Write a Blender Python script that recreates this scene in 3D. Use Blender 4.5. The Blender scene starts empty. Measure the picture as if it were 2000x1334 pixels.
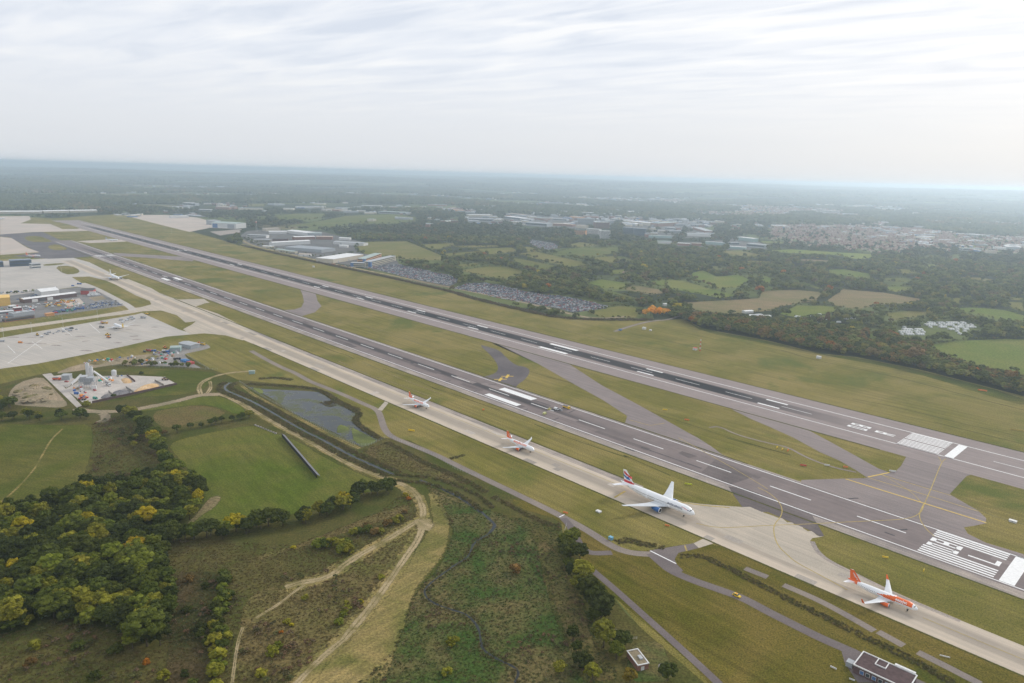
import bpy, bmesh, math, random
import numpy as np
from mathutils import Vector, Matrix
S = bpy.context.scene
COL = S.collection
rnd = random.Random(7)
RNG = np.random.default_rng(11)
# ---------------------------------------------------------------- camera (a helicopter 228 m above the field)
FPX, PITCH, ROLL, HGT, TH = 1388.17, 0.230489, 0.027349, 227.76, 0.805914
cp_, sp_, cr_, sr_ = math.cos(PITCH), math.sin(PITCH), math.cos(ROLL), math.sin(ROLL)
VR = Vector((cr_, sr_ * sp_, sr_ * cp_)); VU = Vector((-sr_, cr_ * sp_, cr_ * cp_)); VF = Vector((0, cp_, -sp_))
cam = bpy.data.cameras.new('camera'); cam.sensor_width = 36; cam.lens = 36 * FPX / 2000
cam.clip_start = 1; cam.clip_end = 120000
co = bpy.data.objects.new('camera', cam); COL.objects.link(co)
co.matrix_world = Matrix(((VR.x, VU.x, -VF.x, 0), (VR.y, VU.y, -VF.y, 0), (VR.z, VU.z, -VF.z, HGT), (0, 0, 0, 1)))
S.camera = co
# ---------------------------------------------------------------- sky, sun, exposure
SUN_AZ, SUN_EL = math.radians(47), math.radians(28)      # azimuth to the right of the view direction
SUND = Vector((math.sin(SUN_AZ) * math.cos(SUN_EL), math.cos(SUN_AZ) * math.cos(SUN_EL), math.sin(SUN_EL)))
S.view_settings.view_transform = 'Standard'; S.view_settings.look = 'None'
S.view_settings.exposure = 0.55; S.view_settings.gamma = 1; S.view_settings.use_curve_mapping = False
S.cycles.use_denoising = True
S.cycles.max_bounces = 6; S.cycles.diffuse_bounces = 3; S.cycles.volume_bounces = 3; S.cycles.glossy_bounces = 2
S.cycles.sample_clamp_indirect = 4
W = bpy.data.worlds.new('World'); S.world = W; W.use_nodes = True
def world():
    nt = W.node_tree; N = nt.nodes; L = nt.links; N.clear()
    out = N.new('ShaderNodeOutputWorld'); bg = N.new('ShaderNodeBackground')
    sky = N.new('ShaderNodeTexSky'); sky.sky_type = 'NISHITA'; sky.sun_disc = False
    sky.sun_elevation = SUN_EL; sky.sun_rotation = SUN_AZ; sky.air_density = 1.0; sky.dust_density = 2.5
    sc = N.new('ShaderNodeVectorMath'); sc.operation = 'SCALE'; sc.inputs['Scale'].default_value = 0.09
    L.new(sky.outputs[0], sc.inputs[0])
    tc = N.new('ShaderNodeTexCoord'); sep = N.new('ShaderNodeSeparateXYZ'); L.new(tc.outputs['Generated'], sep.inputs[0])
    def m(op, a, b=None, c=None):
        n = N.new('ShaderNodeMath'); n.operation = op
        for i, v in enumerate((a, b, c)):
            if v is None: continue
            if isinstance(v, (int, float)): n.inputs[i].default_value = v
            else: L.new(v, n.inputs[i])
        return n.outputs[0]
    z = m('MAXIMUM', sep.outputs[2], 0.0)
    zz = m('ADD', z, 0.035)
    cx, cy = m('DIVIDE', sep.outputs[0], zz), m('DIVIDE', sep.outputs[1], zz)
    cmb = N.new('ShaderNodeCombineXYZ'); L.new(cx, cmb.inputs[0]); L.new(cy, cmb.inputs[1])
    def noise(scale, rot, sx, sy, det, rough, dist=0.0):
        mr = N.new('ShaderNodeMapping'); mr.inputs['Rotation'].default_value = (0, 0, rot); L.new(cmb.outputs[0], mr.inputs[0])
        mp = N.new('ShaderNodeMapping'); mp.inputs['Scale'].default_value = (sx, sy, 1); L.new(mr.outputs[0], mp.inputs[0])
        n = N.new('ShaderNodeTexNoise'); n.inputs['Scale'].default_value = scale; n.inputs['Detail'].default_value = det
        n.inputs['Roughness'].default_value = rough; n.inputs['Distortion'].default_value = dist
        L.new(mp.outputs[0], n.inputs['Vector']); return n.outputs[0]
    rows = noise(1.9, 0.62, 0.55, 1.55, 5, 0.52, 0.5)   # rows of altocumulus
    big = noise(0.33, 0.3, 1, 1.4, 3, 0.5, 0.4)
    amp = N.new('ShaderNodeMapRange'); amp.inputs[1].default_value = 0.05; amp.inputs[2].default_value = 0.30; L.new(z, amp.inputs[0])
    d1 = m('MULTIPLY', m('SUBTRACT', rows, 0.5), m('MULTIPLY', amp.outputs[0], m('MULTIPLY_ADD', big, 2.4, -0.30)))
    cov = m('ADD', m('MULTIPLY', d1, 5.8), m('MULTIPLY_ADD', big, 0.5, 0.24))
    cl = N.new('ShaderNodeClamp'); L.new(cov, cl.inputs[0])
    ramp = N.new('ShaderNodeValToRGB'); L.new(cl.outputs[0], ramp.inputs[0])
    e = ramp.color_ramp.elements
    e[0].position = 0.05; e[0].color = (0.60, 0.645, 0.725, 1); e[1].position = 0.88; e[1].color = (0.80, 0.808, 0.825, 1)
    x = e.new(0.45); x.color = (0.70, 0.73, 0.785, 1)
    # a duller, warmer deck towards the horizon, brighter round the hidden sun
    lo = N.new('ShaderNodeMix'); lo.data_type = 'RGBA'
    hz = N.new('ShaderNodeMapRange'); hz.inputs[1].default_value = 0.0; hz.inputs[2].default_value = 0.16; hz.inputs[3].default_value = 0.9; hz.inputs[4].default_value = 0.0; hz.interpolation_type = 'SMOOTHSTEP'
    L.new(z, hz.inputs[0]); L.new(hz.outputs[0], lo.inputs[0]); L.new(ramp.outputs[0], lo.inputs[6]); lo.inputs[7].default_value = (0.63, 0.65, 0.68, 1)
    dp = N.new('ShaderNodeVectorMath'); dp.operation = 'DOT_PRODUCT'; L.new(tc.outputs['Generated'], dp.inputs[0]); dp.inputs[1].default_value = SUND
    gl = m('POWER', m('MAXIMUM', dp.outputs['Value'], 0.0), 7.0)
    gc = N.new('ShaderNodeVectorMath'); gc.operation = 'SCALE'; gc.inputs[0].default_value = (0.085, 0.068, 0.04); L.new(gl, gc.inputs['Scale'])
    ad = N.new('ShaderNodeVectorMath'); ad.operation = 'ADD'; L.new(lo.outputs[2], ad.inputs[0]); L.new(gc.outputs[0], ad.inputs[1])
    fin = N.new('ShaderNodeMix'); fin.data_type = 'RGBA'; fin.inputs[0].default_value = 0.06
    L.new(ad.outputs[0], fin.inputs[6]); L.new(sc.outputs[0], fin.inputs[7])
    L.new(fin.outputs[2], bg.inputs[0]); bg.inputs[1].default_value = 0.84; L.new(bg.outputs[0], out.inputs[0])
world()
sl = bpy.data.lights.new('sun', 'SUN'); sl.energy = 1.5; sl.angle = math.radians(10); sl.color = (1.0, 0.95, 0.88)
so = bpy.data.objects.new('sun', sl); COL.objects.link(so); so.rotation_euler = SUND.to_track_quat('Z', 'Y').to_euler()

# ---------------------------------------------------------------- survey helpers: bearings measured on the photograph -> metres on the ground
CR = dict(A=(0, 300), B=(400, 300), C=(800, 300), D=(1200, 300), E=(1500, 300), F=(0, 550), G=(400, 600), H=(800, 600), I=(1200, 500), J=(1500, 500), K=(1500, 750),
          L=(1500, 1000), M=(1000, 850), N=(1000, 1000), O=(500, 1000), Q=(0, 1000), R=(0, 750), S=(450, 720))
def gp(c, x, y):
    u, v = CR[c][0] + x / 4.0, CR[c][1] + y / 4.0
    d = VR * ((u - 1000) / FPX) + VU * (-(v - 667) / FPX) + VF
    t = HGT / max(-d.z, 0.004)
    return (d.x * t, d.y * t)
def gpl(c, pts): return [gp(c, *p) for p in pts]
def gm(s):
    """mixed-crop list 'H 1 2 3 4 M 5 6' -> ground points"""
    o = []; c = None; st = []
    for t in s.split():
        if t.isalpha(): c = t
        else:
            st.append(float(t))
            if len(st) == 2: o.append(gp(c, *st)); st = []
    return o
def to_px(x, y, z=0):
    dx = np.asarray(x, float); dy = np.asarray(y, float); dz = np.asarray(z, float) - HGT
    f = dx * VF.x + dy * VF.y + dz * VF.z
    f = np.where(f < 1, 1, f)
    return 1000 + FPX * (dx * VR.x + dy * VR.y + dz * VR.z) / f, 667 - FPX * (dx * VU.x + dy * VU.y + dz * VU.z) / f
CT, ST = math.cos(TH), math.sin(TH)
def AN(a, n): return (a * CT + n * ST, -a * ST + n * CT)      # metres along / across the runways
def chaikin(p, k=2, closed=True):
    for _ in range(k):
        q = []; n = len(p)
        for i in range(n if closed else n - 1):
            a, b = p[i], p[(i + 1) % n]
            q += [(a[0] * .75 + b[0] * .25, a[1] * .75 + b[1] * .25), (a[0] * .25 + b[0] * .75, a[1] * .25 + b[1] * .75)]
        p = q if closed else [p[0]] + q + [p[-1]]
    return p
def pip(px, py, poly):
    r = np.zeros(px.shape, bool); n = len(poly)
    for i in range(n):
        x1, y1 = poly[i]; x2, y2 = poly[(i + 1) % n]
        if y1 == y2: continue
        c = ((y1 > py) != (y2 > py)) & (px < (x2 - x1) * (py - y1) / (y2 - y1) + x1)
        r ^= c
    return r
def sample(poly, dens):
    xs = [p[0] for p in poly]; ys = [p[1] for p in poly]
    x0, x1, y0, y1 = min(xs), max(xs), min(ys), max(ys)
    n = int((x1 - x0) * (y1 - y0) * dens)
    x = RNG.uniform(x0, x1, n); y = RNG.uniform(y0, y1, n); k = pip(x, y, poly)
    return x[k], y[k]
# ---------------------------------------------------------------- object helpers
def link(o, parent=None):
    COL.objects.link(o)
    if parent: o.parent = parent
    return o
def tag(o, label=None, cat=None, group=None, kind=None):
    if label: o['label'] = label
    if cat: o['category'] = cat
    if group: o['group'] = group
    if kind: o['kind'] = kind
    return o
def empty(name, loc=(0, 0, 0), rz=0):
    o = bpy.data.objects.new(name, None); o.location = loc; o.rotation_euler = (0, 0, rz); o.empty_display_size = 1
    return link(o)
def me(name, v, f, mats=None, mi=None, smooth=False):
    m = bpy.data.meshes.new(name); m.from_pydata([tuple(p) for p in v], [], [tuple(q) for q in f])
    for x in (mats if isinstance(mats, (list, tuple)) else [mats]):
        if x: m.materials.append(x)
    if mi is not None: m.polygons.foreach_set('material_index', mi)
    if smooth: m.polygons.foreach_set('use_smooth', [True] * len(m.polygons))
    m.update(); return m
def ob(name, m, parent=None): return link(bpy.data.objects.new(name, m), parent)
def copy_tree(o, parent=None):
    c = o.copy(); link(c, parent)
    for ch in o.children:
        if ch is not c: copy_tree(ch, c)
    return c
class B:
    """collects shapes into one mesh"""
    def __init__(s): s.v = []; s.f = []; s.m = []
    def add(s, v, f, mi=0):
        k = len(s.v); s.v += [tuple(p) for p in v]; s.f += [tuple(i + k for i in q) for q in f]; s.m += [mi] * len(f); return s
    def box(s, x0, x1, y0, y1, z0, z1, mi=0, tx=1, ty=1):
        cx, cy = (x0 + x1) / 2, (y0 + y1) / 2
        v = [(x0, y0, z0), (x1, y0, z0), (x1, y1, z0), (x0, y1, z0)] + [(cx + (x - cx) * tx, cy + (y - cy) * ty, z1) for x, y in ((x0, y0), (x1, y0), (x1, y1), (x0, y1))]
        return s.add(v, [(3, 2, 1, 0), (4, 5, 6, 7), (0, 1, 5, 4), (1, 2, 6, 5), (2, 3, 7, 6), (3, 0, 4, 7)], mi)
    def cyl(s, p, q, r0, r1=None, n=10, mi=0):
        r1 = r0 if r1 is None else r1; p, q = Vector(p), Vector(q); d = (q - p).normalized()
        u = d.orthogonal().normalized(); w = d.cross(u)
        v = [p + (u * math.cos(a) + w * math.sin(a)) * r0 for a in [2 * math.pi * i / n for i in range(n)]] + [q + (u * math.cos(a) + w * math.sin(a)) * r1 for a in [2 * math.pi * i / n for i in range(n)]]
        f = [(i, (i + 1) % n, n + (i + 1) % n, n + i) for i in range(n)] + [tuple(range(n - 1, -1, -1)), tuple(range(n, 2 * n))]
        return s.add(v, f, mi)
    def loft(s, rings, mi=0, cap=True):
        n = len(rings[0]); k = len(s.v)
        for r in rings: s.v += [tuple(p) for p in r]
        for j in range(len(rings) - 1):
            for i in range(n):
                s.f.append((k + j * n + i, k + j * n + (i + 1) % n, k + (j + 1) * n + (i + 1) % n, k + (j + 1) * n + i)); s.m.append(mi(j, i) if callable(mi) else mi)
        if cap:
            c = mi if not callable(mi) else 0
            s.f += [tuple(k + i for i in range(n - 1, -1, -1)), tuple(k + (len(rings) - 1) * n + i for i in range(n))]; s.m += [c, c]
        return s
    def out(s, name, mats, parent=None, smooth=False): return ob(name, me(name, s.v, s.f, mats, s.m, smooth), parent)
def ico(sub):
    bm = bmesh.new(); bmesh.ops.create_icosphere(bm, subdivisions=sub, radius=1); v = np.array([q.co[:] for q in bm.verts]); f = np.array([[x.index for x in q.verts] for q in bm.faces]); bm.free(); return v, f
ICO = {1: ico(1), 2: ico(2)}
def poisson(poly, n, dmin):
    x, y = sample(poly, 1.0 / (dmin * dmin) * 6); pts = []
    for a, b in zip(x, y):
        if all((a - p) ** 2 + (b - q) ** 2 > dmin * dmin for p, q in pts): pts.append((a, b))
        if len(pts) >= n: break
    return pts
# ---------------------------------------------------------------- materials
MATS = {}
def nodes(name):
    m = bpy.data.materials.new(name); m.use_nodes = True; nt = m.node_tree
    b = nt.nodes['Principled BSDF']; MATS[name] = m
    return m, nt, b
def setspec(b, rough, spec=0.3, metal=0):
    b.inputs['Roughness'].default_value = rough; b.inputs['Specular IOR Level'].default_value = spec; b.inputs['Metallic'].default_value = metal
def c4(c): return (c[0], c[1], c[2], 1)
def mixc(nt, fac, a, b, mode='MIX'):
    n = nt.nodes.new('ShaderNodeMix'); n.data_type = 'RGBA'; n.blend_type = mode
    for i, v in ((0, fac), (6, a), (7, b)):
        if isinstance(v, (int, float)): n.inputs[i].default_value = v
        elif isinstance(v, (tuple, list)): n.inputs[i].default_value = c4(v)
        else: nt.links.new(v, n.inputs[i])
    return n.outputs[2]
def mth(nt, op, a, b=None, c=None):
    n = nt.nodes.new('ShaderNodeMath'); n.operation = op
    for i, v in enumerate((a, b, c)):
        if v is None: continue
        if isinstance(v, (int, float)): n.inputs[i].default_value = v
        else: nt.links.new(v, n.inputs[i])
    return n.outputs[0]
def rng(nt, v, a, b, c=0.0, d=1.0):
    n = nt.nodes.new('ShaderNodeMapRange'); nt.links.new(v, n.inputs[0])
    for i, x in enumerate((a, b, c, d)): n.inputs[i + 1].default_value = x
    return n.outputs[0]
def pos(nt):
    g = nt.nodes.new('ShaderNodeNewGeometry'); return g.outputs['Position']
def nz(nt, vec, scale, det=4, rough=0.6, dist=0.0, stretch=None):
    if stretch:
        for r, sx, sy in ((stretch[0], 1, 1), (0, stretch[1], stretch[2])):
            mp = nt.nodes.new('ShaderNodeMapping'); mp.inputs['Rotation'].default_value = (0, 0, r); mp.inputs['Scale'].default_value = (sx, sy, 1)
            nt.links.new(vec, mp.inputs[0]); vec = mp.outputs[0]
    n = nt.nodes.new('ShaderNodeTexNoise'); n.inputs['Scale'].default_value = scale; n.inputs['Detail'].default_value = det
    n.inputs['Roughness'].default_value = rough; n.inputs['Distortion'].default_value = dist; nt.links.new(vec, n.inputs['Vector'])
    return n.outputs[0]
def ground_mat(name, c1, c2, c3, big=0.012, *a, **k):
    fm = _ground_mat(name + '_frayed', c1, c2, c3, big, *a, frayed=True, **k); m = _ground_mat(name, c1, c2, c3, big, *a, **k); FRAY[m.name] = fm; return m
FRAY = {}
def _ground_mat(name, c1, c2, c3, big=0.012, mid=0.09, fine=0.9, stripe=None, samt=0.5, rough=0.95, famt=0.4, bl=(0.42, 0.62), ml=(0.35, 0.68), spots=None, frayed=False):
    """soil / grass / concrete: three scales of real colour variation, optional mowing or tyre streaks along a direction"""
    m, nt, b = nodes(name); p = pos(nt)
    c = mixc(nt, rng(nt, nz(nt, p, mid, 7, 0.68), *ml), c1, c2)
    c = mixc(nt, rng(nt, nz(nt, p, big, 5, 0.6, 0.6), *bl), c, c3)
    if stripe is not None:
        s = nz(nt, p, 1.0, 4, 0.62, 0, (stripe[0], stripe[1], stripe[2]))
        c = mixc(nt, samt, c, mixc(nt, 1.0, c, mixc(nt, rng(nt, s, .32, .68), (.45, .47, .5), (1.6, 1.52, 1.45)), 'MULTIPLY'))
    if spots:
        c = mixc(nt, rng(nt, nz(nt, p, spots[0], 6, 0.6, .5), spots[1], spots[1] + .09), c, spots[2])
    f = nz(nt, p, fine, 3, 0.75)
    c = mixc(nt, 1.0, c, mixc(nt, rng(nt, f, .36, .64), (1 - famt,) * 3, (1 + famt,) * 3), 'MULTIPLY')
    nt.links.new(c, b.inputs['Base Color']); setspec(b, rough, 0.0 if c1[2] < c1[1] * .75 else .04)
    if frayed:   # the outer rim of the patch breaks up into the ground below it
        at = nt.nodes.new('ShaderNodeAttribute'); at.attribute_name = 'rim'; n = nz(nt, p, .35, 5, .75)
        nt.links.new(rng(nt, mth(nt, 'ADD', at.outputs['Fac'], mth(nt, 'MULTIPLY_ADD', n, 1.5, -.75)), .38, .62), b.inputs['Alpha'])
    return m
def plain(name, c, rough=0.6, spec=0.3, var=0.12, scale=0.8, metal=0):
    m, nt, b = nodes(name)
    if var:
        f = nz(nt, pos(nt), scale, 3, 0.65)
        cc = mixc(nt, rng(nt, f, .3, .7), tuple(x * (1 - var) for x in c), tuple(min(1, x * (1 + var)) for x in c)); nt.links.new(cc, b.inputs['Base Color'])
    else: b.inputs['Base Color'].default_value = c4(c)
    setspec(b, rough, spec, metal); return m
def colour_mat(name, rough=0.4, spec=0.4, var=0.1):
    """takes each object's own colour"""
    m, nt, b = nodes(name); oi = nt.nodes.new('ShaderNodeObjectInfo')
    f = nz(nt, pos(nt), .6, 3, 0.6)
    nt.links.new(mixc(nt, 1.0, oi.outputs['Color'], mixc(nt, f, (1 - var,) * 3, (1 + var,) * 3), 'MULTIPLY'), b.inputs['Base Color']); setspec(b, rough, spec); return m
SR = TH      # rotating ground by +TH puts the runway direction on x
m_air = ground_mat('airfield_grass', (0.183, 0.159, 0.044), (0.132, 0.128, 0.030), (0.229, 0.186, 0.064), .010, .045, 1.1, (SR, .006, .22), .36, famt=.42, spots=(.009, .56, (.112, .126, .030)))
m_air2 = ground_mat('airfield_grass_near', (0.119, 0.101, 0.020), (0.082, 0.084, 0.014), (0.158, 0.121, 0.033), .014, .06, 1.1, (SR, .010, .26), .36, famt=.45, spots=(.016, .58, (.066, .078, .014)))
m_field = ground_mat('pasture', (0.095, 0.123, 0.020), (0.073, 0.101, 0.015), (0.136, 0.130, 0.033), .011, .12, .8, (.9, .03, .2), .3)
m_field2 = ground_mat('pasture_dark', (0.086, 0.101, 0.020), (0.068, 0.085, 0.015), (0.127, 0.116, 0.033), .013, .12, .8, (.2, .03, .2), .3)
m_fieldb = ground_mat('pasture_bright', (.17, .21, .045), (.14, .19, .038), (.21, .22, .06), .006, .06, .5)
m_fieldo = ground_mat('pasture_olive', (.165, .158, .044), (.132, .138, .036), (.195, .168, .062), .008, .06, .5)
m_ff = ground_mat('far_pasture', (.135, .172, .036), (.110, .148, .030), (.175, .178, .050), .008, .06, .4); m_fp = ground_mat('far_pasture_dull', (.115, .138, .036), (.094, .118, .030), (.15, .145, .048), .008, .06, .4)
m_brown = ground_mat('stubble_field', (.25, .185, .105), (.20, .16, .085), (.17, .155, .07), .01, .05, .5, (.3, .02, .3), .3)
m_scrub = ground_mat('scrub_ground', (0.118, 0.100, 0.034), (0.079, 0.073, 0.023), (0.067, 0.078, 0.018), .025, .11, .7)
m_dead = ground_mat('dead_bracken', (0.168, 0.127, 0.053), (0.109, 0.083, 0.033), (0.118, 0.111, 0.034), .03, .12, .7, famt=.5)
m_marsh = ground_mat('marsh', (0.044, 0.085, 0.018), (0.069, 0.090, 0.024), (0.138, 0.112, 0.046), .028, .1, .7, famt=.5)
m_mown = ground_mat('mown_strip', (0.305, 0.232, 0.096), (0.220, 0.177, 0.067), (0.140, 0.134, 0.041), .03, .10, .8, (-.85, .03, .3), .45)
m_wood = ground_mat('woodland_floor', (.035, .045, .020), (.050, .052, .026), (.06, .055, .03), .03, .2, .8)
m_hollow = ground_mat('hollow_ground', (.042, .050, .016), (.060, .056, .020), (.085, .062, .030), .03, .12, .7, famt=.5)
m_soil = ground_mat('bare_soil', (.36, .28, .19), (.28, .22, .15), (.24, .205, .135), .03, .12, .6, famt=.25)
m_track = ground_mat('dirt_track', (.42, .33, .20), (.33, .26, .145), (.20, .165, .07), .06, .35, 1.0, famt=.25)
m_conc = ground_mat('concrete', (.50, .43, .345), (.455, .395, .32), (.41, .36, .295), .012, .1, 1.2, (SR, .01, .35), .22, .85, famt=.1)
m_conc2 = ground_mat('apron_concrete', (.50, .455, .405), (.465, .425, .38), (.42, .39, .352), .012, .05, .9, (.55, .012, .3), .18, .85, famt=.08)
m_concp = ground_mat('pink_concrete', (.54, .445, .375), (.50, .42, .355), (.45, .39, .335), .01, .06, .6, famt=.08)
m_shld = ground_mat('shoulder_asphalt', (.40, .345, .295), (.34, .29, .255), (.27, .235, .215), .03, .2, 1.2, (SR, .02, .5), .4, .9, famt=.2)
m_tarm = ground_mat('tarmac', (.240, .202, .192), (.215, .182, .175), (.265, .223, .21), .012, .08, 1.1, (SR, .01, .3), .25, .85, famt=.12)
m_tarmd = ground_mat('dark_tarmac', (.105, .092, .096), (.125, .108, .11), (.15, .13, .128), .02, .12, 1.0, None, 0, .85, famt=.15)
m_patch = ground_mat('patch_tarmac', (.140, .118, .115), (.115, .098, .097), (.168, .142, .137), .02, .12, 1.0, (SR, .01, .3), .3, .85, famt=.15)
m_path = ground_mat('perimeter_path', (.235, .198, .175), (.20, .17, .158), (.27, .225, .19), .03, .15, 1.0, None, 0, .9, famt=.15)
m_pathp = ground_mat('purple_path', (.165, .138, .135), (.145, .122, .12), (.19, .16, .152), .03, .15, 1.0, None, 0, .9, famt=.15)
m_gravel = ground_mat('gravel_yard', (.36, .33, .30), (.27, .25, .235), (.22, .205, .19), .03, .2, .9, famt=.3)
m_yard = ground_mat('yard_asphalt', (.20, .19, .185), (.26, .245, .235), (.15, .145, .14), .03, .2, .9, famt=.3)
m_plant = ground_mat('plant_concrete', (.56, .50, .45), (.50, .45, .40), (.43, .39, .35), .04, .2, .9, famt=.12)
m_sand = ground_mat('sand', (.62, .40, .20), (.52, .33, .16), (.66, .48, .30), .1, .4, 1.2, famt=.15)
m_agg = ground_mat('grey_aggregate', (.20, .19, .19), (.27, .25, .25), (.15, .145, .15), .1, .4, 1.2, famt=.25)
m_white = plain('white_road_paint', (.80, .79, .77), .7, .2, .10, .5)
m_yell = plain('yellow_road_paint', (.62, .42, .06), .7, .2, .15, .5)
m_yelld = plain('worn_yellow_paint', (.42, .31, .09), .8, .2, .25, .3)
def runway_mat(name, nc, c1, c2, half, amt, a0, a1, dark=(.034, .035, .04)):
    m, nt, b = nodes(name); p = pos(nt)
    base = mixc(nt, rng(nt, nz(nt, p, .06, 6, .65), .35, .65), c1, c2)
    base = mixc(nt, rng(nt, nz(nt, p, 1.0, 4, .6, 0, (SR, .008, .35)), .3, .7), base, mixc(nt, 1.0, base, (1.22, 1.2, 1.2), 'MULTIPLY'))
    sx = nt.nodes.new('ShaderNodeVectorMath'); sx.operation = 'DOT_PRODUCT'; nt.links.new(p, sx.inputs[0]); sx.inputs[1].default_value = (ST, CT, 0)
    sa = nt.nodes.new('ShaderNodeVectorMath'); sa.operation = 'DOT_PRODUCT'; nt.links.new(p, sa.inputs[0]); sa.inputs[1].default_value = (CT, -ST, 0)
    d = mth(nt, 'ABSOLUTE', mth(nt, 'SUBTRACT', sx.outputs['Value'], nc))
    st = nz(nt, p, 1.0, 5, .7, 0, (SR, .004, .55))
    d2 = mth(nt, 'ADD', d, mth(nt, 'MULTIPLY_ADD', st, 7.0, -3.5))
    k = rng(nt, d2, half + 2.0, half - 2.5)
    k = mth(nt, 'MULTIPLY', k, rng(nt, sa.outputs['Value'], a1, a1 - 160)); k = mth(nt, 'MULTIPLY', k, rng(nt, sa.outputs['Value'], a0, a0 + 200))
    k = mth(nt, 'MULTIPLY', k, rng(nt, nz(nt, p, 1.0, 3, .5, 0, (SR, .004, .02)), .25, .6, .8, 1.0))
    k = mth(nt, 'MULTIPLY', k, amt)
    c = mixc(nt, k, base, dark)
    f = nz(nt, p, 1.3, 3, .75); c = mixc(nt, 1.0, c, mixc(nt, f, (.86,) * 3, (1.14,) * 3), 'MULTIPLY')
    nt.links.new(c, b.inputs['Base Color']); setspec(b, .9, .04); return m
NRC, FRC = 497.0, 694.5
m_rw1 = runway_mat('near_runway_asphalt', NRC, (.208, .172, .162), (.172, .143, .137), 6.0, .8, -2300, -330)
m_rw2 = runway_mat('far_runway_asphalt', FRC, (.275, .230, .214), (.242, .203, .191), 11.5, 1.0, -3100, -215)
m_taxi = runway_mat('taxiway_concrete', 401, (.50, .425, .335), (.445, .38, .305), 6.5, .5, -2200, 400, (.20, .175, .15))
# ---------------------------------------------------------------- flat pieces
def fsheet(name, poly, mat, z, smooth=1, w=4.0):
    poly = [q for i, q in enumerate(poly) if math.hypot(q[0] - poly[i - 1][0], q[1] - poly[i - 1][1]) > 1.0]; poly = chaikin(poly, smooth) if smooth else poly; n = len(poly)
    if sum(poly[i][0] * poly[(i + 1) % n][1] - poly[(i + 1) % n][0] * poly[i][1] for i in range(n)) < 0: poly = poly[::-1]
    def off(D, dz):
        q = []
        for i in range(n):
            a, b, c = poly[i - 1], poly[i], poly[(i + 1) % n]; e1 = Vector((b[0] - a[0], b[1] - a[1])).normalized(); e2 = Vector((c[0] - b[0], c[1] - b[1])).normalized(); nn = Vector((-(e1.y + e2.y), e1.x + e2.x))
            l = nn.length; nn = nn / l if l > .2 else Vector((-e1.y, e1.x)); k = D[i] / max(.5, nn.dot(Vector((-e1.y, e1.x)))); q.append((b[0] + nn.x * k, b[1] + nn.y * k, z + dz))
        return q
    D = [w * .5] * n
    for _ in range(12):
        q = off(D, .003); bad = [i for i in range(n) if (q[(i + 1) % n][0] - q[i][0]) * (poly[(i + 1) % n][0] - poly[i][0]) + (q[(i + 1) % n][1] - q[i][1]) * (poly[(i + 1) % n][1] - poly[i][1]) <= 0]
        if not bad: break
        for i in bad:
            for j in (i - 1, i, (i + 1) % n, (i + 2) % n): D[j] *= .55
    v = [(x, y, z) for x, y in poly] + off(D, .003); f = [(i, (i + 1) % n, n + (i + 1) % n, n + i) for i in range(n)] + [tuple(range(n, 2 * n))]
    m = me(name, v, f, FRAY[mat.name]); at = m.attributes.new('rim', 'FLOAT', 'POINT'); at.data.foreach_set('value', np.array([0.0] * n + [1.0] * n, np.float32)); return tag(ob(name, m), kind='structure')
def sheet(name, poly, mat, z, smooth=0, structure=True, parent=None):
    if smooth: poly = chaikin(poly, smooth)
    o = ob(name, me(name, [(x, y, z) for x, y in poly], [tuple(range(len(poly)))], mat), parent)
    if o.data.polygons[0].normal.z < 0: o.data.flip_normals()
    if structure and not parent: o['kind'] = 'structure'
    return o
def ribbon_v(pts, w, z, k=2, jit=0):
    p = chaikin(pts, k, False); v = []; f = []
    for i, q in enumerate(p):
        a = p[max(0, i - 1)]; b = p[min(len(p) - 1, i + 1)]
        dx, dy = b[0] - a[0], b[1] - a[1]; l = math.hypot(dx, dy) or 1; ww = w * (1 + (rnd.random() - .5) * jit)
        v += [(q[0] - dy / l * ww / 2, q[1] + dx / l * ww / 2, z), (q[0] + dy / l * ww / 2, q[1] - dx / l * ww / 2, z)]
    for i in range(len(p) - 1): f.append((2 * i, 2 * i + 1, 2 * i + 3, 2 * i + 2))
    return v, f
def ribbon(name, pts, w, mat, z, k=2, jit=0, structure=True):
    v, f = ribbon_v(pts, w, z, k, jit); o = ob(name, me(name, v, f, mat))
    if structure: o['kind'] = 'structure'
    return o
def fribbon(name, pts, w, mat, z, k=2, jit=.2, ruts=0):
    """worn track: frayed edges, grass left down the middle"""
    p = chaikin(pts, k, False); v = []; f = []; A = []; prof = ((-.75, 0), (-.3, 1), (0, .45 if ruts else 1), (.3, 1), (.75, 0)); n = len(prof)
    for i, q in enumerate(p):
        a = p[max(0, i - 1)]; b = p[min(len(p) - 1, i + 1)]; dx, dy = b[0] - a[0], b[1] - a[1]; l = math.hypot(dx, dy) or 1; ww = w * (1 + (rnd.random() - .5) * jit)
        for s, r in prof: v.append((q[0] - dy / l * ww * s, q[1] + dx / l * ww * s, z)); A.append(r)
    for i in range(len(p) - 1): f += [(i * n + j, (i + 1) * n + j, (i + 1) * n + j + 1, i * n + j + 1)[::-1] for j in range(n - 1)]
    m = me(name, v, f, FRAY[mat.name]); at = m.attributes.new('rim', 'FLOAT', 'POINT'); at.data.foreach_set('value', np.array(A, np.float32)); return tag(ob(name, m), kind='structure')
def anrect(a0, a1, n0, n1, z): return [(*AN(a0, n0), z), (*AN(a1, n0), z), (*AN(a1, n1), z), (*AN(a0, n1), z)]
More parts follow.
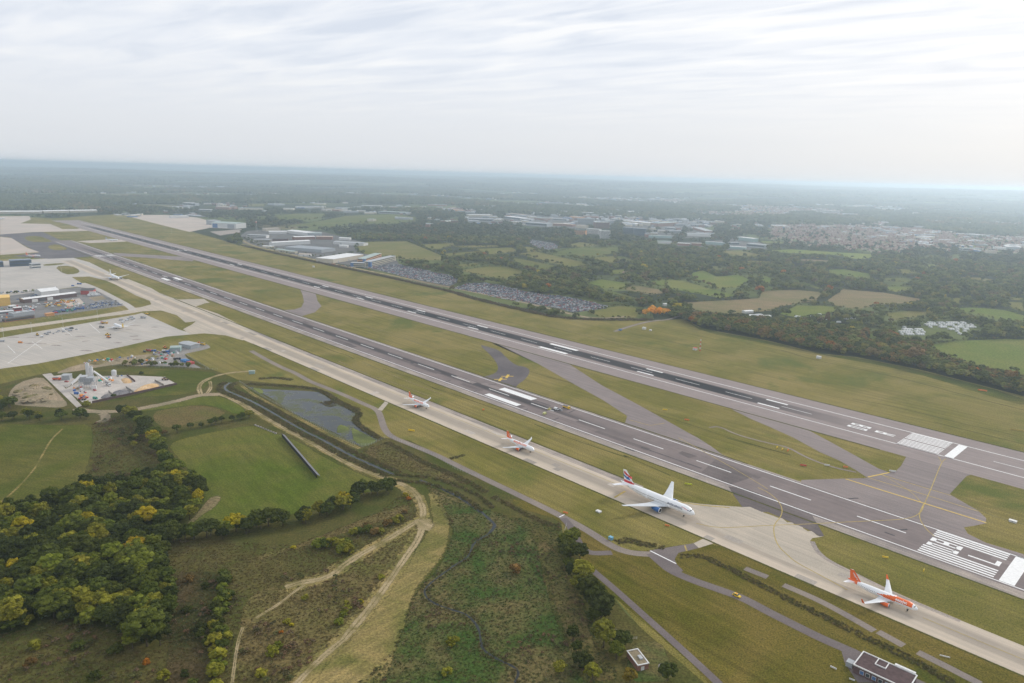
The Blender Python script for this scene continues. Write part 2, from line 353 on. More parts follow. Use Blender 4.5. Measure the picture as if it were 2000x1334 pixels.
def strip(name, a0, a1, n0, n1, mat, z, seg=200):
    v = []; f = []; k = max(1, int((a1 - a0) / seg))
    for i in range(k + 1):
        a = a0 + (a1 - a0) * i / k; v += [(*AN(a, n0), z), (*AN(a, n1), z)]
    for i in range(k): f.append((2 * i, 2 * i + 2, 2 * i + 3, 2 * i + 1))
    return tag(ob(name, me(name, v, f, mat)), kind='structure')
# ================================================================ THE GROUND
def far_mat():
    m, nt, b = nodes('far_country'); p = pos(nt)
    v = nt.nodes.new('ShaderNodeTexVoronoi'); v.inputs['Scale'].default_value = .0035; v.inputs['Randomness'].default_value = .9; nt.links.new(p, v.inputs['Vector'])
    sp = nt.nodes.new('ShaderNodeSeparateColor'); nt.links.new(v.outputs['Color'], sp.inputs[0])
    r = nt.nodes.new('ShaderNodeValToRGB'); nt.links.new(sp.outputs[0], r.inputs[0]); e = r.color_ramp.elements; r.color_ramp.interpolation = 'CONSTANT'
    e[0].position = 0; e[0].color = (.045, .055, .03, 1); e[1].position = .35; e[1].color = (.12, .14, .05, 1)
    for q, c in ((.72, (.13, .15, .06)), (.86, (.17, .15, .08)), (.94, (.07, .09, .04))): x = e.new(q); x.color = c4(c)
    w = rng(nt, nz(nt, p, .0016, 5, .6), .50, .56)
    c = mixc(nt, w, r.outputs[0], (.04, .048, .026))
    c = mixc(nt, 1.0, c, mixc(nt, nz(nt, p, .03, 5, .7), (.5,) * 3, (1.5,) * 3), 'MULTIPLY')
    nt.links.new(c, b.inputs['Base Color']); setspec(b, .95, 0); return m
def hill(x, y):
    """height of the far country in metres"""
    r = math.hypot(x, y); az = math.atan2(x, y)
    if r < 7500 or y < 0: return 0.0
    k = min(1, (r - 7500) / 9000); k = k * k * (3 - 2 * k)
    ridge = 112 + 80 * math.sin(az * 2.1 + .6) + 26 * math.sin(az * 9 + r / 2600) + 12 * math.sin(az * 23 + 1) + 24 * math.sin(r / 1700 + az * 6)
    return max(0, k * ridge * .72)
v = [(0, 0, 0)]; f = []
RS = [0, 250, 500, 900, 1400, 2000, 2800, 3800, 5000, 6200, 7500] + [7500 + 550 * i for i in range(1, 46)] + [36000, 42000]
NA = 180
for r in RS[1:]:
    for i in range(NA):
        a = 2 * math.pi * i / NA; x, y = r * math.sin(a), r * math.cos(a); v.append((x, y, hill(x, y)))
f = [(0, 1 + (i + 1) % NA, 1 + i) for i in range(NA)]
for j in range(len(RS) - 2):
    k0, k1 = 1 + j * NA, 1 + (j + 1) * NA
    f += [(k0 + i, k0 + (i + 1) % NA, k1 + (i + 1) % NA, k1 + i) for i in range(NA)]
g = ob('ground', me('ground', v, f, far_mat(), None, True)); g['kind'] = 'structure'

# airfield turf: everything inside the perimeter
south = gm('A 0 490 A 440 505 A 900 475 A 1250 540 A 1500 610 A 1750 680 A 1870 720 B 300 700 B 700 800 B 1240 910 B 1997 1090 C 700 1180 C 1100 1270 C 1300 1290 C 1700 1300 I 430 500 I 540 490 I 700 570 I 1200 660 I 1600 760 J 700 790 J 1200 890 J 1997 1095')
turf = [AN(-3700, 300)] + south + [AN(420, 880), AN(420, 330), (320, 150), (60, 220)] + gm('N 1500 1334 N 1000 900 N 600 430 N 400 200 M 380 640 S 1997 860 S 1400 560 S 1250 545 G 1390 1020 G 1150 890 G 1230 830 G 950 700 G 700 640 G 330 600 G 200 540 F 1640 680 F 1450 570 F 900 640 F 330 720 F 0 800') + [(-1200, 900)]
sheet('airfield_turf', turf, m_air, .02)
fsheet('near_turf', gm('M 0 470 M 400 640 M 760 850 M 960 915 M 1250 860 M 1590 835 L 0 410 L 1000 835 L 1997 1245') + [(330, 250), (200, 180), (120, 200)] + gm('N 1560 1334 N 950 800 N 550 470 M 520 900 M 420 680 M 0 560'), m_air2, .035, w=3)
# rough ground of the foreground
fore = [(-420, 200), (-420, 520)] + gm('R 0 700 F 0 800 F 330 720 F 900 640 F 1450 570 F 1700 700 G 200 520 G 700 620 G 950 690 G 1230 830 G 1390 1020 S 1400 560 S 1997 870 M 380 640 M 420 700 N 400 200 N 600 430 N 900 800 N 1500 1334') + [(60, 150), (-150, 150)]
sheet('rough_ground', fore, m_scrub, .012)
fsheet('marsh', gm('S 1520 900 S 1850 1050 M 0 640 M 200 800 N 200 200 N 260 500 N 330 760 N 420 1000 N 560 1200 N 700 1334') + [(40, 200), (-60, 200)] + gm('O 800 1334 O 1060 1100 O 1180 760 O 1240 620 O 1440 400 O 1540 150 O 1490 20 O 1420 -80 O 1330 -170'), m_marsh, .03, 2, w=6)
fsheet('hollow', gm('Q 1345 470 Q 1560 450 Q 1800 480 Q 1760 640 Q 1720 900 Q 1690 1200 Q 1680 1400 Q 1240 1400 Q 1300 1000 Q 1340 760'), m_hollow, .031, 1, w=6)
fsheet('brown_bank', gm('N 210 190 N 400 330 N 480 560 N 600 800 N 640 1000 N 760 1200 N 860 1334 N 560 1334 N 420 1000 N 330 760 N 280 500 N 180 330'), m_dead, .034, 2, w=5)
fsheet('mown_strip', gm('S 1540 960 S 1600 960 S 1700 1080 S 1740 1200 O 1540 120 O 1515 280 O 1450 400 O 1330 530 O 1270 620 O 1220 760 O 1200 900 O 1130 1050 O 1090 1200 O 1020 1334') + [gp('O', 800, 1600), gp('O', 100, 1600)] + gm('O 320 1334 O 680 1000 O 1000 600 O 1290 200 O 1350 90 S 1560 1190 S 1530 1060'), m_mown, .036, 1, w=9)
fsheet('bracken_slope', gm('O 1250 120 O 1280 200 O 1000 560 O 680 970 O 300 1334 Q 1800 1334 Q 1850 900 Q 1880 700 O 100 560 O 230 600 O 350 560 O 650 470'), m_dead, .033, 1, w=6)
fsheet('field', gm('R 0 305 R 300 316 R 560 318 R 720 308 R 740 420 R 730 500 R 700 640 R 650 760 R 600 870 R 450 920 R 250 950 R 0 980') + [(-520, 440), (-620, 600)], m_field2, .04, 1, w=5)
fsheet('field', gm('R 1290 470 R 1500 402 R 1990 310 S 190 430 S 300 480 S 560 570 S 740 690 S 1000 810 S 1220 900 S 1180 960 S 1000 980 S 800 1070 S 600 1130 S 80 1200 R 1440 1180 R 1345 1230 R 1540 1000 R 1590 880 R 1500 720 R 1360 560'), m_field, .04, 1, w=5)
fsheet('field', gm('F 680 980 F 1000 910 F 1560 880 F 1700 740 F 1680 700 F 1000 670 F 560 710 F 900 700 F 1280 740 F 1380 800'), m_field2, .038, w=5)
fsheet('field', gm('F 820 1020 F 1120 1000 F 1560 890 F 1760 895 F 1960 1010 F 1840 1050 F 1700 980 F 1540 960 F 1200 1010'), m_field, .038, w=5)
fsheet('stubble_patch', gm('F 1180 1020 F 1320 990 F 1540 960 F 1700 985 F 1790 1040 F 1500 1110 F 1330 1150 F 1210 1120'), m_dead, .044, 1, w=3)
fsheet('reed_bed', gm('S 1020 640 S 1230 570 S 1400 660 S 1550 760 S 1720 830 S 1900 920 S 1700 880 S 1400 800 S 1150 720'), m_dead, .042, 1, w=3)
fsheet('brown_verge', gm('R 1350 1180 R 1540 1000 R 1620 880 R 1760 860 R 1700 960 R 1600 1020 R 1480 1120 R 1390 1200'), m_brown, .046, 2, w=5)
fsheet('brown_verge', gm('O 0 330 O 300 260 O 700 100 O 960 0 S 1400 1050 S 1420 1110 S 1200 1190 S 900 1290 O 500 240 O 200 330 O 0 400'), m_dead, .047, 1, w=5)
# tracks
def tr(s, w, mat=m_track, z=.06, name='dirt_track', jit=.25): return fribbon(name, gm(s), w, mat, z, 2, jit, w < 5)
fribbon('straw_verge', gm('S 0 215 S 250 370 S 740 640 S 1050 800 S 1290 880 S 1470 1000 S 1510 1100 S 1490 1230'), 9, m_mown, .052, 2, .3)
fribbon('straw_verge', gm('O 1310 40 O 1000 230 O 680 420 O 500 530 O 230 590'), 11, m_mown, .0525, 2, .5)
fribbon('straw_verge', gm('O 1310 60 O 1150 380 O 850 800 O 500 1150 O 100 1600'), 9, m_mown, .053, 2, .4)
tr('S 0 215 S 160 310 S 250 370 S 520 520 S 740 640 S 900 735 S 1050 800 S 1140 830 S 1290 880 S 1400 930 S 1470 1000 S 1510 1100 S 1500 1170 S 1490 1230', 4.0)
tr('O 1310 40 O 1200 110 O 1000 230 O 800 340 O 680 420', 4.2, z=.063)
tr('O 680 420 O 620 480 O 500 530 O 350 550 O 230 590', 4.0, z=.066)
tr('O 1310 60 O 1280 200 O 1150 380 O 1000 600 O 850 800 O 680 1000', 4.0, z=.069)
tr('O 680 1000 O 500 1150 O 320 1334 O 100 1600', 3.0, z=.066)
tr('O 380 570 O 300 620 O 180 720 O 60 790 O 0 830', 1.6, z=.06)
tr('Q 1900 900 Q 1860 1000 Q 1830 1200 Q 1815 1334', 1.5, z=.06)
tr('O 1290 60 O 1330 100 O 1300 140', 10, z=.072)
tr('F 600 990 F 640 1010 F 850 1020 F 1010 1005 F 1140 985 F 1400 930 F 1550 885 F 1720 880', 9, m_soil, .06)
tr('F 1720 880 F 1820 920 F 1960 1000', 4.5, z=.064)
tr('F 1570 880 F 1550 830 F 1580 780 F 1700 730 F 1850 705 F 1997 700', 4.5, z=.066)
tr('F 1620 870 F 1650 830 F 1640 780', 3.5, z=.07)
tr('F 800 1030 F 830 1050 F 820 1080 F 780 1100', 8, m_soil, .066)
tr('R 490 350 R 400 430 R 340 540 R 260 680 R 130 820 R 0 930', 1.4, m_mown, .05)
tr('G 270 600 G 400 700 G 700 850 G 1000 1010 G 1210 1105', 3.6, m_mown, .06, 'bank_path')
tr('C 0 985 C 300 1045 C 700 1120 C 1100 1210 C 1300 1265 C 1460 1290 C 1690 1275', 9, m_soil, .06, 'perimeter_track', .1)
tr('B 260 640 B 330 710 B 600 770 B 1000 860 B 1400 940 B 1997 1060', 9, m_track, .06, 'perimeter_track', .1)
tr('I 0 590 I 150 540 I 300 505 I 420 500 I 520 460', 6, m_path, .064, 'perimeter_track', .1)
# bare soil & yards
fsheet('spoil_heap_ground', gm('F 50 880 F 130 790 F 330 735 F 400 800 F 470 880 F 550 960 F 480 990 F 300 980 F 130 970 F 70 950'), m_soil, .05, 1, w=4)
fsheet('spoil_strip', gm('F 400 725 F 560 660 F 700 625 F 860 610 F 1000 580 F 1080 575 F 1240 555 F 1260 590 F 1130 610 F 980 640 F 800 665 F 560 710'), m_soil, .05, 1, w=4)
fsheet('spoil_ground', gm('F 880 640 F 1040 590 F 1260 545 F 1400 500 F 1440 560 F 1360 600 F 1520 660 F 1300 660 F 1060 665'), m_soil, .051, 1, w=5)
fsheet('gravel_yard', gm('F 1150 600 F 1250 540 F 1380 515 F 1560 460 F 1660 510 F 1610 530 F 1470 560 F 1440 570 F 1510 640 F 1590 680 F 1500 670 F 1080 655'), m_gravel, .052, w=2)
sheet('plant_yard', gm('F 510 840 F 640 765 F 760 740 F 980 730 F 1280 745 F 1380 800 F 1060 870 F 900 905 F 700 955 F 640 940'), m_plant, .055)
sheet('plant_road', gm('F 330 725 F 400 715 F 640 970 F 600 985'), m_plant, .058)
sheet('plant_yard', gm('F 400 740 F 480 730 F 620 770 F 520 830 F 470 800'), m_plant, .056)
# water
def water_mat(name, c, algae=None):
    m, nt, b = nodes(name); p = pos(nt)
    if algae:
        k = mth(nt, 'MULTIPLY', rng(nt, nz(nt, p, .035, 6, .62, .8), .46, .60), rng(nt, nz(nt, p, .5, 4, .6), .3, .55))
        nt.links.new(mixc(nt, k, c, algae), b.inputs['Base Color']); nt.links.new(mth(nt, 'MULTIPLY_ADD', k, .7, .06), b.inputs['Roughness'])
    else: b.inputs['Base Color'].default_value = c4(c); b.inputs['Roughness'].default_value = .06
    b.inputs['Specular IOR Level'].default_value = .20
    bp = nt.nodes.new('ShaderNodeBump'); bp.inputs['Strength'].default_value = .12; bp.inputs['Distance'].default_value = .05
    nt.links.new(nz(nt, p, 1.2, 3, .6), bp.inputs['Height']); nt.links.new(bp.outputs[0], b.inputs['Normal']); return m
m_water = water_mat('stream_water', (.022, .026, .03))
m_pond = water_mat('pond_water', (.020, .024, .027), (.105, .115, .035))
m_alg = ground_mat('duckweed', (.19, .21, .065), (.14, .165, .05), (.09, .105, .045), .03, .2, .8, famt=.25)
pondp = gm('G 350 625 G 460 640 G 800 655 G 900 665 G 950 700 G 1040 760 G 1200 830 G 1140 890 G 1350 1030 G 1330 1060 G 1230 1095 G 1160 1060 G 1030 990 G 700 830 G 500 700')
sheet('pond_bank', gm('G 200 560 G 800 620 G 930 650 G 1080 740 G 1240 830 G 1170 890 G 1390 1020 G 1330 1080 G 1225 1112 G 1000 1000 G 680 835 G 300 620'), m_scrub, .045)
sheet('pond', pondp, m_pond, .07)
fsheet('duckweed', gm('G 345 622 G 470 642 G 450 690'), m_alg, .075, 1, w=3)
fsheet('duckweed', gm('G 1140 930 G 1200 960 G 1350 1035 G 1330 1060 G 1230 1093 G 1160 1050 G 1145 1000'), m_alg, .075, 1, w=3)
fsheet('duckweed', gm('G 1040 910 G 1120 930 G 1140 960 G 1060 980 G 1020 990'), m_alg, .075, 1, w=3)
river1 = gm('G 200 590 G 150 620 G 165 650 G 260 690 G 400 750 G 540 830 G 640 890 G 800 980 G 950 1050 G 1100 1140 G 1300 1230 G 1480 1310')
river2 = gm('S 1480 870 S 1560 900 S 1700 960 S 1850 1040 S 1960 1130 O 1750 -10 O 1850 80 O 1870 110 O 1820 170 O 1700 240 O 1680 300 O 1650 360 O 1560 410 O 1450 490 O 1370 550 O 1310 610 O 1330 670 O 1400 720 O 1550 770 O 1650 800 O 1740 900 O 1755 1000 O 1770 1080 O 1900 1160 N 0 1200 N 60 1250 N 20 1334')
fribbon('stream_bank', river1, 12, m_marsh, .048, 2, .3)
ribbon('stream', river1, 2.6, m_water, .085, 2, .6); ribbon('stream', river2[:9], 2.2, m_water, .085, 2, .5); ribbon('stream', river2[8:], 1.2, m_water, .085, 2, .5)
# ---------------------------------------------------------------- pavements
def pave(name, s, mat, z, sm=0): return sheet(name, gm(s), mat, z, sm)
strip('taxiway', -1960, 330, 386, 413.5, m_taxi, .07); strip('taxiway_shoulder', -1960, -290, 413.5, 421, m_shld, .066)
strip('near_runway_shoulder', -2480, 420, 464, 523.5, m_shld, .074); strip('near_runway', -2480, 420, 473, 521, m_rw1, .09)
strip('far_runway', -3350, 420, 646, 741, m_rw2, .09)
pave('runway_exit', 'H 640 280 H 690 290 H 1000 440 H 1300 610 H 1500 720 H 1640 810 H 1700 850 H 1685 900 H 1640 930 M 900 -10 M 1740 250 M 1740 192 M 1640 150 M 1560 90 M 1450 20 M 1410 0 H 1800 770 H 1500 610 H 1240 440 H 1200 400', m_tarm, .082)
pave('runway_exit', 'I 720 1100 I 730 1120 I 900 1190 I 1060 1270 I 1210 1334 K 200 420 K 400 530 K 560 600 K 680 670 K 780 735 K 950 692 K 860 660 K 700 570 K 500 460 K 300 353 K 200 310', m_tarm, .080)
pave('runway_link', 'K 260 750 K 600 740 K 780 735 K 860 690 K 950 690 K 1000 680 K 1040 640 K 1085 560 K 1110 500 K 1700 660 K 1650 690 K 1550 720 K 1420 860 K 1440 875 K 1640 990 K 1705 1050 K 1700 1090 K 1600 1110 K 1530 1120 K 1560 1170 K 1700 1240 K 1997 1330 K 1997 1430 K 1300 1190 K 260 800', m_tarm, .084)
pave('closed_spur', 'H 540 290 H 610 310 H 700 335 H 760 400 H 830 455 H 900 465 H 940 490 H 930 530 H 890 575 H 850 600 H 820 640 H 800 660 H 540 560 H 560 545 H 640 530 H 690 500 H 690 450 H 640 380', m_tarmd, .086, 1)
pave('runway_link', 'B 735 1030 B 860 1070 B 880 1150 B 912 1192 B 860 1240 B 740 1275 B 580 1235 B 620 1222 B 700 1218 B 755 1200 B 775 1160 B 765 1110', m_tarm, .083)
pave('runway_link', 'A 880 775 A 1200 793 A 1440 806 A 1540 820 A 1500 842 A 1200 817 A 920 800', m_tarm, .083)
pave('runway_link', 'A 600 685 A 860 670 A 990 674 A 980 688 A 700 699', m_concp, .083)
pave('crossing', 'A 860 1000 A 1060 1108 A 1170 1150 A 1182 1178 A 1100 1200 A 1010 1210 A 1040 1245 A 1120 1232 A 1260 1226 A 1380 1262 A 1450 1320 F 1530 310 F 1500 335 F 1430 372 F 1480 410 F 1600 405 F 1760 420 F 1900 460 G 300 210 G 800 400 F 1700 250 F 1530 195 F 1600 170 F 1640 165 F 1590 135 F 1400 140 F 1280 110 F 1180 50 F 1000 -20', m_conc, .068)
pave('dark_apron_road', 'A 0 630 A 330 612 A 480 680 A 640 760 A 760 800 A 560 815 A 380 822 A 100 800 A 300 772 A 200 722 A 80 655 A 0 648', m_tarmd, .086)
for s in ('A 175 650 A 300 640 A 415 684 A 380 692 A 230 690', 'A 365 722 A 450 705 A 532 742 A 500 756 A 400 752', 'A 390 618 A 600 605 A 700 612 A 860 660 A 640 685 A 500 670', 'A 390 545 A 440 530 A 560 560 A 640 590 A 490 588'):
    pave('grass_island', s, m_air, .092, 1)
pave('apron', 'A 0 490 A 230 488 A 240 515 A 200 530 A 160 545 A 390 550 A 490 590 A 720 582 A 850 592 A 760 602 A 240 614 A 0 632', m_concp, .088)
pave('apron', 'A 0 650 A 90 660 A 210 735 A 310 770 A 0 792', m_concp, .088)
pave('apron', 'A 0 840 A 370 820 A 560 810 A 700 850 A 860 930 A 1000 1000 A 860 1000 A 700 960 A 560 965 A 650 1020 A 760 1064 A 600 1040 A 0 1120', m_conc2, .067)
pave('apron', 'A 1250 555 A 1480 612 A 1540 600 A 1640 580 A 1850 590 A 1700 540 A 1540 500 A 1300 480 A 960 480', m_concp, .085)
pave('apron', 'B 40 610 B 290 590 B 280 615 B 120 640', m_shld, .086)
for s in ('A 420 880 A 560 875 A 630 915 A 600 940 A 500 945', 'A 330 866 A 470 855 A 524 862 A 350 880'): pave('grass_island', s, m_air, .093, 1)
pave('apron', 'F -300 490 F 0 440 F 1060 258 F 1110 245 F 1400 375 F 1480 400 F 1550 408 F 1300 430 F 950 510 F 600 582 F 300 640 F 0 682 F -300 740', m_conc2, .064)
pave('service_road', 'F -300 400 F 0 365 F 690 272 F 980 225 F 1060 208 F 1180 215 F 1000 252 F 760 282 F 0 393 F -300 432', m_conc, .071)
ribbon('service_road', gm('A 640 1012 A 700 1032 A 800 1078 A 900 1132 A 1000 1185 A 1045 1225'), 11, m_conc2, .072)
sheet('yard', gm('F -300 200 F 0 120 F 250 85 F 640 40 F 760 75 F 990 185 F 640 235 F 280 285 F 0 320 F -300 370'), m_yard, .06)
sheet('yard_gravel', gm('F 690 125 F 800 110 F 830 135 F 740 152'), m_soil, .064)
sheet('yard_gravel', gm('F 470 150 F 620 130 F 660 170 F 540 195'), m_concp, .064)
# holding bay with its saw-tooth edge
pave('holding_bay', 'M 1280 500 M 1330 520 M 1500 540 M 1800 562 M 1862 555 M 1900 580 M 1950 578 M 1965 605 K 40 1030 K 80 1046 K 110 1048 K 150 1082 K 190 1080 K 210 1103 K 262 1098 K 275 1128 K 310 1150 K 345 1150 K 385 1185 K 430 1192 K 345 1205 L 330 225 L 370 300 L 450 370 L 640 460 L 1000 640 L 1400 805 L 900 700 L 0 330 M 1500 700', m_conc, .076)
pave('tarmac_patch', 'M 1690 400 M 1830 420 M 1997 480 K 0 895 K 330 1000 K 440 1190 K 400 1190 K 340 1150 K 0 1000 M 1950 600 M 1860 560 M 1800 562 M 1740 480', m_patch, .0935)
pave('tarmac_patch', 'M 1480 290 M 1590 190 M 1730 240 M 1900 320 M 1700 390', m_patch, .0937)
pave('tarmac_patch', 'M 1300 140 M 1330 125 M 1450 165 M 1380 180', m_patch, .094)
ribbon('bay_shoulder', gm('L 345 230 L 380 305 L 460 375 L 640 465 L 1000 645 L 1500 855'), 3.2, m_shld, .079)
# small roads by the taxiway
PTH = 'G 360 340 G 500 420 G 620 480 G 700 510 G 820 580 G 900 610 G 1100 690 G 1250 760 G 1350 800 G 1375 860 G 1400 950 G 1450 1010 G 1600 1070 G 1800 1150 G 1997 1250 M 200 540 M 400 640 M 600 750 M 750 850 M 850 900 M 960 925 M 1090 930'
ribbon('perimeter_path', gm(PTH), 6.2, m_path, .075)
ribbon('perimeter_path', gm('M 1085 925 M 1170 1000 M 1240 1060 M 1400 1130 M 1600 1200 M 1800 1270 L 0 780 L 200 880 L 400 980 L 560 1050 L 720 1120 L 1000 1260 L 1300 1400'), 6.5, m_pathp, .078)
pave('path_junction', 'M 1070 902 M 1250 872 M 1420 845 M 1460 882 M 1300 920 M 1270 970 M 1290 1012 M 1340 1060 M 1270 1090 M 1120 980', m_pathp, .080)
pave('path_junction', 'M 1420 845 M 1505 804 M 1592 840 M 1460 882', m_conc, .082)
pave('path_junction', 'G 1410 733 G 1440 742 G 1385 810 G 1350 800', m_conc, .081)
ribbon('perimeter_path', gm('M 400 650 M 450 700 M 500 800 M 550 890 M 620 925 M 780 918'), 5.2, m_pathp, .077)
ribbon('perimeter_path', gm('N 605 435 N 800 600 N 1000 780 N 1200 960 N 1400 1140 N 1620 1345'), 4.4, m_pathp, .07)
for s in ('L 120 570 L 400 690 L 640 820 L 830 930', 'L 860 935 L 1060 1045', 'L 1170 1095 L 1400 1210 L 1660 1345', 'M 1820 1040 M 1997 1110', 'M 1180 950 M 1250 975'):
    ribbon('old_paving', gm(s), 5.0, m_path, .06)
pave('building_yard', 'L 560 1040 L 700 1100 L 1000 1230 L 1150 1334 L 700 1334 L 600 1180', m_pathp, .082)
fsheet('gravel_patch', gm('N 1140 1180 N 1220 1170 N 1270 1240 N 1250 1290 N 1200 1250 N 1130 1230'), m_gravel, .07, 1, w=2)
fsheet('overgrown_plot', gm('N 960 1010 N 1170 1000 N 1240 1160 N 1300 1334 N 860 1334 N 910 1080'), m_marsh, .05, w=3)
# ---------------------------------------------------------------- painted markings
ZM = .125
m_slab = [ground_mat('slab_%d' % i, (a, a * .88, a * .75), (a * .93, a * .82, a * .70), (a * .86, a * .76, a * .66), .03, .2, 1.0, famt=.12) for i, a in enumerate((.40, .52, .35))]
for i in range(46):   # replaced concrete bays of the taxiway
    a = rnd.uniform(-1500, 250); n0 = 386.3 + 5.4 * rnd.randrange(5); l = rnd.choice((6, 6, 12, 18)); strip('concrete_bay', a, a + l, n0, n0 + 5.2, m_slab[i % 3], .0725 + .0004 * i)
for i in range(30):   # resurfaced lengths of the near runway
    a = rnd.uniform(-1800, 50); n0 = NRC + rnd.uniform(-20, 8); l = rnd.uniform(15, 60); strip('runway_patch', a, a + l, n0, n0 + rnd.uniform(3, 9), (m_patch, m_tarm)[i % 2], .0945 + .0004 * i)
for n_, a0, a1, w in ((385.6, -900, 330, 1.6), (421.4, -1300, -300, 1.8), (463.6, -2300, 400, 1.8), (523.9, -2300, -260, 1.6), (645.4, -2200, -200, 2.0), (741.5, -3000, 400, 2.4)):
    fribbon('worn_verge', [AN(a0 + (a1 - a0) * i / 12, n_) for i in range(13)], w, m_scrub, .1, 0, .5)
for i in range(26):   # wheel marks on the turf
    n_ = rnd.choice((rnd.uniform(425, 460), rnd.uniform(530, 640), rnd.uniform(750, 860), rnd.uniform(750, 860))); a = rnd.uniform(-1500, 0); fribbon('wheel_mark', [AN(a + k * rnd.uniform(25, 60), n_ + rnd.uniform(-5, 5)) for k in range(5)], 1.2, (m_brown, m_scrub)[i % 2], .03 + .0004 * i, 2, .4)
def paint(name, quads, mat, z=ZM):
    v = []; f = []
    for q in quads: k = len(v); v += [(x, y, z) for x, y in q]; f.append(tuple(range(k, k + len(q))))
    o = ob(name, me(name, v, f, mat)); o['kind'] = 'structure'; return o
def R4(a0, a1, n0, n1): return [AN(a0, n0), AN(a1, n0), AN(a1, n1), AN(a0, n1)]
def longq(a0, a1, n, w, st=150):
    k = int((a1 - a0) / st) + 1; return [R4(a0 + (a1 - a0) * i / k, a0 + (a1 - a0) * (i + 1) / k, n - w / 2, n + w / 2) for i in range(k)]
paint('runway_edge_line', longq(-2440, 420, 475.6, 1.0) + longq(-2440, 420, 519.0, 1.0), m_white)
paint('runway_edge_line', longq(-3200, 420, 673.2, 1.1) + longq(-3200, 420, 717.0, 1.1), m_white)
paint('runway_centre_line', [R4(a, a + 32, NRC - .55, NRC + .55) for a in [-617 + 65 * i for i in range(-22, 8)] if a < -140], m_white)
paint('runway_centre_line', [R4(a, a + 32, FRC - .4, FRC + .4) for a in [-380 + 65 * i for i in range(-38, 3)] if a < -255] + [R4(-60 + 65 * i, -28 + 65 * i, FRC - .4, FRC + .4) for i in range(-1, 7)], m_white)
paint('aiming_point_marking', [R4(-544, -494, 503.8, 512.8), R4(-539, -490, 476.8 + 2, 486.0)], m_white)
paint('aiming_point_marking', [R4(-658, -608, 703, 709), R4(-655, -605, 678, 684)], m_white)
paint('aiming_point_marking', [R4(-1552, -1512, 503, 511), R4(-1556, -1516, 481, 489)], m_white)
paint('touchdown_marking', sum([[R4(a, a + 24, 703, 706), R4(a, a + 24, 684, 687)] for a in (-337, -494, -812, -970, -1130, -1290, -1700, -2060)], []), m_white)
paint('threshold_marking', [R4(-196, -162, 672.6 + i * 3.62, 674.6 + i * 3.62) for i in list(range(6))] + [R4(-196, -162, 696.0 + i * 3.62, 698.0 + i * 3.62) for i in range(6)] + [R4(-157, -150, 672.5, 716.8)], m_white)
paint('threshold_marking', [R4(-117, -75, n, n + 1.7) for n in (478.0, 481.3, 484.6, 487.9, 507.5, 510.8, 514.1, 517.0)] + [R4(-72, -64, 476.6, 519.8)], m_white)
paint('threshold_marking', [R4(-2040, -2010, n, n + 1.9) for n in (478, 482, 486, 490, 502, 506, 510, 514)] + [R4(-2004, -2000, 477, 518)], m_white)
def digit(ch, a0, a1, n0, n1, t=1.9, w=1.5):
    """bottom at a1, top at a0 (read by a pilot heading towards -a), left to right along +n"""
    q = []
    if ch in '08':
        q += [R4(a0 + t, a1 - t, n0, n0 + w), R4(a0 + t, a1 - t, n1 - w, n1), R4(a0, a0 + t * 1.2, n0, n1), R4(a1 - t * 1.2, a1, n0, n1)]
        if ch == '8': am = (a0 + a1) / 2; q += [R4(am - t * .6, am + t * .6, n0 + w, n1 - w)]
    if ch == 'L': q += [R4(a0, a1 - t, n0, n0 + w), R4(a1 - t, a1, n0, n1)]
    if ch == 'R':
        am = (a0 + a1) / 2 + 1
        q += [R4(a0, a1, n0, n0 + w), R4(a0, a0 + t, n0 + w, n1), R4(am - t, am, n0 + w, n1), R4(a0 + t, am - t, n1 - w, n1), [AN(am, n0 + w + 1), AN(a1, n1 - w), AN(a1, n1), AN(am, n0 + w + 2.8)]]
    return q
paint('runway_number', digit('0', -116, -98, 491.3, 496.2, 2.6) + digit('8', -116, -98, 499.0, 505.0, 2.6), m_white)
paint('runway_letter', digit('L', -93, -76, 495.3, 502.5, 2.6), m_white)
paint('runway_number', digit('0', -245, -227, 686.4, 691.6, 2.6) + digit('8', -245, -227, 695.4, 700.8, 2.6), m_white)
paint('runway_letter', digit('R', -221, -204, 690.6, 696.4, 2.6), m_white)
def line(name, s, w, mat, k=2, z=ZM):
    v, f = ribbon_v(gm(s), w, z, k); return tag(ob(name, me(name, v, f, mat)), kind='structure')
paint('taxiway_centre_line', longq(-1900, -300, 408.3, .45) + longq(-90, 330, 400.5, .4), m_yelld, .13)
line('taxiway_line', 'M 1300 520 M 1500 552 M 1700 566', 1.3, m_yelld, 2, .131)
line('taxiway_line', 'M 1440 690 M 1600 725 M 1800 718 K 0 1105 K 250 1098 K 500 1085 K 800 1070 K 1000 1062 K 1130 1045 K 1200 1000 K 1215 950 K 1270 830 K 1355 610 K 1390 585', .6, m_yelld, 2, .132)
line('taxiway_line', 'K -80 810 K 0 845 K 80 910 K 115 980 K 100 1040 K 45 1100 K 45 1180 K 80 1270 K 150 1334 L 210 390 L 400 490 L 620 610', .6, m_yelld, 2, .134)
line('taxiway_line', 'K 1355 610 K 1345 585 K 1330 570', .6, m_yelld, 1, .134)
line('taxiway_line', 'K 1215 940 K 1180 1010 K 1190 1070 K 1240 1140 K 1300 1190', .6, m_yelld, 2, .136)
line('taxiway_line', 'K 880 705 K 1000 770 K 1130 850 K 1200 930', .5, m_yelld, 2, .136)
line('taxiway_line', 'M 1300 20 M 1500 130 M 1750 270 M 1997 420', .55, m_yelld, 2, .13)
line('holding_position_line', 'K 605 742 K 1210 930 K 1705 1085', 1.3, m_yell, 0, .137)
line('holding_position_line', 'K 790 735 K 1240 870 K 1640 995', .9, m_yelld, 0, .138)
line('holding_position_line', 'K 870 705 K 1270 825 K 1430 872', .9, m_yelld, 0, .139)
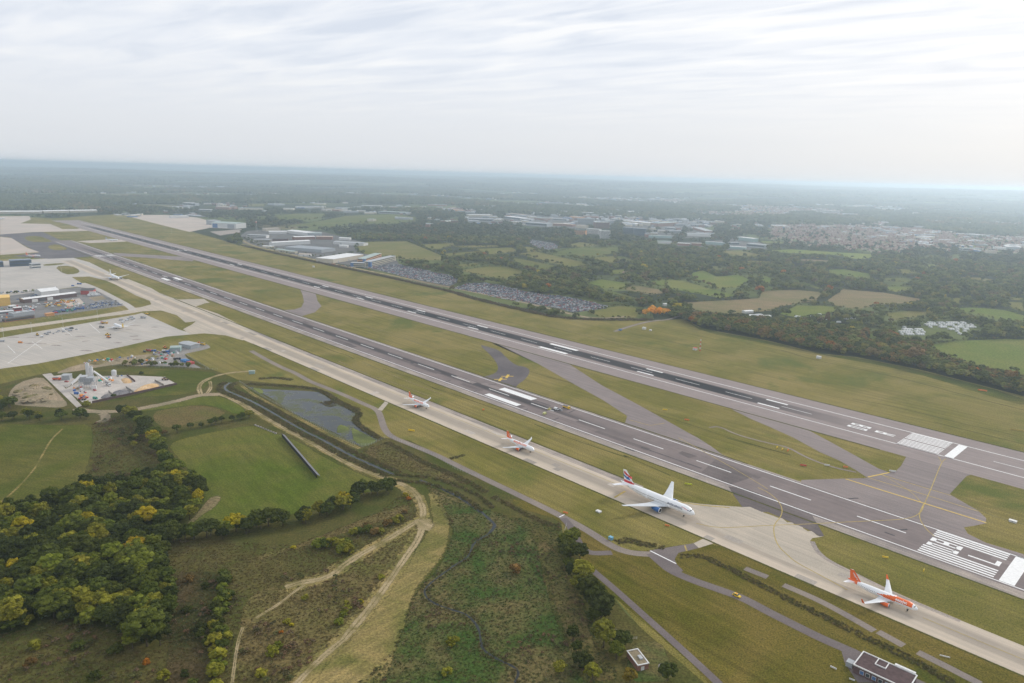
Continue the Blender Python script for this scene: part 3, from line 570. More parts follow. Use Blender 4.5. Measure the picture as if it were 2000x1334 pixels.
line('holding_position_line', 'K 780 728 K 950 692', 1.3, m_yell, 0, .14)
line('holding_position_line', 'H 1715 880 H 1880 925 H 1997 905', .8, m_yelld, 0, .13)
line('holding_position_line', 'M 800 488 M 885 438', 1.6, m_yelld, 0, .131)
line('path_marking', 'M 1080 904 M 1282 1004', .9, m_white, 0, .1); line('path_marking', 'M 370 640 M 410 620', .8, m_white, 0, .1); line('path_marking', 'M 1350 862 M 1365 905', 1.0, m_yelld, 0, .1)
m_gmark = ground_mat('grooved_tarmac', (.10, .09, .092), (.13, .115, .115), (.08, .075, .08), .05, .3, 1.0)
for s in ('H 275 585 H 320 572', 'H 490 665 H 525 652', 'H 890 808 H 925 795', 'H 1110 888 H 1165 865', 'H 1245 825 H 1290 805', 'H 615 605 H 680 602', 'M 1010 95 M 1480 260', 'H 970 725 H 1100 770', 'K 910 1157 K 990 1187', 'K 1030 1140 K 1090 1138', 'K 630 895 K 705 893', 'M 880 100 M 960 128'):
    line('runway_repair', s, 1.6, m_gmark, 0, .122)
fribbon('grass_track', gm('K -460 340 K -380 330 K -250 395 K 0 462 K 150 490 K 300 575 K 500 650 K 690 690'), 2.4, m_path, .06, 2, .2)
fribbon('grass_track', gm('J 100 735 J 400 825 J 800 900 J 1100 970 J 1400 1050 J 1700 1130 J 2040 1215'), 1.8, m_scrub, .06, 2, .3)
fsheet('greener_verge', gm('I 540 500 I 700 572 I 1200 662 I 1600 762 J 700 792 J 1200 892 J 1997 1098 J 2060 1190 J 1700 1090 J 1300 960 J 900 860 J 500 790 I 1100 670 I 700 600'), m_field2, .03, 1, 8)
for s in ('F 60 640 F 300 470 F 330 455', 'F 250 470 F 330 525', 'F 560 420 F 480 360', 'F 1000 330 F 1060 300', 'F 0 560 F 500 470 F 1000 385 F 1300 400', 'F 700 330 F 780 400', 'F 120 560 F 60 500'):
    line('stand_line', s, .5, m_yelld if 'F 1300' in s else m_white, 0, .1)
for i in range(40):
    x, y = AN(rnd.uniform(-1400, -820), rnd.uniform(150, 330)); u_, v_ = to_px(x, y)
    if pip(np.array([x]), np.array([y]), gm('F 0 450 F 1060 265 F 1380 380 F 950 500 F 0 670'))[0]: fsheet('oil_stain', [(x + rnd.uniform(2, 6) * math.cos(k) * 2, y + rnd.uniform(2, 6) * math.sin(k)) for k in (0, 1, 2, 3.1, 4.2, 5.2)], m_shld, .07 + .0003 * i, 1, 4)
# yellow crosses on the closed spur
for cx, cy in ((764, 542), (710, 566)):
    x, y = gp('H', cx, cy); qs = []
    for dx, dy in (((1, .06), (.06, 1))):
        pass
    c = [(x + a * 1.0, y + b) for a, b in ((-7.2, -1.0), (7.2, 1.0), (7.2, 3.0), (-7.2, 1.0))]
    d = [(x + a, y + b) for a, b in ((-2.6, -6.0), (.4, -6.0), (2.6, 8.0), (-.4, 8.0))]
    paint('closed_taxiway_cross', [c], m_yell, .13); paint('closed_taxiway_cross', [d], m_yell, .134)
# ---------------------------------------------------------------- countryside fields beyond the far runway
FIELDS = '''o B 1190 740 1260 695 1570 690 1700 740 1850 800 1840 830 1500 815 1380 790 1250 780|p B 540 490 700 470 920 470 940 490 850 510 600 510|p B 650 565 900 530 1100 490 1320 480 1480 475 1620 500 1660 520 1500 545 1300 555 1250 540 1000 570 900 565|p B 390 505 490 500 480 520
o C 70 710 340 700 370 715 190 752|o C 260 782 500 765 540 775 290 802|o C 510 745 790 735 850 760 640 792|o C 860 725 960 735 1040 760 920 770|p C 1120 775 1300 740 1640 735 1620 770 1500 800 1390 802|o C 1240 715 1330 690 1480 715 1300 735|o C 850 785 1000 770 1180 810 1420 860 1240 880 1060 840|o C 1430 815 1620 800 1740 830 1560 855|o C 400 915 600 885 790 890 900 930 760 970 620 960|o C 370 870 520 855 540 870 400 890|p C 760 810 900 830 1160 880 1060 900 900 880|f C 1380 1010 1500 985 1740 1020 1660 1060 1480 1045|b C 1660 1060 1760 1030 1990 1070 1980 1090 1880 1100|f C 1540 910 1690 905 1710 930 1600 940|f C 1870 1000 2000 990 2000 1040 1900 1030|o C 1400 1240 1640 1190 1820 1215 1760 1280 1500 1275|p C 1470 1070 1600 1080 1820 1140 1700 1132
f D 280 1000 420 985 560 1000 720 1050 800 1070 930 1105 800 1125 700 1100 580 1080 330 1030|f D 600 940 700 915 800 960 960 950 1050 985 960 1040 800 1050 720 1020 640 980|b D 580 1160 900 1145 1130 1130 1150 1080 1400 1070 1620 1090 1560 1150 1300 1190 1220 1220 870 1250 640 1220|f D 1290 1250 1430 1190 1600 1190 1760 1205 1700 1240 1450 1280|x D 1200 760 1400 750 1700 770 1997 785 1997 812 1900 825 1700 790 1400 778|o D 830 760 1000 765 1150 790 1100 805 900 790|f D 1640 910 1800 905 1997 940 1997 975 1850 960 1700 940|o D 1000 835 1200 840 1250 850 1050 850|p D 740 880 860 880 900 900 780 910|f D 1120 930 1250 985 1230 1030 1160 1000|p D 1340 960 1480 1000 1640 1060 1560 1050 1400 1000|b D 1400 830 1500 825 1690 835 1650 850
b E 470 1150 600 1065 900 1090 1200 1140 1100 1165 870 1180 700 1210 550 1190|f E 920 1040 1130 1040 1130 1060 1000 1080 930 1065|o E 970 900 1170 910 1150 935 1050 935|x E 1185 870 1300 865 1320 880 1240 895|f E 1470 1210 1620 1205 1850 1225 1997 1265 1997 1310 1750 1285 1560 1240|o E 1850 1160 1997 1165 1997 1230 1900 1210|o E 910 1245 1100 1230 1260 1240 1240 1270 980 1300|o E 1410 1125 1540 1130 1500 1180 1440 1150|f J 1240 700 1500 670 1860 655 2060 665 2060 930 1900 900 1600 840 1400 770|p E 880 970 1050 975 1180 1000 960 1002|o E 1400 960 1660 970 1800 990 1700 997|o E 1850 1118 1997 1128 1997 1147 1900 1142|x E 1520 720 1700 715 1720 725 1560 737|x A 20 362 180 362 180 372 20 376|o A 980 380 1250 372 1260 380 1000 392
o B 340 395 480 392 470 410 350 412|p B 1860 520 1990 510 1995 535 1900 540|p C 0 510 50 505 60 530 0 535|o C 330 720 680 716 690 728 400 735|p D 0 800 80 805 160 830 40 850|f D 1130 680 1330 690 1320 702 1160 702|p J 690 605 830 590 930 640 800 650'''
FM = dict(o=m_fieldo, p=m_fp, f=m_ff, b=m_brown, x=m_fieldb)
MASK = np.zeros((1334, 2000), np.uint8)      # survey mask: where no tree may stand
def mpaint(poly, val=1):
    u, v_ = to_px([p[0] for p in poly], [p[1] for p in poly]); pl = list(zip(u, v_))
    x0, x1 = max(0, int(min(u)) - 1), min(2000, int(max(u)) + 2); y0, y1 = max(0, int(min(v_)) - 1), min(1334, int(max(v_)) + 2)
    if x1 <= x0 or y1 <= y0: return
    gx, gy = np.meshgrid(np.arange(x0, x1) + .5, np.arange(y0, y1) + .5); MASK[y0:y1, x0:x1][pip(gx, gy, pl)] = val
HEDGES = []
zi = 0
for ln in FIELDS.split('\n'):
    for it in ln.split('|'):
        k = it.split(); poly = gm(' '.join(k[1:])); cx_, cy_ = sum(q[0] for q in poly) / len(poly), sum(q[1] for q in poly) / len(poly); poly = [(cx_ + (x - cx_) * 1.06, cy_ + (y - cy_) * 1.10) for x, y in poly]; fsheet('field', poly, FM[k[0]], .03 + .0005 * zi, 0, 5); zi += 1; mpaint(poly); HEDGES.append(poly)
mpaint([gp('A', -400, 520)] + south + [gp('J', 2400, 1200), gp('J', 2400, 3300), gp('F', -400, 3300)])
EXCL = ['B 270 645 330 605 460 592 900 605 1240 692 1240 725 1180 765 1290 795 1490 815 1520 865 1950 965 1980 1005 1900 1045 1280 895 900 835 500 745 300 705',
        'C 340 1055 450 1012 600 1007 1000 1092 1200 1112 1560 1187 1540 1212 1280 1248 1150 1212 700 1132', 'A 960 480 1300 470 1500 480 1700 530 1860 580 1880 610 1700 690 1250 545',
        'C 440 535 430 490 720 480 740 430 1100 418 1840 440 1840 520 1380 530 1380 590 1100 580 860 560', 'D 0 530 250 450 300 500 560 505 860 525 700 580 780 650 470 665 240 655 0 560', 'D 330 690 700 690 930 660 1100 680 1190 720 1190 748 860 755 480 725',
        'C 920 675 1000 668 1180 710 1150 745 1060 752 940 720', 'J 1000 630 1020 555 1180 570 1250 525 1500 512 1650 550 1590 595 1490 620 1400 585 1200 640', 'A 0 478 0 450 760 445 760 470', 'B 690 430 920 410 1190 425 1330 450 1600 470 1600 480 1300 480 940 455', 'D 1000 1270 1040 1220 1240 1225 1240 1270']
for s in EXCL[:3] + EXCL[6:] + ['I 200 490 I 215 395 I 430 390 I 430 480 I 330 492']: mpaint(gm(s))
m_est = ground_mat('estate_asphalt', (.135, .13, .125), (.11, .107, .102), (.16, .152, .145), .01, .06, .4, famt=.15)
for s in EXCL[:1] + EXCL[3:6]: sheet('estate_ground', gm(s), m_est, .026)
m_cpark = ground_mat('car_park_asphalt', (.11, .107, .107), (.14, .135, .135), (.09, .09, .09), .01, .08, .5, famt=.15)
CARP = [gm('B 1285 890 B 1400 872 B 1530 868 B 1700 905 B 1960 962 B 1985 1000 B 1900 1035 B 1600 975'), gm('C 350 1052 C 450 1014 C 600 1009 C 1000 1094 C 1200 1114 C 1555 1188 C 1530 1210 C 1280 1244 C 1150 1208 C 700 1130'), gm('C 930 690 C 960 675 C 1120 700 C 1180 735 C 1080 752 C 1000 735')]
for p in CARP: sheet('car_park', p, m_cpark, .056)
# ================================================================ BUILDINGS
m_roofw = plain('white_sheet_roof', (.76, .75, .73), .5, .3, .10, .12)
m_roofg = plain('grey_sheet_roof', (.40, .41, .42), .55, .3, .12, .12)
m_roofd = plain('dark_roof', (.11, .105, .105), .8, .2, .2, .3)
m_roofgr = plain('green_grey_roof', (.36, .43, .40), .55, .3, .12, .12)
m_rooft = plain('tile_roof', (.30, .20, .165), .85, .2, .2, .4)
m_roofs = plain('slate_glass_roof', (.24, .26, .28), .4, .4, .25, .25)
m_wallw = plain('white_cladding', (.66, .65, .63), .6); m_wallc = plain('cream_render', (.55, .49, .39), .8); m_wallg = plain('grey_cladding', (.36, .38, .40), .6)
m_brick = plain('red_brick', (.27, .14, .105), .9, .2, .2, .6); m_brickd = plain('dark_brick', (.13, .085, .085), .9, .2, .2, .7); m_wallb = plain('blue_cladding', (.08, .17, .36), .5)
m_wally = plain('yellow_cladding', (.78, .50, .14), .6); m_wallo = plain('orange_cladding', (.62, .30, .12), .6); m_navy = plain('navy_glass', (.045, .075, .13), .25, .5)
m_glass = plain('window_glass', (.05, .065, .08), .15, .6, .1); m_teal = plain('teal_cladding', (.30, .41, .40), .6); m_redc = plain('red_cladding', (.45, .08, .07), .6)
m_steel = plain('galvanised_steel', (.42, .43, .44), .45, .5, .15); m_dsteel = plain('dark_steel', (.10, .10, .11), .5, .4); m_cement = plain('pale_steel_silo', (.62, .62, .62), .5, .3, .08)
WALLS = dict(w=m_wallw, c=m_wallc, g=m_wallg, b=m_brick, B=m_wallb, y=m_wally, o=m_wallo, n=m_navy, t=m_teal, r=m_redc, d=m_brickd)
ROOFS = dict(w=m_roofw, g=m_roofg, d=m_roofd, e=m_roofgr, t=m_rooft, s=m_roofs, y=m_wally, o=m_wallo, c=m_concp, n=m_navy)
def see(q, h):
    """keep tree crowns from standing across a building that the survey saw clear"""
    u, v_ = to_px([a[0] for a in q], [a[1] for a in q], 0); u2, v2 = to_px([a[0] for a in q], [a[1] for a in q], h); a0, a1, b0, b1 = int(min(min(u), min(u2))), int(max(max(u), max(u2))) + 1, int(min(min(v_), min(v2))), int(max(max(v_), max(v2))) + 1
    if a1 > 0 and a0 < 2000 and b1 > 0 and b0 < 1334: MASK[max(0, b0):b1, max(0, a0):a1] = 1
def building(name, c, x1, y1, x2, y2, d, h, wall='w', roof='w', label=None, group=None, cat='building', bands=0, doors=0, gable=0.0, vents=0):
    """front base edge from the survey, depth d away from the viewer, height h"""
    p, q = Vector(gp(c, x1, y1)), Vector(gp(c, x2, y2)); e = q - p; w = e.length; ang = math.atan2(e.y, e.x)
    see([(p.x + e.x * s_ - e.y / w * d * q_, p.y + e.y * s_ + e.x / w * d * q_) for s_, q_ in ((-.02, 0), (1.02, 0), (1.02, 1), (-.02, 1))], h)
    t = empty(name, (p.x, p.y, 0), ang); tag(t, label, cat, group)
    b = B(); b.box(0, w, 0, d, 0, h); b.out('wall', WALLS[wall], t)
    r = B()
    if gable:
        r.add([(-.5, -.5, h), (w + .5, -.5, h), (w + .5, d + .5, h), (-.5, d + .5, h), (-.5, d / 2, h + gable), (w + .5, d / 2, h + gable)], [(0, 1, 5, 4), (2, 3, 4, 5), (0, 4, 3), (1, 2, 5)])
    else:
        r.box(-.3, w + .3, -.3, d + .3, h + .003, h + .6); r.box(.8, w - .8, .8, d - .8, h + .6, h + .603 + d * .012, 0, .9, .3)
    ro = r.out('roof', ROOFS[roof], t)
    for k in range(vents):
        u = (k + .5) / vents * w; vb = B(); vb.box(u - 1.2, u + 1.2, d * .35, d * .35 + 2.4, h + .5, h + 2.0); vb.out('roof_unit', m_wallg, ro)
    for k in range(bands):
        z0 = h * (k + .35) / bands; z1 = h * (k + .80) / bands
        wb = B(); wb.box(w * .03, w * .97, -.12, .1, z0, z1); wb.box(-.12, .1, d * .06, d * .94, z0, z1); wb.out('window_band', m_glass, t)
    for k in range(doors):
        u = (k + .5) / doors * w; db = B(); db.box(u - 2.2, u + 2.2, -.15, .1, .0, min(h * .7, 4.5)); db.out('door', m_wallg, t)
    return t
BL = building
# aircraft hangar across the runways
hg = BL('hangar', 'A', 1655, 578, 1845, 588, 62, 19, 'w', 'e', 'long pale hangar with green grey roof and blue doors beyond the far runway', None, 'hangar', 0, 0, 4)
for x0, x1, mt in ((4, 26, m_wallb), (30, 44, m_wallw), (70, 100, m_wallg)): b_ = B(); b_.box(x0, x1, -.4, .2, 0, 16); b_.out('hangar_door', mt, hg)
BL('hangar', 'A', 1612, 553, 1655, 558, 40, 17, 'g', 'g', 'dark grey hangar annex left of the long pale hangar', None, 'hangar')
BL('terminal_shed', 'A', 1340, 505, 1475, 502, 30, 9, 'w', 'w', 'low white shed on the far apron beyond the runway end', None, 'building')
for i, (x, y, x2, y2, h) in enumerate(((0, 470, 330, 468, 9), (345, 466, 540, 462, 9), (550, 462, 765, 458, 9))):
    BL('long_shed', 'A', x, y, x2, y2, 50, h, 'c', 'w', ['leftmost', 'middle', 'rightmost'][i] + ' of three long pale sheds beyond the runway end', None, 'shed', 0, 0, 3)
# industrial estate beyond the far runway
EST = [('warehouse', 'B', 530, 722, 825, 706, 22, 10, 'w', 'w', 'long white roofed shed behind the glazed dark roof beyond the far runway', 0, 0, 2), ('warehouse', 'B', 625, 752, 912, 776, 62, 8, 'g', 's', 'wide dark roofed hall with ribbed glazing on the estate beyond the runway', 0, 0, 0),
 ('shed', 'B', 552, 762, 620, 772, 16, 6, 'c', 'e', 'small pale green shed left of a pair by the perimeter track', 0, 1, 1.5), ('shed', 'B', 625, 776, 695, 782, 16, 6, 'c', 'e', 'small pale green shed right of a pair by the perimeter track', 0, 1, 1.5), ('shed', 'B', 730, 802, 812, 806, 18, 6, 'w', 'c', 'small cream shed among trees by the perimeter track', 0, 1, 1.5),
 ('warehouse', 'B', 1003, 858, 1240, 818, 52, 10, 'c', 'w', 'large beige warehouse with pale grey roof left of the blue and orange hotel', 0, 3, 0),
 ('hotel', 'B', 1295, 885, 1492, 836, 17, 12, 'c', 'g', 'cream and orange hotel block with blue corner at the car park', 3, 0, 0), ('hotel', 'B', 1140, 882, 1255, 886, 15, 9, 'c', 'g', 'low cream hotel wing with blue corner left of the car park', 2, 0, 0), ('hotel', 'B', 1252, 852, 1380, 806, 20, 9, 'o', 'e', 'orange walled hotel wing behind the blue cornered block', 2, 0, 0),
 ('warehouse', 'B', 1005, 708, 1240, 722, 30, 8, 'w', 'g', 'pale grey warehouse at the edge of the big green field', 0, 2, 2), ('shed', 'B', 1050, 732, 1112, 735, 12, 6, 'w', 'w', 'small white shed in front of the pale grey warehouse by the field', 0, 0, 1.5), ('shed', 'B', 1048, 675, 1132, 678, 20, 7, 'w', 'w', 'white shed behind the pale grey warehouse by the field', 0, 0, 1.5),
 ('warehouse', 'B', 478, 606, 592, 601, 26, 9, 'c', 'c', 'beige flat roofed block behind the estate at its left end', 0, 0, 0), ('warehouse', 'B', 500, 627, 640, 627, 22, 8, 'w', 'w', 'white roofed block in front of the beige block on the estate', 0, 0, 2), ('warehouse', 'B', 640, 622, 800, 642, 42, 10, 'w', 'w', 'big white roofed warehouse at the back of the estate', 0, 0, 2), ('warehouse', 'B', 803, 642, 915, 642, 34, 9, 'g', 'e', 'green roofed warehouse at the back of the estate', 0, 0, 2),
 ('warehouse', 'B', 700, 674, 862, 670, 26, 9, 'b', 'w', 'brick warehouse with pale roof in the middle of the estate', 0, 0, 2), ('warehouse', 'B', 868, 670, 996, 672, 22, 9, 'b', 'c', 'brick warehouse with beige roof right of the middle of the estate', 0, 0, 2), ('office', 'B', 530, 694, 652, 694, 18, 11, 'b', 'd', 'red brick office block with rows of windows on the estate', 3, 0, 0), ('office', 'B', 330, 657, 480, 662, 26, 9, 'w', 'g', 'grey white office at the left end of the estate', 2, 0, 0), ('office', 'B', 380, 692, 512, 694, 20, 8, 'c', 'g', 'low beige office at the front left of the estate', 2, 0, 0), ('shed', 'B', 448, 738, 522, 742, 14, 6, 'c', 'w', 'small pale shed at the front left corner of the estate', 0, 1, 1.5)]
for nm, c, x1, y1, x2, y2, d, h, w, r, lb, bands, doors, gab in EST:
    t = BL(nm, c, x1, y1, x2, y2, d, h, w, r, lb, None, nm, bands, doors, gab)
    if nm == 'hotel':
        b_ = B(); b_.box(-.6, 7, -.6, 6, 0, h * .97); b_.out('corner_tower', m_wallb, t)
# maintenance yard
t = BL('workshop', 'F', 190, 170, 602, 118, 15, 6.5, 'd', 'w', 'long workshop with white sheet roof in the maintenance yard', None, 'workshop', 0, 0, 1.6)
for k, u in enumerate((12, 24, 36)): b_ = B(); b_.box(u, u + 9, -.2, .1, 0, 5); b_.out('roller_door', m_wallw if k != 1 else m_dsteel, t)
BL('store', 'F', 325, 112, 465, 96, 26, 7, 'w', 'w', 'broad pale hipped roof behind the long workshop in the yard', None, 'building', 0, 0, 4)
t = BL('office', 'F', 632, 102, 728, 100, 20, 7, 'r', 'd', 'dark roofed red walled office at the back corner of the yard', None, 'office', 0, 0, 3); b_ = B(); b_.box(14, 24, -3.2, -.3, 0, 5.5); b_.out('porch', m_wallw, t)
BL('store', 'F', -160, 205, 85, 188, 34, 13, 'y', 'y', 'tall yellow building at the left edge of the yard', None, 'building', 0, 0, 0)
BL('store', 'F', 40, 320, 272, 287, 9, 4, 'b', 'd', 'long low red brick row along the yard front fence', None, 'building', 1, 0, 0)
BL('store', 'F', 108, 276, 272, 252, 14, 4.5, 'g', 'g', 'flat grey roofed hall behind the red brick row', None, 'building', 0, 0, 0, 3)
BL('cabin', 'F', -60, 264, 110, 250, 9, 4, 'w', 'w', 'white site cabin row at the left of the yard', None, 'cabin', 1)
BL('cabin', 'F', 115, 248, 175, 242, 8, 8, 'r', 'w', 'red and white striped cabin tower in the yard', None, 'cabin', 2)
BL('cabin', 'F', 85, 218, 130, 212, 8, 5, 'w', 'w', 'white cabin with row of windows before the yellow building', None, 'cabin', 1)
BL('cabin', 'F', 365, 272, 427, 264, 7, 3.5, 'o', 'o', 'small orange roofed shed at the yard front fence', None, 'shed')
BL('pier_building', 'A', 80, 884, 250, 876, 26, 13, 'n', 'n', 'dark navy glazed pier building at the far left apron', None, 'building', 2); BL('pier_building', 'A', 250, 902, 322, 897, 16, 11, 'w', 'g', 'pale block at the end of the navy pier building', None, 'building', 2)
BL('pier_building', 'A', -80, 890, 30, 884, 22, 11, 'n', 'n', 'dark blue structure at the left edge of the apron', None, 'building', 1)
# gravel yard sheds
BL('warehouse', 'F', 1398, 508, 1490, 530, 14, 5, 'g', 'g', 'grey roofed store shed in the gravel yard by the taxiway', None, 'shed', 0, 0, 1.2); BL('shed', 'F', 1332, 550, 1410, 547, 11, 5.5, 't', 'e', 'teal green shed in the gravel yard', None, 'shed', 0, 2, 1.2)
BL('shed', 'F', 483, 770, 545, 768, 8, 5, 'g', 'g', 'blue grey shed beside the concrete plant road', None, 'shed', 0, 1, .8)
BL('cabin', 'G', 345, 524, 390, 522, 3, 3, 't', 'e', 'small green cabin on the bank above the stream bend', None, 'cabin')
# the dark brick building at the lower right and the flat roofed hut
def brick_block():
    p, q = Vector(gp('L', 660, 1255)), Vector(gp('L', 1010, 1420)); e = q - p; ang = math.atan2(e.y, e.x); w = e.length + 4; d, h = 13.5, 4.2
    t = empty('fire_station', (p.x, p.y, 0), ang); tag(t, 'dark brick flat roofed building with white parapet at the lower right corner', 'building')
    B().box(0, w, 0, d, 0, h).out('wall', m_brickd, t)
    B().box(.4, w - .4, .4, d - .4, h + .003, h + .25).out('roof', plain('brown_felt_roof', (.10, .068, .068), .9, .1, .25, .5), t)
    pr = B()
    for a in ((-.25, w + .25, -.25, .25), (-.25, w + .25, d - .25, d + .25), (-.25, .25, .25, d - .25), (w - .25, w + .25, .25, d - .25)): pr.box(*a, h + .004, h + .55)
    pr.out('parapet', m_wallw, t)
    n = B()
    for a in ((7.0, 12.0, 7.4, 7.8), (7.0, 7.4, 7.8, d - .3), (11.6, 12.0, 7.8, d - .3)): n.box(*a, h + .26, h + .75)
    n.out('parapet', m_wallw, t)
    B().box(14, 23, d + .3, d + 1.6, h - .8, h + .8).out('canopy', m_wallw, t)
    for k, u in enumerate((3.0, 5.6, 8.4, 11.2, 14.2, 17.5, 20.5)):
        f = B().box(u, u + 1.9, -.14, .1, 1.2, 3.2).out('window', m_wallw, t); B().box(u + .15, u + 1.75, -.2, -.142, 1.35, 3.05).out('pane', m_glass if k % 2 else m_wallb, f)
    B().box(-4.2, -1.2, 2.5, 6, 0, 2.6).out('bin_store', m_wallg, t)
    return t
brick_block()
def hut():
    p, q = Vector(gp('N', 980, 1245)), Vector(gp('N', 1066, 1226)); e = q - p; ang = math.atan2(e.y, e.x); w = e.length; d, h = 11.0, 3.0
    t = empty('pump_hut', (p.x, p.y, 0), ang); tag(t, 'small flat roofed brick hut with white parapet among the trees', 'hut')
    B().box(0, w, 0, d, 0, h).out('wall', m_brick, t); B().box(.3, w - .3, .3, d - .3, h + .003, h + .12).out('roof', m_soil, t)
    pr = B()
    for a in ((-.2, w + .2, -.2, .35), (-.2, w + .2, d - .35, d + .2), (-.2, .35, .35, d - .35), (w - .35, w + .2, .35, d - .35)): pr.box(*a, h + .004, h + .4)
    pr.out('parapet', m_wallw, t); B().box(w * .5, w * .8, d * .3, d * .55, h + .13, h + .8).out('roof_unit', m_steel, t); B().box(w * .3, w * .6, -.1, .1, 0, 2.1).out('door', m_wallw, t)
hut()
# concrete batching plant
def plant():
    for k, (x, y) in enumerate(((692, 758), (720, 776))):
        px, py = gp('F', x, y); t = empty('silo', (px, py, 0)); tag(t, ['taller left white cement silo of the batching plant', 'right white cement silo of the batching plant'][k], 'silo', 'cement silos')
        hh = (17.0, 15.5)[k]; B().cyl((0, 0, 5), (0, 0, hh), 2.0, 2.0, 18).cyl((0, 0, 2.5), (0, 0, 5), .6, 2.0, 18).out('tank', m_cement, t, False)
        B().cyl((0, 0, hh), (0, 0, hh + 1.2), .9, .9, 10).out('filter', m_steel, t)
        for a in range(4): ca, sa = math.cos(a * 1.57 + .7) * 2.0, math.sin(a * 1.57 + .7) * 2.0; B().cyl((ca, sa, 0), (ca, sa, 7), .18, .18, 6).out('leg', m_steel, t)
        r = B()
        for a in range(10):
            ca, sa = math.cos(a * .628) * 2.2, math.sin(a * .628) * 2.2; cb, sb = math.cos(a * .628 + .628) * 2.2, math.sin(a * .628 + .628) * 2.2; r.cyl((ca, sa, hh), (ca, sa, hh + 1.1), .05, .05, 4); r.cyl((ca, sa, hh + 1.08), (cb, sb, hh + 1.08), .05, .05, 4)
        tag(r.out('guard_rail', m_steel, t), kind='stuff')
    px, py = gp('F', 690, 830); t = empty('batching_tower', (px, py, 0), .3); tag(t, 'grey lattice batching tower below the two silos', 'plant')
    fr = B()
    for x in (-7, -2.5, 2.5, 7):
        for y in (-4, 4): fr.cyl((x, y, 0), (x, y, 11), .25, .25, 6)
    for z in (4, 7.5, 11):
        for y in (-4, 4): fr.cyl((-7, y, z), (7, y, z), .2, .2, 6)
        for x in (-7, -2.5, 2.5, 7): fr.cyl((x, -4, z), (x, 4, z), .2, .2, 6)
    for x in (-7, -2.5, 2.5):
        for z in (0, 4, 7.5): fr.cyl((x, -4, z), (x + 4.5, -4, z + 3.5), .12, .12, 5)
    fr.out('frame', m_steel, t); B().box(-6.5, 6.5, -3.6, 3.6, 7.6, 11.5, 0, .9, .9).box(-3, 3, -3, 3, 4.2, 7.4, 0, 1.2, 1.2).out('hopper', m_wallg, t); B().box(-6, 0, -3.8, 3.8, 11.6, 13.2).out('canopy', m_steel, t); B().box(4, 9, -6, -4.2, 0, 3.4).out('control_cabin', m_wallw, t)
    for k, (c0, c1, z0, z1, lb) in enumerate((((740, 770), (840, 795), 9, 2, 'white covered conveyor running right from the batching tower'), ((640, 790), (560, 818), 8, 1.5, 'white covered conveyor running left from the batching tower'))):
        a, b = gp('F', *c0), gp('F', *c1); t = empty('conveyor', (a[0], a[1], 0)); tag(t, lb, 'conveyor'); d = Vector((b[0] - a[0], b[1] - a[1], 0)); n = Vector((-d.y, d.x, 0)).normalized() * .9
        z = Vector((0, 0, 1)); P = [z * z0 - n, z * z0 + n, z * (z0 + 1.6) + n, z * (z0 + 1.6) - n]; Q = [d + z * z1 - n, d + z * z1 + n, d + z * (z1 + 1.6) + n, d + z * (z1 + 1.6) - n]
        B().loft([P, Q]).out('gallery', m_wallw, t)
        for s in (.25, .75): m_ = d * s; B().cyl((m_.x, m_.y, 0), (m_.x, m_.y, z0 + (z1 - z0) * s), .2, .2, 6).out('leg', m_steel, t)
    px, py = gp('F', 892, 730); t = empty('water_tank', (px, py, 0)); tag(t, 'short white round tank at the back of the batching plant', 'tank'); B().cyl((0, 0, 0), (0, 0, 5), 2.6, 2.6, 18).out('shell', m_cement, t); B().cyl((0, 0, 5), (0, 0, 6.2), 2.6, .5, 18).out('lid', m_cement, t)
    # stock bays: heaps and their walls
    def heap(s, h, mat, lb):
        p = gm(s); cx = sum(q[0] for q in p) / len(p); cy = sum(q[1] for q in p) / len(p); p = chaikin(p, 2); v = []; f = []; n = len(p)
        for k_, (sc, z) in enumerate(((1, .06), (.8, .45 * h), (.5, .85 * h), (.2, h))): v += [(cx + (x - cx) * sc * (1 + (rnd.random() - .5) * .12 * (k_ > 0)), cy + (y - cy) * sc, z * (1 + (rnd.random() - .5) * .25 * (k_ > 0))) for x, y in p]
        for j in range(3): f += [(j * n + i, j * n + (i + 1) % n, (j + 1) * n + (i + 1) % n, (j + 1) * n + i) for i in range(n)]
        f.append(tuple(range(3 * n, 4 * n))); o = ob('stock_heap', me('stock_heap', v, f, mat)); tag(o, lb, 'heap')
    heap('F 1040 858 F 1110 815 F 1200 790 F 1265 810 F 1180 845 F 1060 868', 2.2, m_sand, 'orange sand heap in the front bay of the plant'); heap('F 940 760 F 1000 750 F 1050 790 F 960 800', 1.8, m_sand, 'tan sand heap in the back bay of the plant')
    heap('F 860 890 F 900 850 F 1000 840 F 1030 875 F 940 895', 2.0, m_agg, 'dark grey gravel heap beside the orange sand'); heap('F 780 920 F 800 890 F 860 880 F 880 905', 2.0, m_agg, 'small grey gravel heap by the front wall of the plant')
    heap('F 860 800 F 900 770 F 960 770 F 960 800', 1.5, m_plant, 'pale gravel heap behind the conveyor of the plant')
    for s_, h_, m_, lb in (('F 470 700 F 560 665 F 640 650 F 600 690', 1.6, m_soil, 'pale soil heap left on the spoil strip behind the plant'), ('F 680 640 F 800 615 F 860 625 F 760 655', 1.8, m_brown, 'brown soil heap in the middle of the spoil strip'), ('F 880 615 F 980 590 F 1040 600 F 940 630', 2.0, m_soil, 'soil heap at the right of the spoil strip'), ('F 1120 600 F 1220 570 F 1260 590 F 1180 612', 1.8, m_brown, 'brown soil heap below the gravel yard trucks'), ('F 1100 640 F 1160 620 F 1220 640', 1.4, m_agg, 'grey heap in the gravel yard')): heap(s_, h_, m_, lb)
    heap('F 80 900 F 160 830 F 300 770 F 380 800 F 430 870 F 460 950 F 300 960 F 140 960', 3.0, m_soil, 'wide spoil heap of pale soil left of the plant road')
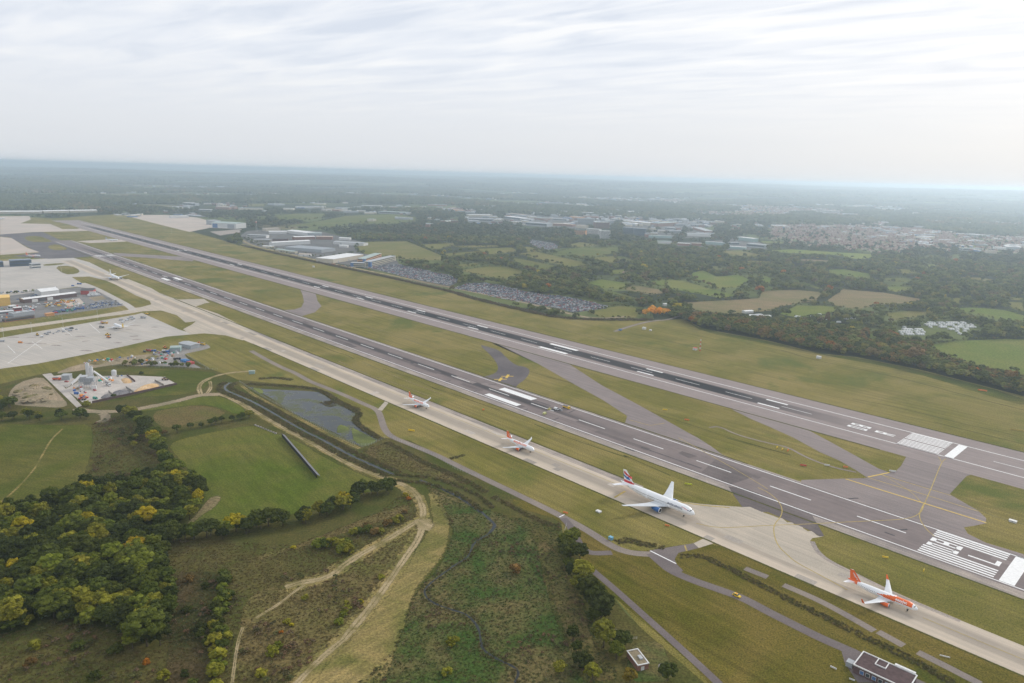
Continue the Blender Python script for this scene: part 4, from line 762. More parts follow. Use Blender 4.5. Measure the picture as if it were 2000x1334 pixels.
    for i, (x, y) in enumerate(poisson(gm('F 90 930 F 150 840 F 310 780 F 380 820 F 440 940 F 300 965 F 120 955'), 22, 6)):
        s_ = rnd.uniform(1.5, 4.5); iv, jf = ICO[2]; b_ = B(); b_.add([tuple(q * (s_ * (.8 + .4 * rnd.random()))) for q in iv * np.array([1.2, 1, .45])], [tuple(q) for q in jf]); o = b_.out('spoil_mound', (m_soil, m_brown, m_soil)[i % 3]); o.location = (x, y, 2.2 - s_ * .1); o.rotation_euler = (0, 0, rnd.uniform(0, 6)); tag(o, 'rough mound of earth on the wide spoil heap', 'mound', 'mounds on the spoil heap')
    for k, (a, b, lb) in enumerate((((1210, 780), (1280, 815), 'short concrete bay wall at the right end of the plant'), ((985, 832), (1045, 870), 'concrete bay wall between sand and grey gravel'), ((850, 865), (890, 900), 'concrete bay wall beside the grey gravel'), ((720, 950), (1050, 880), 'long dark boundary wall along the plant front'), ((1050, 880), (1380, 805), 'boundary wall of the plant along its right front'), ((990, 735), (1055, 785), 'brown bay wall in the back of the plant'))):
        p, q = Vector(gp('F', *a)), Vector(gp('F', *b)); e = q - p; o = empty('bay_wall', (p.x, p.y, 0), math.atan2(e.y, e.x)); tag(o, lb, 'wall'); n = max(2, int(e.length / 6))
        for i in range(n): B().box(e.length * i / n + .03, e.length * (i + 1) / n - .03, -.25, .25, 0, 2.2 + .1 * (i % 2)).out('wall_panel', m_gravel if k < 3 else m_brickd, o)
plant()
# town beyond the fields
TOWN = '''C 430 527 680 532 60 12 w w|C 440 492 670 492 60 10 c w|C 880 560 1095 572 70 14 g w|C 860 527 960 532 50 11 w w|C 720 507 880 522 70 12 w w|C 1090 562 1290 572 60 10 w w|C 1290 578 1375 584 40 11 w c|C 740 482 900 492 60 10 w w|C 900 472 1080 478 70 11 w w|C 1080 482 1240 487 70 11 g g|C 1240 504 1340 512 50 11 o c|C 1150 462 1300 464 60 10 w w|C 1300 473 1490 477 60 11 w w|C 1500 483 1640 484 60 10 g g|C 1680 468 1830 463 50 12 w w|C 290 433 420 442 60 10 b c|C 420 443 640 452 60 10 c w|C 740 427 810 427 40 12 w w|C 840 417 930 420 40 10 w w|C 960 417 1050 420 40 10 w w|C 900 452 1010 454 50 9 w w|C 1010 457 1090 460 50 9 g w|C 1340 442 1400 444 40 10 w w|C 1540 447 1650 447 40 10 w w|C 1100 520 1240 526 50 9 g g|C 960 515 1080 522 50 10 w w|C 1340 500 1480 505 50 10 w w
D 320 572 520 562 60 16 w w|D 60 547 320 567 60 14 c w|D 440 532 560 542 40 18 g g|D 570 567 670 572 40 10 g g|D 580 517 760 522 40 10 w w|D 770 537 860 542 30 9 w w|D 600 592 720 622 50 10 w w|D 540 642 770 652 40 10 w g|D 250 657 470 662 30 8 t e|D 330 702 460 704 25 8 w w|D 480 717 600 722 25 8 w w|D 592 718 690 722 22 8 b c|D 690 707 865 717 30 9 t w|D 900 717 985 717 20 10 w w|D 940 677 1100 692 40 13 t w|D 1010 728 1190 742 42 12 g w|D 870 742 1040 752 25 8 t w|D 380 590 500 600 40 9 g g|D 270 505 440 512 40 9 w w|D 0 445 100 447 40 10 w w|D 85 468 235 462 40 11 w w|D 0 500 60 505 40 12 g w
E 580 477 780 482 30 10 w w|E 800 497 890 502 30 13 g w|E 1170 532 1380 537 50 10 w w|E 1540 545 1660 548 50 10 w w|E 1670 548 1790 552 50 11 w w|E 740 532 940 537 30 12 c w|E 1500 757 1690 757 22 8 w w|E 1690 777 1810 782 22 8 c c|E 1750 747 1870 752 22 8 w w|E 430 567 590 572 22 6 c w|E 540 682 580 682 18 7 w w|E 1000 530 1100 534 30 12 c w|E 1100 470 1200 472 30 10 w w|E 900 450 1040 455 30 11 w w|E 180 540 250 542 25 9 w w
B 700 427 920 427 60 10 w w|B 930 447 1060 452 60 10 w w|B 1062 437 1190 442 60 10 c w|B 1330 468 1600 478 70 12 w w|B 1200 417 1400 422 50 10 g w|B 1420 427 1520 430 50 10 w w|B 1720 407 1900 412 50 10 w w|B 1880 442 1997 452 50 10 o c|B 840 397 940 400 50 9 c w|B 70 430 250 435 50 11 w w|B 250 440 480 440 50 9 w w|B 1290 446 1340 448 40 9 w w|B 600 440 700 442 50 9 c w
A 1415 405 1540 410 40 16 w w|A 1670 434 1800 438 40 12 b w|A 1300 425 1420 428 40 9 c w|A 1540 450 1660 452 40 9 g w|A 400 405 600 405 50 8 c w|A 250 412 330 414 40 8 w w'''
COLN = dict(w='white', c='cream', g='grey', o='orange', b='red brick', t='pale green')
for ln in TOWN.split('\n'):
    for it in ln.split('|'):
        k = it.split(); x1, y1, x2, y2, d, h = map(float, k[1:7])
        sh = (x2 - x1) * .10; x1 += sh; x2 -= sh; d *= .72; k[7] = rnd.choice('gcbgw' if k[7] == 'w' else k[7]); k[8] = rnd.choice('wwgwce' if k[8] == 'w' else k[8])
        BL('warehouse', k[0], x1, y1, x2, y2, d, h, k[7], k[8], '%s walled flat warehouse on the industrial estate beyond the fields' % COLN[k[7]] if k[0] in 'CD' else '%s walled building in the hazy town towards the horizon' % COLN[k[7]], 'warehouses and blocks of the far town: %s, %s' % (COLN[k[7]], 'estate' if k[0] in 'CD' else 'horizon'), 'building', 1 if k[7] == 'g' else 0, 0, 0, 2 if d > 50 else 0)
for (c, x1, y1, x2, y2, d, h, w, r, nb, lb) in (('C', 1310, 547, 1440, 552, 20, 25, 'g', 'g', 6, 'grey office block at the near edge of the far estate'), ('C', 1447, 583, 1560, 584, 24, 27, 'b', 'w', 6, 'reddish office block behind the white banded one'), ('C', 1288, 632, 1372, 637, 20, 18, 'o', 'd', 5, 'orange brown office block left of the white offices'),
        ('C', 1380, 624, 1480, 632, 18, 20, 'w', 'w', 5, 'white office block with dark windows at the near edge of the estate'), ('C', 1488, 663, 1566, 664, 18, 28, 'w', 'w', 7, 'tall white office block banded with windows nearest the woods'), ('C', 1665, 624, 1747, 628, 24, 24, 'n', 'n', 5, 'left of two dark glass office blocks'), ('C', 1752, 638, 1836, 643, 24, 28, 'n', 'n', 6, 'right of two dark glass office blocks'),
        ('D', 540, 563, 572, 563, 14, 26, 'w', 'g', 6, 'white tower block standing out of the warehouses'), ('E', 412, 468, 430, 468, 40, 34, 'w', 'w', 8, 'white slab tower on the hazy right horizon'), ('E', 432, 470, 560, 474, 22, 24, 'w', 'w', 6, 'long white block beside the slab tower on the right horizon'), ('C', 578, 434, 668, 436, 20, 22, 'g', 'w', 5, 'grey glazed office block on the far edge of the estate')):
    BL('office_block', c, x1, y1, x2, y2, d, h, w, r, lb, None, 'office block', nb, 0, 0, 2)
# houses
def house_mesh(k):
    b = B(); w, d, h = 9 + k, 8, 5.2; b.box(-w / 2, w / 2, -d / 2, d / 2, 0, h, 0)
    b.add([(-w / 2 - .4, -d / 2 - .4, h), (w / 2 + .4, -d / 2 - .4, h), (w / 2 + .4, d / 2 + .4, h), (-w / 2 - .4, d / 2 + .4, h), (-w / 2 - .4, 0, h + 3), (w / 2 + .4, 0, h + 3)], [(0, 1, 5, 4), (2, 3, 4, 5), (0, 4, 3), (1, 2, 5)], 1)
    b.box(w * .2, w * .2 + .9, -.5, .5, h + 2, h + 4.2, 2)
    for x in (-w * .3, w * .18): b.box(x, x + 1.5, -d / 2 - .05, -d / 2 + .1, 1, 2.3, 3); b.box(x, x + 1.5, -d / 2 - .05, -d / 2 + .1, 3.4, 4.6, 3)
    return me('house', b.v, b.f, [m_wallc if k % 2 else m_brick, m_rooft, m_brick, m_glass], b.m)
HM = [house_mesh(k) for k in range(4)]
def block_mesh(w, d, h, wall, roof):
    b = B(); b.box(-w / 2, w / 2, -d / 2, d / 2, 0, h, 0); b.box(-w / 2 - .3, w / 2 + .3, -d / 2 - .3, d / 2 + .3, h + .003, h + .7, 1); b.box(-w * .3, -w * .1, -d * .2, d * .2, h + .71, h + 2.2, 2); b.box(w * .1, w * .35, -d * .1, d * .3, h + .71, h + 1.8, 2)
    for k in range(max(1, int(h / 3.2))): b.box(-w * .46, w * .46, -d / 2 - .08, -d / 2 + .1, k * 3.2 + 1.1, k * 3.2 + 2.4, 3)
    return me('block', b.v, b.f, [wall, roof, m_wallg, m_glass], b.m)
BMS = [block_mesh(*a) for a in ((34, 18, 7, m_wallg, m_roofw), (52, 26, 9, m_wallc, m_roofw), (22, 14, 8, m_brick, m_roofg), (70, 34, 10, m_wallg, m_roofg), (28, 16, 9, m_wallc, m_roofw), (44, 16, 6, m_wallb, m_roofw), (24, 18, 12, m_brick, m_roofg))]
TOWNP = [gm(s) for s in ('D 1180 690 D 1250 560 D 1500 480 E 300 450 E 900 500 E 1400 570 E 1480 700 E 1300 720 E 1000 760 E 500 720 E 0 640', 'E 1000 600 E 1400 570 E 1997 600 E 1997 760 E 1500 740', 'D 300 350 D 900 380 D 1400 420 D 1600 480 D 1100 520 D 700 480', 'E 0 440 E 500 420 E 1200 450 E 1997 480 E 2300 560 E 2300 800 E 1997 800 E 1300 760 E 900 800 E 400 730 D 1200 690 D 1250 560')]
hx = []; hy = []
for k, tp in enumerate(TOWNP):
    x, y = sample(tp, (1 / 1000, 1 / 1500, 1 / 2400, 1 / 2600)[k]); hx.append(x); hy.append(y)
hx = np.concatenate(hx); hy = np.concatenate(hy); o_ = np.argsort(np.hypot(hx, hy)); hx, hy = hx[o_], hy[o_]
for i in range(min(300, len(hx))):
    o = ob('house', HM[i % 4]); o.location = (hx[i], hy[i], 0); o.rotation_euler = (0, 0, rnd.choice((.3, .3, 1.9, .8)) + rnd.uniform(-.15, .15))
    tag(o, 'cream rendered house with tiled roof among the town trees' if i % 2 else 'brick house with tiled roof among the town trees', 'house', 'cream houses of the far town' if i % 2 else 'brick houses of the far town')
BZ = [(gm('C 440 528 C 740 440 C 1100 425 C 1840 445 C 1840 520 C 1380 585 C 860 560'), 70, 'among the warehouses of the estate'), (gm('D 0 530 D 250 460 D 860 525 D 700 580 D 780 650 D 240 655'), 55, 'at the right end of the estate'), (gm('E 100 470 E 400 440 E 1100 465 E 1500 520 E 1900 545 E 1500 560 E 700 540'), 60, 'in the hazy town on the right'), (gm('B 690 425 B 1190 420 B 1600 465 B 1600 480 B 940 455'), 26, 'on the far estate at the left'), (gm('D 200 340 D 900 370 D 1500 410 D 1100 470 D 500 430'), 34, 'in the far town below the horizon'), (gm('A 1300 400 A 1800 400 A 1900 440 A 1400 445'), 16, 'beyond the far apron'), (gm('E 500 600 E 1000 560 E 1600 640 E 1400 720 E 800 700'), 24, 'between the houses of the town')]
for p_, n_, wh in BZ:
    x, y = sample(p_, 1 / 400.0); k_ = RNG.permutation(len(x))[:n_]
    for i in k_: see([(x[i] - 14, y[i] - 8), (x[i] + 14, y[i] + 8)], 7); o = ob('town_block', BMS[int(i) % 7]); o.location = (x[i], y[i], 0); o.rotation_euler = (0, 0, rnd.choice((.15, .15, 1.72)) + rnd.uniform(-.1, .1)); tag(o, 'flat roofed town block ' + wh, 'building', 'blocks ' + wh)
KX = []; KY = []
for i in range(170):
    r = rnd.uniform(3300, 9000); a = rnd.uniform(-.72, .75) if i % 3 == 0 else rnd.uniform(-.1, .75); k = rnd.randrange(3, 16); KX += [r * math.sin(a) + rnd.gauss(0, 170) for _ in range(k)]; KY += [r * math.cos(a) + rnd.gauss(0, 110) for _ in range(k)]
for a, b in zip(KX, KY): see([(a - 12, b - 6), (a + 12, b + 6)], 6)
for a, b in list(zip(hx, hy))[::3]: see([(a - 4, b), (a + 4, b)], 7)
# lattice tower by the estate, red and white mast by the runway
def lattice(name, c, x, y, h, w, lab, cols, n=8):
    px, py = gp(c, x, y); t = empty(name, (px, py, 0)); tag(t, lab, 'mast')
    for k in range(n):
        z0, z1 = h * k / n, h * (k + 1) / n; w0, w1 = w * (1 - .7 * k / n), w * (1 - .7 * (k + 1) / n); b = B()
        for sx, sy in ((1, 1), (1, -1), (-1, -1), (-1, 1)):
            b.cyl((sx * w0, sy * w0, z0), (sx * w1, sy * w1, z1), .14, .14, 5); b.cyl((sx * w0, sy * w0, z0), (-sy * w1 if sx == sy else sx * w1, sx * w1 if sx == sy else -sy * w1, z1), .08, .08, 4)
        for s in (1, -1): b.cyl((-w1, s * w1, z1), (w1, s * w1, z1), .08, .08, 4); b.cyl((s * w1, -w1, z1), (s * w1, w1, z1), .08, .08, 4)
        b.out('mast_section', cols[k % len(cols)], t)
    return t
m_red = plain('red_paint', (.55, .07, .05), .5); m_org = plain('orange_board', (.75, .20, .05), .6); m_yv = plain('yellow_board', (.80, .55, .04), .5)
t = lattice('radio_tower', 'B', 405, 612, 34, 3.0, 'tall grey lattice tower with red top by the estate trees', [m_steel], 8); B().box(-2.2, 2.2, -2.2, 2.2, 34, 37).out('antenna_head', m_red, t); B().box(-1.5, 1.5, -1.5, 1.5, 37.01, 39).out('dome', m_wallw, t)
t = lattice('radio_mast', 'I', 668, 744, 17, .8, 'slim red and white mast beside the far runway', [m_red, m_wallw], 6); B().cyl((0, 0, 17), (0, 0, 21), .12, .06, 6).out('aerial', m_red, t)
def boxhut(name, c, x, y, w, d, h, mat, lab, cat, roof=None):
    px, py = gp(c, x, y); t = empty(name, (px, py, 0), -TH); tag(t, lab, cat); B().box(-w / 2, w / 2, -d / 2, d / 2, 0, h).out('body', mat, t); B().box(-w / 2 - .12, w / 2 + .12, -d / 2 - .12, d / 2 + .12, h + .003, h + .2).out('roof', roof or mat, t); B().box(-.45, .45, -d / 2 - .06, -d / 2 + .05, .1, min(2.0, h * .85)).out('door', m_wallg, t); return t
boxhut('equipment_hut', 'I', 630, 734, 5, 4, 3, m_wallw, 'white and red hut at the foot of the slim mast', 'hut', m_red); boxhut('equipment_hut', 'I', 1596, 800, 5.5, 4, 3, m_wallw, 'lone white hut on the grass before the tree belt', 'hut')
boxhut('equipment_hut', 'I', 232, 572, 5, 4, 3, m_wallw, 'white hut on the grass near the orange trees', 'hut'); boxhut('equipment_box', 'I', 45, 582, 4, 3, 2, m_wallb, 'small blue box on the grass below the car park end', 'box'); boxhut('equipment_box', 'I', 282, 585, 3, 3, 2, m_wallw, 'pale box right of the white hut near the orange trees', 'box')
boxhut('equipment_box', 'M', 772, 815, 2.6, 2.0, 1.8, plain('pale_blue', (.16, .38, .52), .5), 'pale blue box beside the perimeter path', 'box'); boxhut('equipment_box', 'M', 677, 600, 3.6, 2.4, .8, m_wallw, 'low white cabinet on the grass below the big airliner', 'cabinet')
boxhut('equipment_box', 'B', 850, 888, 5, 4, 3, m_wallw, 'white hut on the grass beyond the far runway', 'hut'); boxhut('equipment_box', 'K', 1912, 1078, 4.5, 2.5, 1.2, m_wallw, 'white cabinet on the grass right of the holding point', 'cabinet')
def board(c, x, y, w, h, mat, lab, rz=None):
    px, py = gp(c, x, y); t = empty('taxiway_sign', (px, py, 0), -TH + math.pi / 2 + .1 if rz is None else rz); tag(t, lab, 'sign'); B().box(-w / 2, w / 2, -.15, .15, .35, .35 + h).out('panel', mat, t)
    for s in (-1, 1): B().box(s * w * .35 - .06, s * w * .35 + .06, -.06, .06, 0, .35).out('leg', m_dsteel, t)
for a in (('G', 1615, 970, 6, 1.6, m_yv, 'yellow board on the grass below the rear airliner', -.3), ('M', 418, 612, 3.5, 1.0, m_org, 'orange board by the white bar on the perimeter path', -.5), ('M', 1212, 712, 3, .9, m_org, 'orange board on the grass before the big airliner nose', -.4), ('M', 1378, 388, 5.5, 1.0, plain('lime', (.55, .60, .04)), 'lime yellow board on the grass behind the big airliner wing', -.3), ('K', 70, 503, 3, 1.4, m_yv, 'leftmost of three yellow signs by the grass track'), ('K', 112, 516, 3, 1.3, m_yv, 'middle of three yellow signs by the grass track'), ('K', 155, 527, 3, 1.7, m_org, 'orange sign, rightmost of three by the grass track'), ('K', 275, 642, 5, 1.2, m_red, 'red sign board on the grass between the runways', -.3), ('K', 460, 640, 4, 1.2, m_wallw, 'white sign board between the runways', -.3), ('K', 605, 655, 3.5, 1.2, m_org, 'orange and white sign at the grass tip by the holding point', -.3),
        ('K', 972, 688, 5, 1.3, m_wallw, 'white sign board at the tip of the grass triangle', -.3), ('L', 915, 360, 3.5, 1.0, m_yv, 'yellow sign on the grass left of the painted number', -.3), ('L', 1215, 468, 1.6, 1.6, m_yv, 'upright yellow sign behind the front orange airliner'), ('J', 1675, 1055, 9, 1.4, m_org, 'long orange board below the tree belt', -.5), ('I', 395, 1205, 4.5, 1.0, m_yv, 'yellow board on the grass between the runway exits', -.3), ('I', 565, 1285, 4.5, 1.2, m_org, 'orange board on the grass between the runway exits', -.3), ('H', 577, 806, 2.4, 1.3, m_org, 'small orange sign between taxiway and near runway'), ('K', 1945, 365, 12, 1.0, m_yelld, 'long dull orange board on the far grass at the right edge', -.4), ('L', 510, 1225, 3, .7, m_wallw, 'white board on red earth beside the dark brick building', -.8), ('L', 1380, 1135, 4.5, .5, m_wallw, 'low white slab on the grass above the dark brick building', -.4), ('L', 655, 1318, 2.5, .7, m_wallw, 'white board at the foot of the dark brick building', -.6)): board(*a)
# ================================================================ VEGETATION
def foliage_mat(name, mode, ramp=None):
    m, nt, b = nodes(name); oi = nt.nodes.new('ShaderNodeObjectInfo'); at = nt.nodes.new('ShaderNodeAttribute'); at.attribute_name = 'clump'
    if mode == 'obj': base = oi.outputs['Color']
    else:
        r = nt.nodes.new('ShaderNodeValToRGB'); r.color_ramp.interpolation = 'CONSTANT'; nt.links.new(oi.outputs['Random'], r.inputs[0]); e = r.color_ramp.elements
        e[0].position = 0; e[0].color = c4(ramp[0][1]); e[1].position = ramp[1][0]; e[1].color = c4(ramp[1][1])
        for q, c in ramp[2:]: x = e.new(q); x.color = c4(c)
        base = r.outputs[0]
    c = mixc(nt, 1.0, base, mixc(nt, at.outputs['Fac'], (.55, .6, .5), (1.55, 1.45, 1.4)), 'MULTIPLY')
    c = mixc(nt, 1.0, c, mixc(nt, nz(nt, pos(nt), .5, 3, .7), (.7,) * 3, (1.3,) * 3), 'MULTIPLY')
    nt.links.new(c, b.inputs['Base Color']); setspec(b, .85, .03); return m
m_leaf = foliage_mat('leaves', 'obj')
m_bark = plain('bark', (.09, .07, .05), .95, .1, .2, 1.5)
G1, G2, G3, OL, BR, OR, YE, DK = (.044, .054, .011), (.062, .078, .013), (.105, .122, .016), (.150, .145, .018), (.125, .078, .026), (.27, .10, .014), (.27, .22, .012), (.030, .038, .010)
m_leafmix = foliage_mat('leaves_mixed', 'mix', [(0, (.070, .084, .020)), (.28, (.052, .064, .018)), (.42, (.092, .110, .025)), (.66, (.12, .135, .03)), (.80, (.14, .132, .034)), (.93, (.12, .09, .036)), (.992, OR), (.996, YE)])
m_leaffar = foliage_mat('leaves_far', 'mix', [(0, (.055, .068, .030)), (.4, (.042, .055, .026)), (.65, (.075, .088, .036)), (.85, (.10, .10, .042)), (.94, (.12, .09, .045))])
m_leafbelt = foliage_mat('leaves_belt', 'mix', [(0, (.055, .066, .015)), (.2, (.042, .05, .014)), (.34, (.075, .088, .018)), (.52, (.13, .12, .022)), (.68, (.15, .095, .03)), (.84, (.15, .105, .032)), (.93, (.18, .105, .03)), (.985, OR)])
def crown_mesh(name, seed, mat, nclump=46, sub=2, shape='round', leaves=700):
    """unit tree: height 1, crown of leaf clumps with loose leaf sprays round them"""
    r = np.random.default_rng(seed); iv, jf = ICO[sub]; V = []; F = []; A = []; k = 0
    cz, rx, rz, z0 = dict(round=(.60, .44, .40, .2), tall=(.55, .14, .46, .05), bush=(.48, .62, .50, .0), wide=(.62, .56, .36, .26))[shape]
    lob = r.normal(size=(6, 3)); lob /= np.linalg.norm(lob, axis=1)[:, None]; la = r.uniform(-.24, .20, 6)
    cs = []
    for i in range(nclump):
        d = r.normal(size=3); d /= np.linalg.norm(d)
        if d[2] < -.35: d[2] *= -.6
        s = 1 + sum(a * max(0, d @ l) ** 2 for a, l in zip(la, lob)); t = r.uniform(.62, .92) * s
        c = np.array([d[0] * rx * t, d[1] * rx * t, cz + d[2] * rz * t]); rad = r.uniform(.12, .26) * (rx + rz) * (.54 if nclump > 60 else .62 if nclump > 30 else .85)
        cs.append((c, rad))
        p = iv * rad * np.array([1.1, 1.1, .8]) * (1 + r.uniform(-.32, .32, (len(iv), 1))); p = p + r.normal(0, rad * .10, p.shape) + c
        V.append(p); F.append(jf + k); A.append(np.full(len(p), r.uniform(0, 1)) * .75 + r.uniform(0, .25, len(p))); k += len(p)
    for i in range(leaves):
        c, rad = cs[r.integers(nclump)]; d = r.normal(size=3); d /= np.linalg.norm(d); p = c + d * rad * r.uniform(.85, 1.3); a = r.normal(size=3); a -= d * (a @ d) * .6; a /= np.linalg.norm(a); b_ = np.cross(a, d) + r.normal(0, .4, 3); s = r.uniform(.018, .045) * (1 if shape != 'tall' else .6)
        V.append(np.array([p + a * s, p - a * s * .6 + b_ * s * .7, p - a * s * .6 - b_ * s * .7])); F.append(np.array([[k, k + 1, k + 2]])); A.append(np.full(3, r.uniform(.1, 1))); k += 3
    V = np.concatenate(V); F = np.concatenate(F); m = bpy.data.meshes.new(name); m.from_pydata(V.tolist(), [], F.tolist()); m.materials.append(mat)
    at = m.attributes.new('clump', 'FLOAT', 'POINT'); at.data.foreach_set('value', np.concatenate(A).astype(np.float32)); m.update(); return m
def trunk_mesh():
    b = B(); b.cyl((0, 0, 0), (0, 0, .18), .032, .024, 8); b.cyl((0, 0, .18), (.02, .01, .55), .024, .012, 7)
    for a in range(5): x, y = math.cos(a * 1.3), math.sin(a * 1.3); z = .2 + .05 * a; b.cyl((0, 0, z), (x * .22, y * .22, z + .2), .014, .005, 5)
    return me('trunk', b.v, b.f, m_bark)
CROWN = [crown_mesh('crown', 100 + i, m_leaf, (64, 84, 72)[i % 3], 2, ['round', 'round', 'wide', 'round', 'wide'][i % 5], 1500) for i in range(9)]
BUSH = [crown_mesh('bush', 200 + i, m_leaf, 24, 2, 'bush', 500) for i in range(4)]
TRUNK = trunk_mesh()
def protos(tag_, mat, n, nclump, sub, leaves, shape=('round', 'wide', 'round', 'bush')):
    c = bpy.data.collections.new(tag_)
    for i in range(n):
        o = bpy.data.objects.new(tag_, crown_mesh(tag_, 300 + i * 7 + hash(len(tag_)) % 50, mat, nclump, sub, shape[i % len(shape)], leaves)); c.objects.link(o)
    return c
P_MID = protos('wood_tree_shape', m_leafmix, 6, 30, 1, 260, ('round', 'wide', 'round', 'wide', 'round', 'bush')); P_BELT = protos('belt_tree_shape', m_leafbelt, 6, 36, 1, 380, ('round', 'wide', 'round', 'round', 'bush', 'wide'))
P_UND = protos('understorey_shape', foliage_mat('leaves_understorey', 'mix', [(0, G1), (.4, DK), (.7, G2), (.93, OL)]), 4, 26, 1, 240); P_FAR = protos('far_tree_shape', m_leaffar, 5, 14, 1, 60, ('round', 'wide', 'wide', 'bush', 'round'))
def clump_far():
    c = bpy.data.collections.new('far_wood_shape')
    for i in range(4):
        r = np.random.default_rng(900 + i); iv, jf = ICO[1]; V = []; F = []; A = []; k = 0
        for j in range(30):
            p = iv * np.array([.12, .12, .11]) * (1 + r.uniform(-.3, .3, (len(iv), 1))) * r.uniform(.7, 1.3) + np.array([r.normal(0, .32), r.normal(0, .32), .08]); V.append(p); F.append(jf + k); A.append(np.full(len(p), r.uniform(0, 1))); k += len(p)
        m = bpy.data.meshes.new('far_wood_shape'); m.from_pydata(np.concatenate(V).tolist(), [], np.concatenate(F).tolist()); m.materials.append(m_leaffar)
        at = m.attributes.new('clump', 'FLOAT', 'POINT'); at.data.foreach_set('value', np.concatenate(A).astype(np.float32)); c.objects.link(bpy.data.objects.new('far_wood_shape', m))
    return c
P_WOOD = clump_far()
def scatter(name, x, y, size, coll, label, cat, z=None, zs=(.85, 1.15), sink=0.0):
    """one object of uncountable growth: instances on its own points"""
    n = len(x); z = np.zeros(n) if z is None else z
    m = bpy.data.meshes.new(name); m.vertices.add(n); m.vertices.foreach_set('co', np.column_stack([x, y, z - sink]).astype(np.float32).ravel())
    a = m.attributes.new('size', 'FLOAT', 'POINT'); a.data.foreach_set('value', np.asarray(size, np.float32))
    o = ob(name, m); tag(o, label, cat, None, 'stuff')
    ng = bpy.data.node_groups.new(name, 'GeometryNodeTree'); ng.interface.new_socket('Geometry', in_out='INPUT', socket_type='NodeSocketGeometry'); ng.interface.new_socket('Geometry', in_out='OUTPUT', socket_type='NodeSocketGeometry')
    N = ng.nodes; L = ng.links; gi = N.new('NodeGroupInput'); go = N.new('NodeGroupOutput'); ip = N.new('GeometryNodeInstanceOnPoints'); ci = N.new('GeometryNodeCollectionInfo')
    ci.inputs['Collection'].default_value = coll; ci.inputs['Separate Children'].default_value = True; ci.inputs['Reset Children'].default_value = True
    rv = N.new('FunctionNodeRandomValue'); rv.data_type = 'FLOAT_VECTOR'; rv.inputs[0].default_value = (-.05, -.05, 0); rv.inputs[1].default_value = (.05, .05, 6.283); rv.inputs['Seed'].default_value = 3
    sz = N.new('GeometryNodeInputNamedAttribute'); sz.data_type = 'FLOAT'; sz.inputs['Name'].default_value = 'size'
    r2 = N.new('FunctionNodeRandomValue'); r2.data_type = 'FLOAT_VECTOR'; r2.inputs[0].default_value = (.85, .85, zs[0]); r2.inputs[1].default_value = (1.15, 1.15, zs[1]); r2.inputs['Seed'].default_value = 9
    vm = N.new('ShaderNodeVectorMath'); vm.operation = 'SCALE'; L.new(r2.outputs[0], vm.inputs[0]); L.new(sz.outputs[0], vm.inputs['Scale'])
    L.new(gi.outputs[0], ip.inputs['Points']); L.new(ci.outputs[0], ip.inputs['Instance']); ip.inputs['Pick Instance'].default_value = True; L.new(rv.outputs[0], ip.inputs['Rotation']); L.new(vm.outputs[0], ip.inputs['Scale']); L.new(ip.outputs[0], go.inputs[0])
    md = o.modifiers.new('growth', 'NODES'); md.node_group = ng; return o
# individual trees
NT = [0]
def tree(x, y, h, col, label, group, bush=False, name=None, cat=None):
    i = NT[0]; NT[0] += 1
    def j(c):
        k = rnd.uniform(.82, 1.2); return (c[0] * k * rnd.uniform(.95, 1.05), c[1] * k, c[2] * k)
    c = j(col)
    if bush:
        o = ob(name or 'bush', BUSH[i % 4]); o.location = (x, y, -.1 * h); o.scale = (h * rnd.uniform(.9, 1.15), h * rnd.uniform(.9, 1.15), h); o.rotation_euler = (0, 0, rnd.uniform(0, 6.28)); o.color = (*c, 1); return tag(o, label, cat or 'bush', group)
    t = empty(name or 'tree', (x, y, 0), rnd.uniform(0, 6.28)); s = rnd.uniform(.9, 1.2); t.scale = (h * s, h * s, h); tag(t, label, cat or 'tree', group)
    k = ob('crown', CROWN[i % len(CROWN)], t); k.color = (*c, 1); ob('trunk', TRUNK, t); return t
NAMES = {G1: 'dark green', DK: 'very dark green', G2: 'mid green', G3: 'fresh green', OL: 'olive', BR: 'brown', OR: 'orange', YE: 'bright yellow'}
def pick(w):
    r = rnd.random() * sum(q for _, q in w)
    for c, q in w:
        r -= q
        if r <= 0: return c
WMIX = [(G1, 26), (DK, 16), (G2, 24), (G3, 20), (OL, 19), (YE, 3)]
def stand(poly, n, dmin, h, mix, where, bush=False, single=145):
    pts = sorted(poisson(poly, n, dmin), key=lambda q: math.hypot(*q)); back = pts[single:]
    if back:   # past the nearest ones the wood goes on as one mass
        cw = bpy.data.collections.new('wood_crown_shape'); ml = foliage_mat('leaves_wood', 'mix', [(0, G1), (.25, DK), (.40, G2), (.63, G3), (.82, OL), (.975, YE)])
        for c_ in CROWN:
            m_ = c_.copy(); m_.materials[0] = ml; cw.objects.link(bpy.data.objects.new('wood_crown_shape', m_))
        scatter('wood_trees', np.array([q[0] for q in back]), np.array([q[1] for q in back]), RNG.uniform(h[0], h[1], len(back)), cw, 'crowns of the far part of the wood at the lower left', 'trees')
    for x, y in pts[:single]:
        c = pick(mix); kd = 'rounded bush' if bush else 'broadleaf tree'; u, v_ = to_px(x, y); hh = rnd.uniform(*h)
        rg = ('far ', 'middle ', 'near ')[0 if v_ < 1010 else 1 if v_ < 1120 else 2] + ('left part', 'centre', 'right edge')[0 if u < 120 else 1 if u < 250 else 2]; sz = 'tall' if hh > 13.3 else 'low' if hh < 11.6 else 'medium'
        tree(x, y, hh, c, '%s %s %s %s, %s' % (sz, NAMES[c], kd, where, rg), '%s, %s' % (where, NAMES[c]), bush)
